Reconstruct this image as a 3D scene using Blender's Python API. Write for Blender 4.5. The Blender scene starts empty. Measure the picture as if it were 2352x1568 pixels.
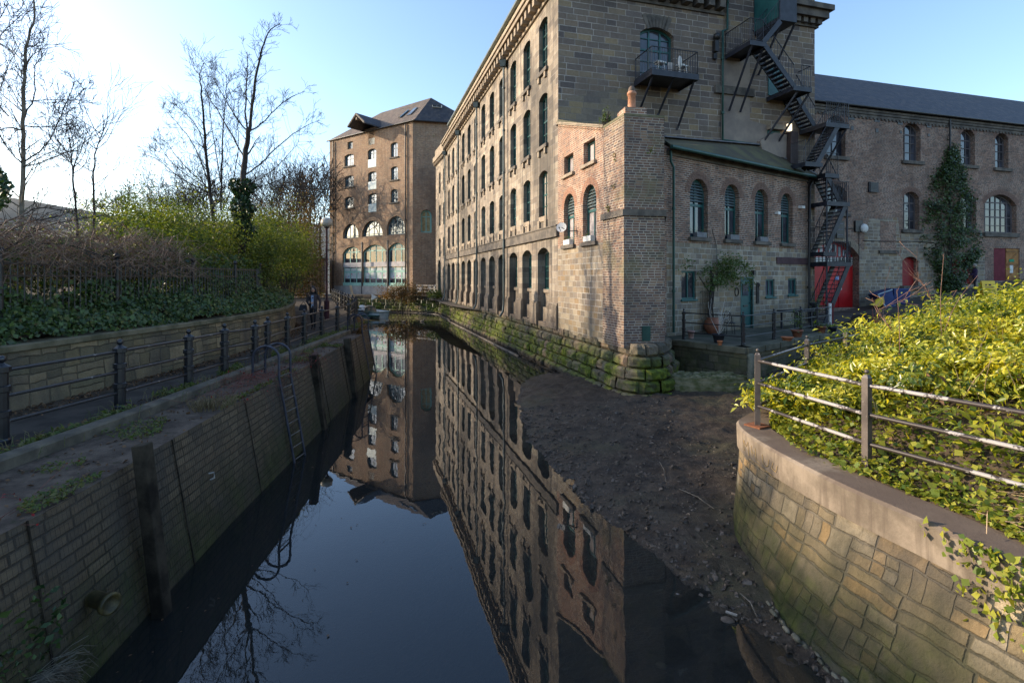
import bpy, math, random
import numpy as np
from math import sin, cos, pi, radians, atan2, sqrt, hypot
from mathutils import Vector, Matrix, noise
from mathutils.geometry import tessellate_polygon

# ------------------------------------------------------------------ camera, sky, sun, exposure
SC = bpy.context.scene
COL = SC.collection
EYE = 3.8
FPX = 1200.0           # focal length in reference pixels of a 2352 px wide picture
cam = bpy.data.cameras.new('camera')
co = bpy.data.objects.new('camera', cam); COL.objects.link(co)
cam.sensor_width = 36.0; cam.lens = FPX / 2352 * 36.0
cam.shift_y = -147.0 / 2352
cam.clip_start = 0.05; cam.clip_end = 3000
co.location = (0, 0, EYE); co.rotation_euler = (radians(90), 0, 0)
SC.camera = co

SUN_EL, SUN_AZ = 19.0, -79.0      # azimuth measured from +Y (view direction) clockwise
sdir = Vector((sin(radians(SUN_AZ)) * cos(radians(SUN_EL)), cos(radians(SUN_AZ)) * cos(radians(SUN_EL)), sin(radians(SUN_EL))))
w = bpy.data.worlds.new('World'); SC.world = w; w.use_nodes = True
nt = w.node_tree; bg = nt.nodes['Background']
sky = nt.nodes.new('ShaderNodeTexSky'); sky.sky_type = 'NISHITA'; sky.sun_disc = False
sky.sun_elevation = radians(SUN_EL); sky.sun_rotation = radians(SUN_AZ)
sky.air_density = 1.0; sky.dust_density = 1.2; sky.ozone_density = 2.3; sky.altitude = 20
nt.links.new(sky.outputs[0], bg.inputs[0]); bg.inputs[1].default_value = 0.15
sl = bpy.data.lights.new('sun', 'SUN'); sl.energy = 3.0; sl.angle = radians(0.6); sl.color = (1.0, 0.82, 0.59)
so = bpy.data.objects.new('sun', sl); COL.objects.link(so)
so.rotation_euler = (-sdir).to_track_quat('-Z', 'Y').to_euler()
SC.view_settings.view_transform = 'Standard'; SC.view_settings.look = 'None'
SC.view_settings.exposure = 1.3; SC.view_settings.gamma = 1.0
SC.render.engine = 'CYCLES'
SC.cycles.max_bounces = 6; SC.cycles.diffuse_bounces = 4; SC.cycles.glossy_bounces = 4
SC.cycles.transparent_max_bounces = 8; SC.cycles.transmission_bounces = 4
SC.cycles.use_denoising = True; SC.cycles.denoising_prefilter = 'NONE'; SC.cycles.denoising_input_passes = 'RGB_ALBEDO_NORMAL'; SC.cycles.use_adaptive_sampling = False
SC.cycles.caustics_reflective = False; SC.cycles.caustics_refractive = False
SC.cycles.sample_clamp_indirect = 4.0

rnd = random.Random(7)

# ------------------------------------------------------------------ helpers: scene graph
ORG = {}
def tag(o, label=None, cat=None, group=None, kind=None):
    if label: o['label'] = label
    if cat: o['category'] = cat
    if group: o['group'] = group
    if kind: o['kind'] = kind
    return o
def thing(name, loc, label, cat, group=None):
    o = bpy.data.objects.new(name, None); COL.objects.link(o)
    o.empty_display_size = 0.2
    o.location = loc; ORG[o.name] = Vector(loc)
    return tag(o, label, cat, group)
def link_mesh(me, name, parent=None, origin=None, label=None):
    """mesh verts are in world coordinates; parents are never rotated while building"""
    o = bpy.data.objects.new(name, me); COL.objects.link(o)
    if parent is not None:
        L = ORG[parent.name]; o.parent = parent
    elif origin is not None:
        L = Vector(origin); o.location = L
    else:
        L = Vector((0, 0, 0))
    if L.length > 0: me.transform(Matrix.Translation(-L))
    ORG[o.name] = L.copy()
    if label: o['label'] = label
    return o
def copy_tree(o, parent=None, loc=None, rz=None):
    c = o.copy(); COL.objects.link(c)
    if parent is not None: c.parent = parent
    if loc is not None: c.location = loc
    if rz is not None: c.rotation_euler.z = rz
    for ch in list(o.children):
        copy_tree(ch, c)
    return c

class MB:
    """mesh builder in world coordinates"""
    def __init__(s): s.v = []; s.f = []; s.uv = {}; s.smooth = set()
    def face(s, pts, uv=None, sm=False):
        b = len(s.v); s.v += [tuple(p) for p in pts]
        if uv is not None: s.uv[len(s.f)] = uv
        if sm: s.smooth.add(len(s.f))
        s.f.append(tuple(range(b, b + len(pts))))
    def mesh(s, verts, faces, sm=False):
        b = len(s.v); s.v += [tuple(p) for p in verts]
        for f in faces:
            if sm: s.smooth.add(len(s.f))
            s.f.append(tuple(b + i for i in f))
    def hexa(s, p):   # p: 8 points, bottom 4 ccw, top 4 ccw
        s.mesh(p, [(3, 2, 1, 0), (4, 5, 6, 7), (0, 1, 5, 4), (1, 2, 6, 5), (2, 3, 7, 6), (3, 0, 4, 7)])
    def box(s, c, size, rz=0.0, top=1.0):
        x, y, z = size[0] / 2, size[1] / 2, size[2] / 2
        P = []
        for zz, k in ((-z, 1.0), (z, top)):
            for a, b in ((-x, -y), (x, -y), (x, y), (-x, y)):
                a *= k; b *= k
                P.append((c[0] + a * cos(rz) - b * sin(rz), c[1] + a * sin(rz) + b * cos(rz), c[2] + zz))
        s.hexa(P)
    def beam(s, a, b, w, h=None, up=(0, 0, 1)):
        a = Vector(a); b = Vector(b); h = h or w
        d = (b - a).normalized(); u = Vector(up)
        if abs(d.dot(u)) > .98: u = Vector((1, 0, 0))
        r = d.cross(u).normalized() * w / 2; u = r.cross(d).normalized() * h / 2
        s.hexa([a - r - u, a + r - u, b + r - u, b - r - u, a - r + u, a + r + u, b + r + u, b - r + u])
    def tube(s, pts, rad, n=8, cap=True, sm=True):
        pts = [Vector(p) for p in pts]
        if not isinstance(rad, (list, tuple)): rad = [rad] * len(pts)
        V = []; ref = None
        for i, p in enumerate(pts):
            if i == 0: d = pts[1] - p
            elif i == len(pts) - 1: d = p - pts[-2]
            else: d = (pts[i + 1] - p).normalized() + (p - pts[i - 1]).normalized()
            if d.length < 1e-9: d = Vector((0, 0, 1))
            d.normalize()
            if ref is None:
                ref = Vector((0, 0, 1)) if abs(d.z) < .9 else Vector((1, 0, 0))
            a = d.cross(ref)
            if a.length < 1e-4: ref = Vector((0, 1, 0)) if abs(d.y) < .9 else Vector((1, 0, 0)); a = d.cross(ref)
            a.normalize(); b = d.cross(a).normalized(); ref = b.cross(d) if False else ref
            for k in range(n):
                t = 2 * pi * k / n
                V.append(p + (a * cos(t) + b * sin(t)) * rad[i])
        F = []
        for i in range(len(pts) - 1):
            for k in range(n):
                F.append((i * n + k, i * n + (k + 1) % n, (i + 1) * n + (k + 1) % n, (i + 1) * n + k))
        s.mesh(V, F, sm)
        if cap and n > 3:
            s.mesh(V[:n], [tuple(range(n - 1, -1, -1))]); s.mesh(V[-n:], [tuple(range(n))])
    def lathe(s, c, prof, n=12, sm=True):
        V = []
        for r, z in prof:
            for k in range(n):
                V.append((c[0] + r * cos(2 * pi * k / n), c[1] + r * sin(2 * pi * k / n), c[2] + z))
        F = []
        for i in range(len(prof) - 1):
            for k in range(n):
                F.append((i * n + k, i * n + (k + 1) % n, (i + 1) * n + (k + 1) % n, (i + 1) * n + k))
        s.mesh(V, F, sm)
        s.mesh(V[:n], [tuple(range(n - 1, -1, -1))]); s.mesh(V[-n:], [tuple(range(n))])
    def ball(s, c, r, n=8, sq=(1, 1, 1)):
        V = []; m = max(4, n // 2 + 1)
        for i in range(m + 1):
            th = pi * i / m
            for k in range(n):
                V.append((c[0] + r * sq[0] * sin(th) * cos(2 * pi * k / n), c[1] + r * sq[1] * sin(th) * sin(2 * pi * k / n), c[2] + r * sq[2] * cos(th)))
        F = []
        for i in range(m):
            for k in range(n):
                F.append((i * n + k, (i + 1) * n + k, (i + 1) * n + (k + 1) % n, i * n + (k + 1) % n))
        s.mesh(V, F, True)
    def build(s, name, mat, parent=None, origin=None, label=None, bevel=0):
        me = bpy.data.meshes.new(name)
        me.from_pydata(s.v, [], s.f)
        uvl = me.uv_layers.new(name='UVMap')
        me.update()
        for p in me.polygons:
            cu = s.uv.get(p.index)
            if p.index in s.smooth: p.use_smooth = True
            n = p.normal
            if cu is not None:
                for li, q in zip(p.loop_indices, cu): uvl.data[li].uv = q
            else:
                if abs(n.z) > .75:
                    for li in p.loop_indices:
                        q = s.v[me.loops[li].vertex_index]; uvl.data[li].uv = (q[0], q[1])
                else:
                    L = hypot(n.x, n.y) or 1; tx, ty = -n.y / L, n.x / L
                    for li in p.loop_indices:
                        q = s.v[me.loops[li].vertex_index]; uvl.data[li].uv = (q[0] * tx + q[1] * ty, q[2])
        if mat is not None: me.materials.append(mat)
        if origin is None and parent is None and s.v:
            a = np.array(s.v); origin = (float((a[:, 0].min() + a[:, 0].max()) / 2), float((a[:, 1].min() + a[:, 1].max()) / 2), float(a[:, 2].min()))
        o = link_mesh(me, name, parent, origin, label)
        if bevel:
            md = o.modifiers.new('bevel', 'BEVEL'); md.width = bevel; md.segments = 2; md.limit_method = 'ANGLE'; md.angle_limit = radians(40)
        return o

# pixel -> world helpers (reference frame 2352 x 1568, horizon at y=637)
def at(px, py, Y): return Vector(((px - 1176) / FPX * Y, Y, EYE - (py - 637) / FPX * Y))
def onz(px, py, Z):
    Y = (EYE - Z) * FPX / (py - 637); return Vector(((px - 1176) / FPX * Y, Y, Z))
def zoomer(x0, y0, sc):     # zoomed crops of the 3840 px photo -> reference pixels
    return lambda x, y: ((x0 + x / sc) * .6125, (y0 + y / sc) * .6125)

class Wall:
    def __init__(s, O, d, flip=1):
        s.O = Vector((O[0], O[1])); s.d = Vector((d[0], d[1])).normalized()
        s.n = Vector((s.d.y, -s.d.x)) * flip          # outward
    def P(s, u, z, p=0.0):
        q = s.O + s.d * u + s.n * p
        return Vector((q.x, q.y, z))
    def u_at(s, px, p=0.0):
        k = (px - 1176) / FPX; o = s.O + s.n * p
        return (k * o.y - o.x) / (s.d.x - k * s.d.y)
    def uz(s, px, py, p=0.0):
        u = s.u_at(px, p); q = s.P(u, 0, p)
        return u, EYE - (py - 637) / FPX * q.y
    def box(s, M, u0, u1, z0, z1, p0, p1):
        q = [s.P(u0, z0, p0), s.P(u1, z0, p0), s.P(u1, z0, p1), s.P(u0, z0, p1),
             s.P(u0, z1, p0), s.P(u1, z1, p0), s.P(u1, z1, p1), s.P(u0, z1, p1)]
        M.hexa(q)
    def skin(s, name, outline, ops, depth, mat, parent, label=None, back=None, p=0.0):
        """outline: [(u,z)]; ops: list of loops; reveals go in by depth"""
        M = MB()
        loops = [outline] + ops
        tri = tessellate_polygon([[Vector((a, b, 0)) for a, b in l] for l in loops])
        flat = [q for l in loops for q in l]
        b = len(M.v)
        for t in tri:
            pts = [flat[i] for i in t]
            ar = (pts[1][0] - pts[0][0]) * (pts[2][1] - pts[0][1]) - (pts[2][0] - pts[0][0]) * (pts[1][1] - pts[0][1])
            if abs(ar) < 1e-7: continue
            if ar < 0: pts = pts[::-1]
            M.face([s.P(a, z, p) for a, z in pts], uv=[(a, z) for a, z in pts])
        ds = depth if isinstance(depth, (list, tuple)) else [depth] * len(ops)
        for l, dd in zip(ops, ds):
            n = len(l)
            for i in range(n):
                a, c = l[i], l[(i + 1) % n]
                if abs(a[0] - c[0]) < abs(a[1] - c[1]):
                    uv = [(a[0], a[1]), (c[0], c[1]), (c[0] + dd, c[1]), (a[0] + dd, a[1])]
                else:
                    uv = [(a[0], a[1]), (c[0], c[1]), (c[0], c[1] + dd), (a[0], a[1] + dd)]
                M.face([s.P(a[0], a[1], p), s.P(c[0], c[1], p), s.P(c[0], c[1], p - dd), s.P(a[0], a[1], p - dd)], uv=uv)
        return M.build(name, mat, parent, label=label)

def arch(u0, u1, z0, z1, rise, n=9):
    """loop of an opening with a segmental top (apex z1)"""
    w = u1 - u0; r = max(1e-3, rise)
    R = (w * w / 4 + r * r) / (2 * r); cu = (u0 + u1) / 2; cz = z1 - R
    a = math.asin(min(1, w / 2 / R))
    if r > w / 2 - 1e-6: a = pi / 2; R = w / 2; cz = z1 - R
    pts = [(u0, z0), (u1, z0)]
    for i in range(n + 1):
        t = a - 2 * a * i / n
        pts.append((cu + R * sin(t), cz + R * cos(t)))
    return pts
def rect(u0, u1, z0, z1): return [(u0, z0), (u1, z0), (u1, z1), (u0, z1)]
def inset(l, k, cu=None):
    us = [a for a, b in l]; zs = [b for a, b in l]
    cu = (min(us) + max(us)) / 2; cz = (min(zs) + max(zs)) / 2
    hu = (max(us) - min(us)) / 2; hz = (max(zs) - min(zs)) / 2
    return [(cu + (a - cu) * (hu - k) / hu, cz + (b - cz) * (hz - k) / hz) for a, b in l]
def top_at(l, u):
    """height of loop's upper edge at u"""
    best = -1e9
    for i in range(len(l)):
        a, c = l[i], l[(i + 1) % len(l)]
        lo, hi = min(a[0], c[0]), max(a[0], c[0])
        if hi - lo > 1e-6 and lo - 1e-6 <= u <= hi + 1e-6:
            t = (u - a[0]) / (c[0] - a[0]); best = max(best, a[1] + t * (c[1] - a[1]))
    return best

def window(W, loop, d, parent, glass, fmat, vs=(), hs=(), fw=.07, mw=.035, sill=None, smat=None, label=None, thick=(), name='window', nosub=False):
    """glass pane + child frame (+ sill). vs/hs: fractional mullion positions; thick: indices drawn thicker"""
    us = [a for a, b in loop]; zs = [b for a, b in loop]
    u0, u1, z0, z1 = min(us), max(us), min(zs), max(zs)
    G = MB(); G.face([W.P(a, z, -d) for a, z in loop])
    g = G.build(name, glass, parent, label=label)
    F = MB(); ins = inset(loop, fw); n = len(loop)
    pf, pb = -d + .05, -d + .006
    for i in range(n):
        a, b, c, e = loop[i], loop[(i + 1) % n], ins[(i + 1) % n], ins[i]
        F.face([W.P(a[0], a[1], pf), W.P(b[0], b[1], pf), W.P(c[0], c[1], pf), W.P(e[0], e[1], pf)])
        F.face([W.P(e[0], e[1], pf), W.P(c[0], c[1], pf), W.P(c[0], c[1], pb), W.P(e[0], e[1], pb)])
    for i, v in enumerate(vs):
        u = u0 + (u1 - u0) * v; m = mw * (2 if ('v', i) in thick else 1)
        W.box(F, u - m / 2, u + m / 2, z0 + fw * .5, top_at(loop, u) - fw * .6, pb, pf - .008)
    for i, h in enumerate(hs):
        z = z0 + (z1 - z0) * h; m = mw * (2 if ('h', i) in thick else 1)
        # horizontal extent limited by arch
        a, b = u0 + fw * .5, u1 - fw * .5
        while a < b and top_at(loop, a) < z + m: a += .02; b -= .02
        W.box(F, a, b, z - m / 2, z + m / 2, pb, pf - .012)
    F.build('frame', fmat, g)
    if sill:
        S = MB(); ov, hh, pr = sill
        W.box(S, u0 - ov, u1 + ov, z0 - hh, z0 + .003, -d + .06, pr)
        S.build('sill', smat, g if not nosub else parent, bevel=.012)
    return g

# ------------------------------------------------------------------ materials
class NB:
    def __init__(s, name):
        s.m = bpy.data.materials.new(name); s.m.use_nodes = True; s.t = s.m.node_tree
        s.t.nodes.clear()
        s.out = s.t.nodes.new('ShaderNodeOutputMaterial')
    def n(s, typ, **kw):
        nd = s.t.nodes.new(typ)
        for k, v in kw.items(): setattr(nd, k, v)
        return nd
    def l(s, a, b): s.t.links.new(a, b)
    def put(s, sock, v):
        if isinstance(v, bpy.types.NodeSocket): s.l(v, sock)
        elif v is not None: sock.default_value = v
    def math(s, op, a, b=None, c=None, clamp=False):
        nd = s.n('ShaderNodeMath', operation=op); nd.use_clamp = clamp
        s.put(nd.inputs[0], a); s.put(nd.inputs[1], b)
        if c is not None: s.put(nd.inputs[2], c)
        return nd.outputs[0]
    def mix(s, f, a, b, mode='MIX'):
        nd = s.n('ShaderNodeMix', data_type='RGBA', blend_type=mode)
        s.put(nd.inputs[0], f)
        s.put(nd.inputs[6], a if isinstance(a, bpy.types.NodeSocket) else (*a, 1)); s.put(nd.inputs[7], b if isinstance(b, bpy.types.NodeSocket) else (*b, 1))
        return nd.outputs[2]
    def ramp(s, f, stops, interp='LINEAR'):
        nd = s.n('ShaderNodeValToRGB'); cr = nd.color_ramp; cr.interpolation = interp
        while len(cr.elements) < len(stops): cr.elements.new(.5)
        for e, (p, c) in zip(cr.elements, stops):
            e.position = p; e.color = (*c, 1) if len(c) == 3 else c
        s.put(nd.inputs[0], f); return nd.outputs[0]
    def noise(s, vec, scale, det=4, rough=.6, dim='3D', out=0):
        nd = s.n('ShaderNodeTexNoise', noise_dimensions=dim); nd.inputs['Scale'].default_value = scale
        nd.inputs['Detail'].default_value = det; nd.inputs['Roughness'].default_value = rough
        if vec is not None: s.l(vec, nd.inputs['Vector'])
        return nd.outputs[out]
    def mr(s, v, a, b, c=0.0, d=1.0, smooth=True):
        nd = s.n('ShaderNodeMapRange', interpolation_type='SMOOTHSTEP' if smooth else 'LINEAR')
        s.put(nd.inputs[0], v); nd.inputs[1].default_value = a; nd.inputs[2].default_value = b
        nd.inputs[3].default_value = c; nd.inputs[4].default_value = d
        return nd.outputs[0]
    def pos(s): return s.n('ShaderNodeNewGeometry').outputs['Position']
    def uv(s): return s.n('ShaderNodeUVMap').outputs[0]
    def sep(s, v): nd = s.n('ShaderNodeSeparateXYZ'); s.l(v, nd.inputs[0]); return nd.outputs
    def comb(s, x, y, z=0.0):
        nd = s.n('ShaderNodeCombineXYZ'); s.put(nd.inputs[0], x); s.put(nd.inputs[1], y); s.put(nd.inputs[2], z); return nd.outputs[0]
    def vmul(s, v, k):
        nd = s.n('ShaderNodeVectorMath', operation='MULTIPLY'); s.put(nd.inputs[0], v); nd.inputs[1].default_value = k; return nd.outputs[0]
    def vadd(s, a, b):
        nd = s.n('ShaderNodeVectorMath', operation='ADD'); s.put(nd.inputs[0], a); s.put(nd.inputs[1], b); return nd.outputs[0]
    def bump(s, h, strength=.5, dist=.02):
        nd = s.n('ShaderNodeBump'); nd.inputs['Strength'].default_value = strength; nd.inputs['Distance'].default_value = dist
        s.l(h, nd.inputs['Height']); return nd.outputs[0]
    def pbsdf(s, col, rough=.8, normal=None, metal=0.0, spec=.4, **kw):
        nd = s.n('ShaderNodeBsdfPrincipled')
        s.put(nd.inputs['Base Color'], col if isinstance(col, bpy.types.NodeSocket) else (*col, 1)); s.put(nd.inputs['Roughness'], rough)
        s.put(nd.inputs['Metallic'], metal); nd.inputs['Specular IOR Level'].default_value = spec
        if normal is not None: s.l(normal, nd.inputs['Normal'])
        for k, v in kw.items(): s.put(nd.inputs[k], v)
        return nd.outputs[0]
    def done(s, surf): s.l(surf, s.out.inputs[0]); return s.m

def plain(name, c1, c2, scale=3.0, rough=.8, bump=.3, dist=.01, metal=0.0, spec=.4, det=5, bscale=None, lo=.35, hi=.65):
    if name in bpy.data.materials: return bpy.data.materials[name]
    b = NB(name); p = b.pos()
    f = b.mr(b.noise(p, scale, det), lo, hi)
    nm = b.bump(b.noise(p, bscale or scale * 6, 5), bump, dist)
    return b.done(b.pbsdf(b.mix(f, c1, c2), rough, nm, metal, spec))

def masonry(name, bw, bh, mw, cols, mortar, soot=(.06, .055, .05), sootamt=.5, sootscale=.5, moss=None, jit=.012, vary=.5, bump=.6, dist=.015,
            mortar_dark=0.0, facerough=.25, rough=.9, stretch=(1, 1, .45), streak=.0, patch=None, damp=None, rub=None):
    """courses of brick or stone from wall uv in metres"""
    b = NB(name); uv = b.uv(); p = b.pos()
    dn = b.n('ShaderNodeTexNoise'); dn.inputs['Scale'].default_value = 2.2; dn.inputs['Detail'].default_value = 3
    b.l(p, dn.inputs['Vector'])
    off = b.vmul(b.vadd(dn.outputs['Color'], (-.5, -.5, -.5)), (jit * 4, jit * 4, 0))
    q = b.sep(b.vadd(uv, off))
    v = b.math('DIVIDE', q[1], bh); row = b.math('FLOOR', v); fv = b.math('FRACT', v)
    wn = b.n('ShaderNodeTexWhiteNoise', noise_dimensions='1D'); b.l(row, wn.inputs['W'])
    rr = wn.outputs['Value']
    wrow = b.math('MULTIPLY', b.math('ADD', b.math('MULTIPLY', rr, vary), 1 - vary / 2), bw)
    hf = b.math('MULTIPLY', b.math('MODULO', row, 2.0), .5)
    u = b.math('ADD', b.math('DIVIDE', q[0], wrow), b.math('ADD', hf, b.math('MULTIPLY', rr, 3.7 * vary)))
    colm = b.math('FLOOR', u); fu = b.math('FRACT', u)
    w2 = b.n('ShaderNodeTexWhiteNoise', noise_dimensions='2D'); b.l(b.comb(colm, row), w2.inputs['Vector'])
    du = b.math('MULTIPLY', b.math('MINIMUM', fu, b.math('SUBTRACT', 1.0, fu)), bw)
    dv = b.math('MULTIPLY', b.math('MINIMUM', fv, b.math('SUBTRACT', 1.0, fv)), bh)
    dd = b.math('MINIMUM', du, dv)
    rag = b.math('MULTIPLY', b.noise(p, 30 / max(bh, .05) * .15, 3), mw * 1.3)
    edge = b.mr(b.math('ADD', dd, b.math('MULTIPLY', rag, -1.0)), -mw * .2, mw * .55)
    rv = w2.outputs['Value']
    if rub:
        # random rubble: cells of a coarse bond split at random into one, two or four stones
        nu = b.math('ADD', 1.0, b.math('GREATER_THAN', w2.outputs['Value'], .45)); r3 = b.sep(w2.outputs['Color'])
        nv = b.math('ADD', 1.0, b.math('GREATER_THAN', r3[1], rub))
        uu = b.math('MULTIPLY', fu, nu); vv = b.math('MULTIPLY', fv, nv); fu2 = b.math('FRACT', uu); fv2 = b.math('FRACT', vv)
        cu_ = b.math('ADD', b.math('MULTIPLY', colm, 2.0), b.math('FLOOR', uu)); cv_ = b.math('ADD', b.math('MULTIPLY', row, 2.0), b.math('FLOOR', vv))
        w4 = b.n('ShaderNodeTexWhiteNoise', noise_dimensions='2D'); b.l(b.comb(cu_, cv_), w4.inputs['Vector']); rv = w4.outputs['Value']
        du = b.math('DIVIDE', b.math('MULTIPLY', b.math('MINIMUM', fu2, b.math('SUBTRACT', 1.0, fu2)), bw), nu)
        dv = b.math('DIVIDE', b.math('MULTIPLY', b.math('MINIMUM', fv2, b.math('SUBTRACT', 1.0, fv2)), bh), nv)
        rag2 = b.math('MULTIPLY', b.math('SUBTRACT', b.noise(p, 7, 4, .65), .4), mw * 2.6)
        edge = b.mr(b.math('ADD', b.math('MINIMUM', du, dv), b.math('MULTIPLY', rag2, -1.0)), 0.0, mw)
    k = len(cols)
    stops = [((i + .5) / k, c) for i, c in enumerate(cols)]
    c = b.ramp(rv, stops, 'LINEAR')
    fine = b.noise(p, 9.0, 6, .7)
    c = b.mix(b.mr(fine, .3, .75, 0, .55), c, b.mix(1.0, c, (.62, .58, .52), 'MULTIPLY'))
    mort = b.mix(b.mr(b.noise(p, 1.1, 3), .4, .6), mortar, tuple(x * .6 for x in mortar))
    c = b.mix(edge, mort, c)
    # soot and weather stains
    sp = b.vmul(p, stretch)
    s1 = b.noise(sp, sootscale, 6, .62)
    c = b.mix(b.mr(s1, .43, .68, 0, sootamt), c, b.mix(.82, c, soot))
    if streak:
        st = b.noise(b.vmul(p, (3.0, 3.0, .16)), 1.4, 4, .6)
        c = b.mix(b.mr(st, .45, .72, 0, streak), c, b.mix(.85, c, soot))
    if patch:
        pc, ps, lo, hi, am = patch
        c = b.mix(b.mr(b.noise(p, ps, 4), lo, hi, 0, am), c, pc)
    z = b.sep(p)[2]
    if damp:
        z0, z1, amt, dc = damp
        f = b.math('MULTIPLY', b.mr(b.math('ADD', z, b.math('MULTIPLY', b.noise(p, 1.2, 4), 1.0)), z0 + .5, z1 + .5, 1, 0), amt)
        c = b.mix(f, c, b.mix(.9, c, dc))
    if moss:
        z0, z1, amt, mc = moss
        mz = b.mr(z, z0, z1, 1, 0)
        mn = b.mr(b.math('ADD', b.noise(p, 1.3, 6, .7), b.math('MULTIPLY', b.noise(p, 9, 3), .25)), .5, .74)
        mm = b.math('MULTIPLY', b.math('MULTIPLY', mz, mn), amt)
        gc = b.mix(b.mr(b.noise(p, 4, 4), .35, .65), mc, tuple(x * .45 for x in mc))
        c = b.mix(mm, c, gc)
    h = b.math('ADD', b.math('MULTIPLY', edge, 1.0), b.math('MULTIPLY', b.noise(p, 22, 5, .7), facerough * 2))
    h = b.math('ADD', h, b.math('MULTIPLY', rv, facerough))
    nm = b.bump(h, bump, dist)
    return b.done(b.pbsdf(c, rough, nm, 0, .25))

# stone of the mill
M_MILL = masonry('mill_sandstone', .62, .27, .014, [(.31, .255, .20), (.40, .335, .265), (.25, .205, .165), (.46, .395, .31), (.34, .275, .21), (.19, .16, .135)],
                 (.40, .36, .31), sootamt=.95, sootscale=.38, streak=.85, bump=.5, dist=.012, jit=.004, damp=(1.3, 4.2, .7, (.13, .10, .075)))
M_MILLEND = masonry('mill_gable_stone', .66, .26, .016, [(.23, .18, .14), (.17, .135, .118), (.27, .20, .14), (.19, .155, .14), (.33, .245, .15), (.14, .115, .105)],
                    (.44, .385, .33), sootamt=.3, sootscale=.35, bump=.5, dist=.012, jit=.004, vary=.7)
M_TRIM = plain('sandstone_dressing', (.20, .165, .125), (.34, .27, .20), 2.2, .9, .4, .01, lo=.3, hi=.7)
M_TRIMD = plain('sooty_sandstone_dressing', (.075, .066, .058), (.16, .135, .11), 2.0, .9, .5, .012)
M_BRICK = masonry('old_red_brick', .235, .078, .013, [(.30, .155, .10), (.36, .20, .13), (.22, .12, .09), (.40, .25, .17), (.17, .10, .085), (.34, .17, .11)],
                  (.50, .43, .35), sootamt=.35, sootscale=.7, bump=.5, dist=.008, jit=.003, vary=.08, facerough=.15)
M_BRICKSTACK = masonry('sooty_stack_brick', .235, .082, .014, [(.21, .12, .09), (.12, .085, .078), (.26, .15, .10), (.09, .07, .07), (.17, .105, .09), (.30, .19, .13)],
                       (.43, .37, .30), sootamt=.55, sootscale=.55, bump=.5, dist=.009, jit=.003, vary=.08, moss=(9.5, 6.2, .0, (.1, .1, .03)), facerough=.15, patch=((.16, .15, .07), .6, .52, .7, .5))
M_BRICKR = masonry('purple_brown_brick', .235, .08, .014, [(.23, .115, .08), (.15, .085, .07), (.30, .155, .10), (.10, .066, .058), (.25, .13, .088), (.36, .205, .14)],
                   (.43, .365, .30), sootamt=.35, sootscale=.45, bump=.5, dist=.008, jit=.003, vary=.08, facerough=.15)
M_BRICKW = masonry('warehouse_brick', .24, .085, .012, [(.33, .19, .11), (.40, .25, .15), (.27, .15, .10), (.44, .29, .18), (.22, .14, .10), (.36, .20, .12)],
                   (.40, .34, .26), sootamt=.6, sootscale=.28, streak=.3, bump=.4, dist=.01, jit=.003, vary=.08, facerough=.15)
M_STONEL = masonry('lower_coursed_stone', .40, .215, .016, [(.27, .215, .155), (.19, .16, .135), (.34, .275, .20), (.31, .22, .13), (.23, .19, .16), (.38, .32, .24)],
                   (.47, .43, .37), sootamt=.3, sootscale=.6, bump=.6, dist=.014, jit=.006, vary=.7, damp=(1.0, 3.2, .55, (.10, .095, .06)))
M_RUBBLE = masonry('rubble_stone', .46, .225, .013, [(.33, .25, .145), (.22, .175, .115), (.39, .30, .19), (.44, .27, .11), (.28, .23, .16), (.46, .38, .27), (.30, .24, .17)],
                   (.23, .19, .14), sootamt=1.0, sootscale=1.1, bump=.8, dist=.035, jit=.028, vary=.9, facerough=.6, damp=(.5, 1.38, .96, (.032, .034, .018)), moss=(.1, 1.0, .9, (.05, .065, .014)), rub=.5, streak=.5)
M_LEFTST = masonry('path_wall_stone', .56, .28, .013, [(.19, .15, .085), (.13, .11, .07), (.24, .19, .115), (.29, .22, .13), (.16, .14, .085), (.21, .165, .105)],
                   (.14, .115, .075), sootamt=.9, sootscale=.9, bump=.8, dist=.03, jit=.03, vary=.8, facerough=.45, rub=.5)
M_TERR = masonry('mossy_terrace_stone', .55, .25, .016, [(.16, .135, .09), (.09, .08, .06), (.20, .17, .11), (.13, .12, .08), (.07, .065, .055), (.18, .15, .09)],
                 (.14, .13, .08), sootamt=.4, sootscale=.8, bump=.8, dist=.025, jit=.008, vary=.7, moss=(.2, 2.2, .8, (.07, .085, .02)))
M_PAVER = plain('terrace_flagstone', (.10, .10, .06), (.20, .18, .12), 2.0, .9, .4, .01)
M_RENDER = plain('old_lime_render', (.20, .165, .145), (.32, .26, .21), .7, .95, .4, .01, bscale=9)
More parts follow.
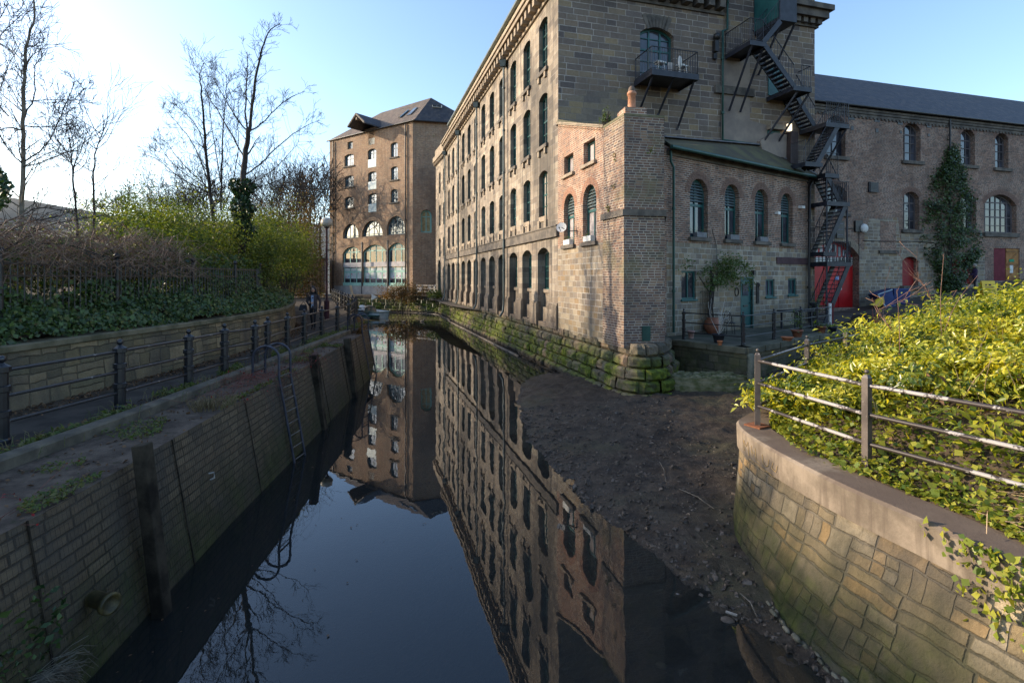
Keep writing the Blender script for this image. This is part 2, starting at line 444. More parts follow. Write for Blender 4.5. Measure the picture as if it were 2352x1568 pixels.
def _plinth():
    b = NB('rock_faced_plinth_stone'); p = b.pos(); oi = b.n('ShaderNodeAttribute', attribute_name='rnd').outputs['Fac']
    c = b.ramp(oi, [(0, (.07, .062, .05)), (.35, (.13, .11, .085)), (.7, (.19, .155, .11)), (1, (.25, .17, .12))])
    c = b.mix(b.mr(b.noise(p, 3.5, 6, .7), .35, .7, 0, .75), c, (.085, .078, .055))
    z = b.sep(p)[2]
    band = b.math('MULTIPLY', b.mr(z, 1.75, .9, 0, 1), b.mr(z, .12, .34, .0, 1))
    mn = b.mr(b.noise(p, 1.0, 6, .72), .36, .58)
    mc = b.ramp(b.noise(p, 5, 5), [(.35, (.04, .055, .01)), (.55, (.11, .14, .016)), (.78, (.27, .29, .03))])
    c = b.mix(b.math('MULTIPLY', band, mn), c, mc)
    c = b.mix(b.mr(z, .10, .3, .92, 0), c, (.022, .02, .017))
    h = b.math('ADD', b.noise(p, 5, 6, .7), b.math('MULTIPLY', b.noise(p, 30, 4), .35))
    return b.done(b.pbsdf(c, .9, b.bump(h, .9, .05), 0, .25))
M_PLINTH = _plinth()

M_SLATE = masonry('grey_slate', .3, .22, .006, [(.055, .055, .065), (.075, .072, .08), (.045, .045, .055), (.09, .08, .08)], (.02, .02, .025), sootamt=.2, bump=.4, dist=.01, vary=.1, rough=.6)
M_SLATEL = masonry('sunlit_old_slate', .35, .25, .008, [(.15, .12, .105), (.20, .155, .13), (.12, .10, .09), (.17, .14, .12)], (.06, .05, .05), sootamt=.4, bump=.4, dist=.012, vary=.1, rough=.75)  # paler, warmer slate copy with the sunlight put into its colour
M_MOSSROOF = plain('mossy_slate', (.07, .06, .042), (.11, .10, .05), 1.2, .85, .5, .01, bscale=14)
M_TEAL = plain('dark_teal_paint', (.012, .075, .075), (.018, .10, .095), 3, .45, .1, .004)
M_TEALL = plain('pale_green_paint', (.22, .43, .38), (.30, .52, .45), 2, .5, .1, .004)
M_PIPE = plain('green_painted_iron', (.014, .055, .045), (.025, .08, .065), 3, .45, .15, .004)
M_PIPEG = plain('grey_green_iron', (.05, .075, .08), (.09, .12, .12), 3, .5, .15, .004)
M_BLKPIPE = plain('black_iron', (.012, .012, .014), (.028, .024, .024), 4, .45, .2, .004, spec=.5)
M_STAIR = plain('dark_blue_grey_steel', (.014, .016, .024), (.03, .032, .045), 4, .5, .2, .004)
M_RED = plain('red_door_paint', (.34, .008, .010), (.52, .012, .014), 1.1, .45, .1, .004)
M_DRED = plain('dull_red_door_paint', (.24, .012, .014), (.30, .02, .02), 2, .5, .1, .004)
M_WHITE = plain('white_paint', (.62, .60, .56), (.78, .76, .72), 3, .5, .1, .004)
M_CREAM = plain('cream_cladding', (.50, .42, .31), (.62, .53, .40), 1.5, .8, .2, .006)
M_TERRA = plain('terracotta', (.36, .16, .09), (.50, .25, .15), 5, .8, .2, .004)
M_CONC = None
def glass(name, tint=(.012, .016, .02), ior=1.9, wav=.25, rough=.03):
    b = NB(name); p = b.pos()
    h = b.noise(p, 1.1, 2)
    c = b.mix(b.mr(b.noise(b.vmul(p, (1, 1, .6)), .9, 2), .45, .6), tint, tuple(x * 2.5 for x in tint))
    return b.done(b.pbsdf(c, rough, b.bump(h, wav, .03), 0, .5, IOR=ior, **{'Specular IOR Level': .5}))
M_GLASS = glass('window_glass')
M_GLASSB = glass('sky_reflecting_glass', (.04, .05, .055), 2.6, .1)
M_GLASSD = glass('dim_interior_glass', (.03, .032, .04), 1.6, .2)
M_CURT = plain('net_curtain', (.25, .22, .22), (.40, .36, .36), 3, .9, .2, .01)

def _conc():
    b = NB('weathered_concrete_coping'); p = b.pos()
    c = b.mix(b.mr(b.noise(p, 1.6, 6, .7), .35, .65), (.15, .12, .09), (.28, .225, .17))
    st = b.noise(b.vmul(p, (5, 5, .35)), 1.6, 4)
    c = b.mix(b.mr(st, .48, .68, 0, .7), c, (.11, .085, .065))
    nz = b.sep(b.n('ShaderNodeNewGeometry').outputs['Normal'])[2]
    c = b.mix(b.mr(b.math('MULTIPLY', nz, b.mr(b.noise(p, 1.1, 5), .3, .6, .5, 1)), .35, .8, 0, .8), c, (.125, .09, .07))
    h = b.noise(p, 30, 6, .75)
    return b.done(b.pbsdf(c, .92, b.bump(h, .5, .012), 0, .2))
M_CONC = _conc()
def _slab():
    b = NB('dark_mossy_concrete'); p = b.pos()
    c = b.mix(b.mr(b.noise(p, 2.2, 6, .7), .35, .65), (.065, .05, .04), (.15, .115, .088))
    c = b.mix(b.mr(b.noise(p, 6, 5, .7), .58, .7, 0, .8), c, (.03, .04, .015))
    h = b.noise(p, 35, 6, .75)
    return b.done(b.pbsdf(c, .92, b.bump(h, .7, .02), 0, .1))
M_SLAB = _slab()
M_QWALL = masonry('left_river_wall_block', .30, .105, .012, [(.155, .112, .07), (.115, .088, .058), (.19, .14, .088), (.13, .10, .066)], (.085, .066, .045), sootamt=.9, sootscale=.8,
                  bump=.7, dist=.02, jit=.008, damp=(.0, 1.2, .7, (.035, .035, .018)), patch=((.20, .17, .10), .55, .62, .74, .55), moss=(.05, 1.3, .8, (.06, .07, .02)), streak=.4)
M_ASPH = plain('path_asphalt', (.05, .043, .038), (.09, .076, .063), 2.0, .95, .6, .006, bscale=60, spec=.1)
M_DIRT = plain('leafy_soil', (.04, .03, .02), (.085, .06, .04), 3.0, 1, .8, .03, bscale=20)
M_YARD = plain('damp_yard_ground', (.055, .045, .036), (.10, .082, .062), 1.2, .95, .7, .02, bscale=14)
M_HILL = plain('far_hillside', (.055, .065, .06), (.10, .10, .085), .05, 1, .1, .1, lo=.4, hi=.6)
M_WOOD = plain('wet_timber', (.018, .015, .012), (.06, .048, .034), 3, .9, .6, .01, bscale=22, spec=.1)
M_POST = plain('black_gloss_iron', (.008, .009, .012), (.018, .018, .022), 6, .35, .25, .003, spec=.6)
def _rail():
    b = NB('flaking_painted_rail'); p = b.pos()
    f = b.mr(b.math('ADD', b.math('ADD', b.noise(p, .9, 2, .5), b.math('MULTIPLY', b.noise(p, 5, 3), .5)), b.math('MULTIPLY', b.noise(p, 22, 4, .7), .35)), .94, .98)
    nz = b.sep(b.n('ShaderNodeNewGeometry').outputs['Normal'])
    f = b.math('MULTIPLY', f, b.mr(b.math('SUBTRACT', nz[2], b.math('MULTIPLY', nz[0], .8)), -.2, .35))  # flaking pale paint held to sunward and upper faces, putting their light into colour
    c = b.mix(f, (.04, .03, .027), (.34, .31, .29))
    return b.done(b.pbsdf(c, .45, b.bump(f, .3, .003), 0, .4))
M_RAIL = _rail()
def _rpost():
    b = NB('brown_peeling_post_paint'); p = b.pos()
    f = b.mr(b.noise(p, 24, 4, .7), .64, .69)
    c = b.mix(f, b.mix(b.mr(b.noise(p, 3, 3), .4, .6), (.07, .055, .048), (.12, .095, .08)), (.55, .48, .42))
    return b.done(b.pbsdf(c, .45, b.bump(b.noise(p, 20, 4), .2, .004), 0, .5))
M_RPOST = _rpost()
M_RUST = plain('rusty_plate', (.14, .05, .025), (.24, .09, .04), 12, .9, .3, .004)

def _water():
    b = NB('river_water'); p = b.pos()
    q = b.vmul(p, (1.0, .55, 1.0))
    h = b.math('ADD', b.math('MULTIPLY', b.noise(q, 1.6, 2, .5), 1.0), b.math('MULTIPLY', b.noise(q, 6.0, 2, .5), .16))
    calm = b.mr(b.noise(p, .22, 2), .35, .65, .5, 1.0)
    nm = b.bump(b.math('MULTIPLY', h, calm), .038, .08)
    gl = b.n('ShaderNodeBsdfGlossy'); gl.inputs['Roughness'].default_value = .012; gl.inputs['Color'].default_value = (.92, .95, 1, 1); b.l(nm, gl.inputs['Normal'])
    tr = b.n('ShaderNodeBsdfTransparent'); tr.inputs['Color'].default_value = (.66, .58, .42, 1)
    fr = b.n('ShaderNodeFresnel'); fr.inputs['IOR'].default_value = 1.33; b.l(nm, fr.inputs['Normal'])
    k = b.math('ADD', b.math('MULTIPLY', fr.outputs[0], 1.25), .005, clamp=True)
    df = b.n('ShaderNodeBsdfDiffuse'); df.inputs['Color'].default_value = (.050, .056, .055, 1)
    ms = b.n('ShaderNodeMixShader'); ms.inputs[0].default_value = .28; b.l(tr.outputs[0], ms.inputs[1]); b.l(df.outputs[0], ms.inputs[2])
    mx = b.n('ShaderNodeMixShader'); b.l(k, mx.inputs[0]); b.l(ms.outputs[0], mx.inputs[1]); b.l(gl.outputs[0], mx.inputs[2])
    return b.done(mx.outputs[0])
M_WATER = _water()
def _mud():
    b = NB('river_mud'); p = b.pos(); z = b.sep(p)[2]
    c = b.mix(b.mr(b.noise(p, 2.0, 6, .7), .35, .65), (.030, .022, .016), (.080, .060, .043))
    c = b.mix(b.mr(b.noise(p, 14, 4, .7), .5, .7, 0, .6), c, (.12, .095, .072))
    c = b.mix(b.mr(b.noise(p, .5, 4), .5, .7, 0, .55), c, (.06, .06, .03))
    c = b.mix(b.mr(z, -.25, -.02, 1, 0), c, b.mix(b.mr(b.noise(p, 3, 5), .4, .6), (.08, .05, .03), (.17, .11, .065)))
    c = b.mix(b.mr(z, -.9, -.3, 1, 0), c, (.006, .008, .008))
    h = b.math('ADD', b.noise(p, 11, 7, .75), b.math('MULTIPLY', b.noise(p, 45, 4, .7), .4))
    rg = b.mr(b.math('ADD', z, b.math('MULTIPLY', b.noise(p, 3, 4), .25)), .1, .45, .38, .85)
    return b.done(b.pbsdf(c, rg, b.bump(h, .9, .05), 0, .25))
M_MUD = _mud()
M_PEB = None

def leafmat(name, cols, trans=.35, rough=.5, tcol=None, spec=.4):
    b = NB(name); r = b.n('ShaderNodeAttribute', attribute_name='rnd').outputs['Fac']
    k = len(cols); c = b.ramp(r, [(i / (k - 1), x) for i, x in enumerate(cols)])
    pb = b.pbsdf(c, rough, None, 0, spec)
    tr = b.n('ShaderNodeBsdfTranslucent')
    b.l(b.mix(1.0, c, tcol or (1.5, 1.35, .5), 'MULTIPLY'), tr.inputs[0])
    mx = b.n('ShaderNodeMixShader'); mx.inputs[0].default_value = trans
    b.l(pb, mx.inputs[1]); b.l(tr.outputs[0], mx.inputs[2])
    return b.done(mx.outputs[0])
L_LAUREL = leafmat('laurel_leaf', [(.04, .08, .012), (.13, .18, .02), (.30, .33, .035), (.60, .54, .06), (.36, .38, .045)], .42, .28, (1.7, 1.5, .4), .6)
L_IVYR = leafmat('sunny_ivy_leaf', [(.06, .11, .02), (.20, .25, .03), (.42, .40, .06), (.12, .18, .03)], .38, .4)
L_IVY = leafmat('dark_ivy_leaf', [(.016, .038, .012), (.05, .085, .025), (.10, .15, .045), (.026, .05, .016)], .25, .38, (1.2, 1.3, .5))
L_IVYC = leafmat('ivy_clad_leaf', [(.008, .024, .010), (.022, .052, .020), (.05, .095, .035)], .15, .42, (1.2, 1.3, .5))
L_BUSH = leafmat('privet_leaf', [(.028, .05, .010), (.06, .10, .015), (.11, .15, .02), (.20, .21, .03), (.08, .10, .02)], .42, .5, (1.5, 1.5, .5))
L_BROWN = leafmat('autumn_leaf', [(.09, .07, .025), (.16, .11, .04), (.22, .12, .05), (.08, .09, .03)], .4, .6, (1.4, 1.2, .6))
L_GRASS = leafmat('verge_grass', [(.05, .085, .02), (.10, .14, .03), (.17, .16, .06), (.06, .10, .02)], .35, .6)
L_RED = leafmat('red_leaf', [(.30, .01, .01), (.20, .012, .012), (.12, .01, .012)], .3, .5, (1.5, .8, .8))
L_DRY = leafmat('dead_leaf_litter', [(.10, .055, .025), (.18, .10, .05), (.07, .04, .02)], .1, .8, (1, .8, .5))
L_TUFT = leafmat('pot_plant_leaf', [(.05, .10, .025), (.10, .15, .05), (.14, .17, .07)], .3, .5)
M_BARK = plain('bare_bark', (.022, .018, .016), (.05, .042, .036), 6, .9, .4, .01)
M_BARKL = plain('pale_bark', (.10, .085, .065), (.20, .17, .13), 5, .9, .4, .01)
M_TWIG = plain('bramble_stems', (.13, .08, .055), (.30, .20, .14), 5, .9, .2, .004)
M_STRAW = plain('dry_straw_stems', (.30, .20, .11), (.50, .36, .22), 8, .9, .2, .004)
M_REDTW = plain('red_creeper_stems', (.10, .025, .02), (.20, .07, .05), 8, .8, .2, .004)

# ------------------------------------------------------------------ ground, river, quay
RIVER = [(-4.6, -9), (-4.6, 4), (-4.95, 8), (-5.35, 12), (-5.75, 16), (-6.1, 20.3), (-7.0, 24), (-8.3, 28), (-15.4, 46.2), (-19.5, 58.6),
         (-13, 58.3), (-9.6, 56), (-7.4, 51), (-6.2, 46), (-4.9, 41.5), (-1.8, 34.7), (1.9, 21.9), (4.4, 16.2), (5.6, 18.4), (7.5, 17.0), (17.5, 25.3), (17.5, 22.5),
         (8.9, 12.6), (5.5, 9.6), (4.1, 7.9), (3.9, 7), (3.9, 6), (4.15, 4.9), (4.4, 4), (4.8, 2), (5.0, -9)]
def inside(P, x, y):
    c = False; n = len(P); j = n - 1
    for i in range(n):
        if (P[i][1] > y) != (P[j][1] > y) and x < (P[j][0] - P[i][0]) * (y - P[i][1]) / (P[j][1] - P[i][1]) + P[i][0]: c = not c
        j = i
    return c
def dseg(P, x, y, closed=True):
    best = 1e9; n = len(P)
    for i in range(n if closed else n - 1):
        ax, ay = P[i]; bx, by = P[(i + 1) % n]
        dx, dy = bx - ax, by - ay; L = dx * dx + dy * dy
        t = max(0, min(1, ((x - ax) * dx + (y - ay) * dy) / L)) if L else 0
        best = min(best, hypot(x - ax - t * dx, y - ay - t * dy))
    return best
M = MB()
outer = [(-1500, -1500), (1500, -1500), (1500, 2500), (-1500, 2500)]
tri = tessellate_polygon([[Vector((a, b, 0)) for a, b in outer], [Vector((a, b, 0)) for a, b in RIVER]])
fl = outer + RIVER
for t in tri:
    pts = [fl[i] for i in t]
    ar = (pts[1][0] - pts[0][0]) * (pts[2][1] - pts[0][1]) - (pts[2][0] - pts[0][0]) * (pts[1][1] - pts[0][1])
    if abs(ar) < 1e-9: continue
    if ar < 0: pts = pts[::-1]
    M.face([(a, b, 1.54) for a, b in pts])
tag(M.build('ground', M_YARD), kind='structure')

# riverbed and mud bank: one height field
SHORE = [onz(px, py, 0)[:2] for px, py in [(1262, 842), (1225, 858), (1196, 885), (1187, 925), (1198, 968), (1217, 1012), (1262, 1065), (1320, 1130), (1385, 1192), (1440, 1228),
         (1500, 1272), (1575, 1345), (1640, 1400), (1720, 1440), (1800, 1490), (1870, 1540), (1930, 1600)]]
SHORE = [tuple(q) for q in SHORE]
MUDP = SHORE + [(3.4, 3.4), (9, 3), (20, 20), (18, 27), (8, 19), (3.0, 20.5), (1.35, 21.9)]
def mudz(x, y):
    d = dseg(SHORE, x, y, False)
    if inside(MUDP, x, y):
        b = .34 * (1 - math.exp(-d * .55))
        b += max(0, (x - 3.5)) * .02 + max(0, x - 7) * .13
        z = .005 + b
    else:
        z = -.03 - d * (.10 if y < 9 and x > 1.2 else .34)
        z = max(z, -1.35)
    q = Vector((x, y, 0))
    z += noise.fractal(q * 1.1, 1, 2, 3) * .045 + noise.noise(q * 2.6) * .05 + noise.fractal(q * 5, 1, 2, 3) * .03 + noise.noise(q * 19) * .012
    return z
def grid(fn, x0, x1, y0, y1, nx, ny, yw=1.0):
    V = []; F = []
    for j in range(ny + 1):
        y = y0 + (y1 - y0) * (j / ny) ** yw
        for i in range(nx + 1):
            x = x0 + (x1 - x0) * i / nx
            V.append((x, y, fn(x, y)))
    for j in range(ny):
        for i in range(nx):
            a = j * (nx + 1) + i; F.append((a, a + 1, a + nx + 2, a + nx + 1))
    return V, F
M = MB(); V, F = grid(mudz, -1.5, 9.0, 3.0, 20.0, 190, 280, 1.35); M.mesh(V, F, True)
tag(M.build('mud_bank', M_MUD), kind='structure')
M = MB(); V, F = grid(lambda x, y: min(-.9, -.9) if x < -1.5 or y > 20 or y < 3 else -1.5, -22, 19, -10, 62, 60, 80)
V = [(a, b, -1.4 if (-1.6 < a < 9.1 and 2.9 < b < 20.2) else (-1.35 if a < 8.9 else mudz(a, b) if b < 30 else -1.35)) for a, b, c in V]
M.mesh(V, F, True); tag(M.build('riverbed', M_MUD), kind='structure')
M = MB(); V, F = grid(lambda x, y: 0.0, -22, 19, -9, 60, 8, 12); M.mesh(V, F)
tag(M.build('water', M_WATER), kind='structure')
# channel floor beside the terrace
def chz(x, y):
    t = max(0, (x - 8.5) / 8); return .42 + t * .8 + noise.fractal(Vector((x, y, 3)) * 1.3, 1, 2, 3) * .08
M = MB(); V, F = grid(chz, 8.0, 19, 10, 28, 60, 90); M.mesh(V, F, True)
tag(M.build('slipway', plain('weedy_mud', (.03, .045, .015), (.07, .075, .03), 1.3, .9, .8, .04, bscale=12)), kind='structure')

def ribbon(M, pathA, pathB, sub=1):
    for i in range(len(pathA) - 1):
        M.face([pathA[i], pathA[i + 1], pathB[i + 1], pathB[i]])
def resample(P, step):
    out = [Vector(P[0])]
    for i in range(len(P) - 1):
        a, b = Vector(P[i]), Vector(P[i + 1]); n = max(1, int((b - a).length / step))
        for k in range(1, n + 1): out.append(a.lerp(b, k / n))
    return out
def smooth_path(P, it=2):
    P = [Vector(p) for p in P]
    for _ in range(it):
        Q = [P[0]]
        for i in range(len(P) - 1): Q += [P[i].lerp(P[i + 1], .25), P[i].lerp(P[i + 1], .75)]
        P = Q + [P[-1]]
    return P
def offs(P, d):
    out = []
    for i in range(len(P)):
        a = P[max(0, i - 1)]; b = P[min(len(P) - 1, i + 1)]
        t = (Vector(b[:2]) - Vector(a[:2])).normalized()
        out.append(Vector((P[i][0] + t.y * d, P[i][1] - t.x * d)))
    return out
def lathe_wall(M, P, prof, uv0=0.0, bs=None):
    """sweep a profile [(offset to the right of travel, z)] along plan path P"""
    P = [Vector(p[:2]) for p in P]
    rows = [[(*offs(P, o)[i], z) for o, z in prof] for i in range(len(P))] if False else None
    L = [offs(P, o) for o, z in prof]
    if bs: L = [[P[i] + (q - P[i]) * bs(P[i].y) for i, q in enumerate(l)] for l in L]
    s = uv0; S = [s]
    for i in range(len(P) - 1): s += (P[i + 1] - P[i]).length; S.append(s)
    for i in range(len(P) - 1):
        vv = 0.0
        for k in range(len(prof) - 1):
            dl = hypot(prof[k + 1][0] - prof[k][0], prof[k + 1][1] - prof[k][1])
            a = (*L[k][i], prof[k][1]); b = (*L[k][i + 1], prof[k][1]); c = (*L[k + 1][i + 1], prof[k + 1][1]); d = (*L[k + 1][i], prof[k + 1][1])
            steep = abs(prof[k + 1][1] - prof[k][1]) > abs(prof[k + 1][0] - prof[k][0])
            if steep: uv = [(S[i], prof[k][1]), (S[i + 1], prof[k][1]), (S[i + 1], prof[k + 1][1]), (S[i], prof[k + 1][1])]
            else: uv = [(S[i], vv), (S[i + 1], vv), (S[i + 1], vv + dl), (S[i], vv + dl)]
            vv += dl
            M.face([a, b, c, d], uv=uv)

# left river wall (travel away from camera; right of travel = river side)
QB = [(-3.95, -8), (-3.95, 3), (-4.0, 5), (-4.33, 8), (-4.65, 12), (-5.0, 16), (-5.37, 19.8)]
QB2 = QB + [(-6.2, 23.5), (-7.6, 27.8), (-14.6, 46), (-18.9, 58)]
root = thing('river_wall', (-4.4, 9, 0), 'long dark river wall of blockwork under wire mesh beside the riverside path', 'river wall')
M = MB(); lathe_wall(M, QB2, [(0.05, -1.4), (0, 0), (-.30, 1.66)])
M.build('wall_face', M_QWALL, root)
def kerbx(y): return -5.62 - max(0, min(1, (y - 8) / 12)) * .55
M = MB()
ys = [-8 + i * .4 for i in range(70)]
def topx(y):
    Q = QB; 
    for i in range(len(Q) - 1):
        if Q[i][1] <= y <= Q[i + 1][1]:
            t = (y - Q[i][1]) / (Q[i + 1][1] - Q[i][1]); return Q[i][0] + t * (Q[i + 1][0] - Q[i][0]) - .30
    return Q[-1][0] - .3
for a, b in zip(ys[:-1], ys[1:]):
    def zz(x, y): return 1.66 + noise.noise(Vector((x * 1.5, y * 1.5, 1))) * .012
    for k in range(5):
        xa0 = topx(a) + .02 + (kerbx(a) - topx(a)) * k / 5; xa1 = topx(a) + .02 + (kerbx(a) - topx(a)) * (k + 1) / 5
        xb0 = topx(b) + .02 + (kerbx(b) - topx(b)) * k / 5; xb1 = topx(b) + .02 + (kerbx(b) - topx(b)) * (k + 1) / 5
        M.face([(xa0, a, zz(xa0, a)), (xb0, b, zz(xb0, b)), (xb1, b, zz(xb1, b)), (xa1, a, zz(xa1, a))])
M.build('top_slab', M_SLAB, root)
M = MB()   # wire mesh laid over the face
y = 3.2
def wq(y, z, o=.018): return (topx(y) + .30 * (1 - z / 1.66) + o, y, z)
while y < 17.5:
    M.tube([wq(y, z) for z in (0.02, .55, 1.1, 1.64)], .0014, 3, False, False); y += .05
z = .1
while z < 1.64:
    M.tube([wq(3 + i * .7, z, .02 + .008 * sin(i * 1.7 + z * 9)) for i in range(22)], .0014, 3, False, False); z += .05
M.build('wire_mesh', plain('rusty_wire', (.04, .032, .026), (.08, .065, .05), 6), root)
M = MB(); y = 4.6
while y < 19:
    M.beam(wq(y, .0, .02), wq(y, 1.66, .02), .016, .012); y += 2.3
M.build('mesh_batten', M_WOOD, root)

# kerb beside the path
M = MB(); KP = [(kerbx(y), y) for y in [-8 + i * 1.0 for i in range(29)]]
lathe_wall(M, KP, [(.0, 1.6), (0.0, 1.775), (-.03, 1.80), (-.19, 1.80), (-.22, 1.775), (-.22, 1.6)])
tag(M.build('kerb', plain('mossy_kerb_stone', (.07, .06, .045), (.15, .125, .09), 2.5, .9, .6, .015)), kind='structure')
M = MB()
PL = [(-8.2, -8), (-8.0, 3), (-7.8, 10), (-7.6, 14), (-8.0, 18.5), (-9.2, 22), (-11, 26.5), (-15, 33), (-22, 46), (-27, 58)]
PR = [(kerbx(-8) - .2, -8), (kerbx(3) - .2, 3), (kerbx(10) - .2, 10), (-6.1, 14), (-6.2, 18.5), (-6.8, 22), (-7.9, 26.5), (-10.2, 33), (-15.2, 46), (-20, 58)]
for i in range(len(PL) - 1):
    M.face([(*PL[i], 1.68), (*PR[i], 1.68), (*PR[i + 1], 1.68), (*PL[i + 1], 1.68)])
tag(M.build('path', M_ASPH), kind='structure')
M = MB()   # soil verge strips
for a, b in ((0, .42),):
    for i in range(-8, 24):
        M.face([(kerbx(i) - .2, i, 1.70 + .02), (kerbx(i) - .55 - .1 * sin(i * 1.3), i, 1.686), (kerbx(i + 1) - .55 - .1 * sin(i * 1.3 + 1.3), i + 1, 1.686), (kerbx(i + 1) - .2, i + 1, 1.72)])
LW = [(-8.2, -6), (-8.0, 3), (-7.8, 10), (-7.6, 14), (-8.0, 18.5), (-9.2, 22), (-11, 26.5), (-15, 33)]
LWs = [tuple(p) for p in smooth_path(LW, 2)]
for i in range(len(LWs) - 1):
    o = offs(LWs, .34 + .06 * sin(i)); M.face([(*LWs[i], 1.70), (*o[i], 1.686), (*o[i + 1], 1.686), (*LWs[i + 1], 1.70)])
tag(M.build('verge', M_DIRT), kind='structure')

# low stone wall on the far side of the path
root = thing('path_wall', (-7.9, 12, 1.6), 'low rubble stone wall with flat coping along the left side of the path', 'stone wall')
M = MB(); lathe_wall(M, LWs, [(0.06, 1.6), (0.0, 2.62)]); M.build('wall_face', M_LEFTST, root)
M = MB(); lathe_wall(M, LWs, [(0.04, 2.622), (0.06, 2.64), (0.06, 2.72), (.03, 2.74), (-.42, 2.74), (-.42, 2.5)]); M.build('coping', plain('mossy_coping', (.07, .065, .035), (.16, .135, .085), 2.5, .9, .6, .015), root)

# embankment and hill
def wallx(y):
    for i in range(len(LW) - 1):
        if LW[i][1] <= y <= LW[i + 1][1]:
            t = (y - LW[i][1]) / (LW[i + 1][1] - LW[i][1]); return LW[i][0] + t * (LW[i + 1][0] - LW[i][0])
    return LW[0][0] if y < LW[0][1] else LW[-1][0] - (y - 33) * .6
def bankz(d, y):
    return 2.70 + min(d, 1.5) * .2 + max(0, min(d - 1.5, 8)) * .10 + noise.noise(Vector((d * .4, y * .4, 0))) * .12
M = MB(); ys = [-6 + i * 1.5 for i in range(48)]; ds = [.42, .8, 1.2, 1.8, 2.6, 4, 6, 9, 14, 25, 60, 160]
V = []; F = []
for y in ys:
    for d in ds: V.append((wallx(y) - d, y, bankz(d, y)))
n = len(ds)
for j in range(len(ys) - 1):
    for i in range(n - 1): F.append((j * n + i + 1, j * n + i, (j + 1) * n + i, (j + 1) * n + i + 1))
M.mesh(V, F, True); tag(M.build('embankment', M_DIRT), kind='structure')
M = MB(); V = []; F = []
prof = [(-1500, 330, 40), (-300, 455, 62), (0, 449, 70), (120, 470, 60), (190, 495, 45), (260, 520, 35), (420, 512, 30), (620, 505, 28), (800, 520, 24), (1400, 560, 10)]
RY = 420
for px, py, _ in prof:
    for k, (yy, f) in enumerate(((200, 0.0), (300, .55), (RY, 1.0), (700, .9))):
        top = (637 - py) / FPX * RY + EYE
        V.append(((px - 1176) / FPX * RY, yy, 1.0 + (top - 1.0) * f))
for i in range(len(prof) - 1):
    for k in range(3): F.append((i * 4 + k, (i + 1) * 4 + k, (i + 1) * 4 + k + 1, i * 4 + k + 1))
M.mesh(V, F, True); tag(M.build('hills', M_HILL), kind='structure')

# ------------------------------------------------------------------ the mill
C0 = (1.917, 21.70)
e = (.9615, .2748)
WF = Wall(C0, (-.2748, .9615), -1)
WE = Wall(C0, e)
mill = thing('stone_mill', (C0[0], C0[1], 1.6), 'long four storey sandstone mill with rows of tall sash windows above the river', 'mill building')
z2 = zoomer(1200, 300, 1.568); z3 = zoomer(1980, 0, 1.96); z4 = zoomer(2640, 0, 1.96); zb = zoomer(1980, 400, 1.426)
zr = zoomer(2740, 500, 1.742); zs = zoomer(2660, 0, 2.614); zt = zoomer(2840, 400, 3.92); ze = zoomer(2060, 0, 3.136); zw = zoomer(1220, 350, 3.484)
zq = zoomer(1080, 700, 2.613); zd = zoomer(2960, 700, 2.673); zo = zoomer(2960, 750, 3.483)

M_BLIND = plain('pale_window_blind', (.22, .20, .17), (.34, .31, .27), 2, .6)
NB_ = 12; U0 = 1.88; BAY = 2.43; LF = 29.95
rows = [(13.06, 15.41), (9.70, 12.04), (6.52, 8.59)]
ops = []; deps = []; meta = []
for i in range(NB_):
    uc = U0 + BAY * i
    g = arch(uc - .775, uc + .775, 1.76, 5.14, .26); ops.append(g); deps.append(.34); meta.append(('g', i, g))
    for k, (a, b) in enumerate(rows):
        l = arch(uc - .575, uc + .575, a, b, .17); ops.append(l); deps.append(.27); meta.append((k, i, l))
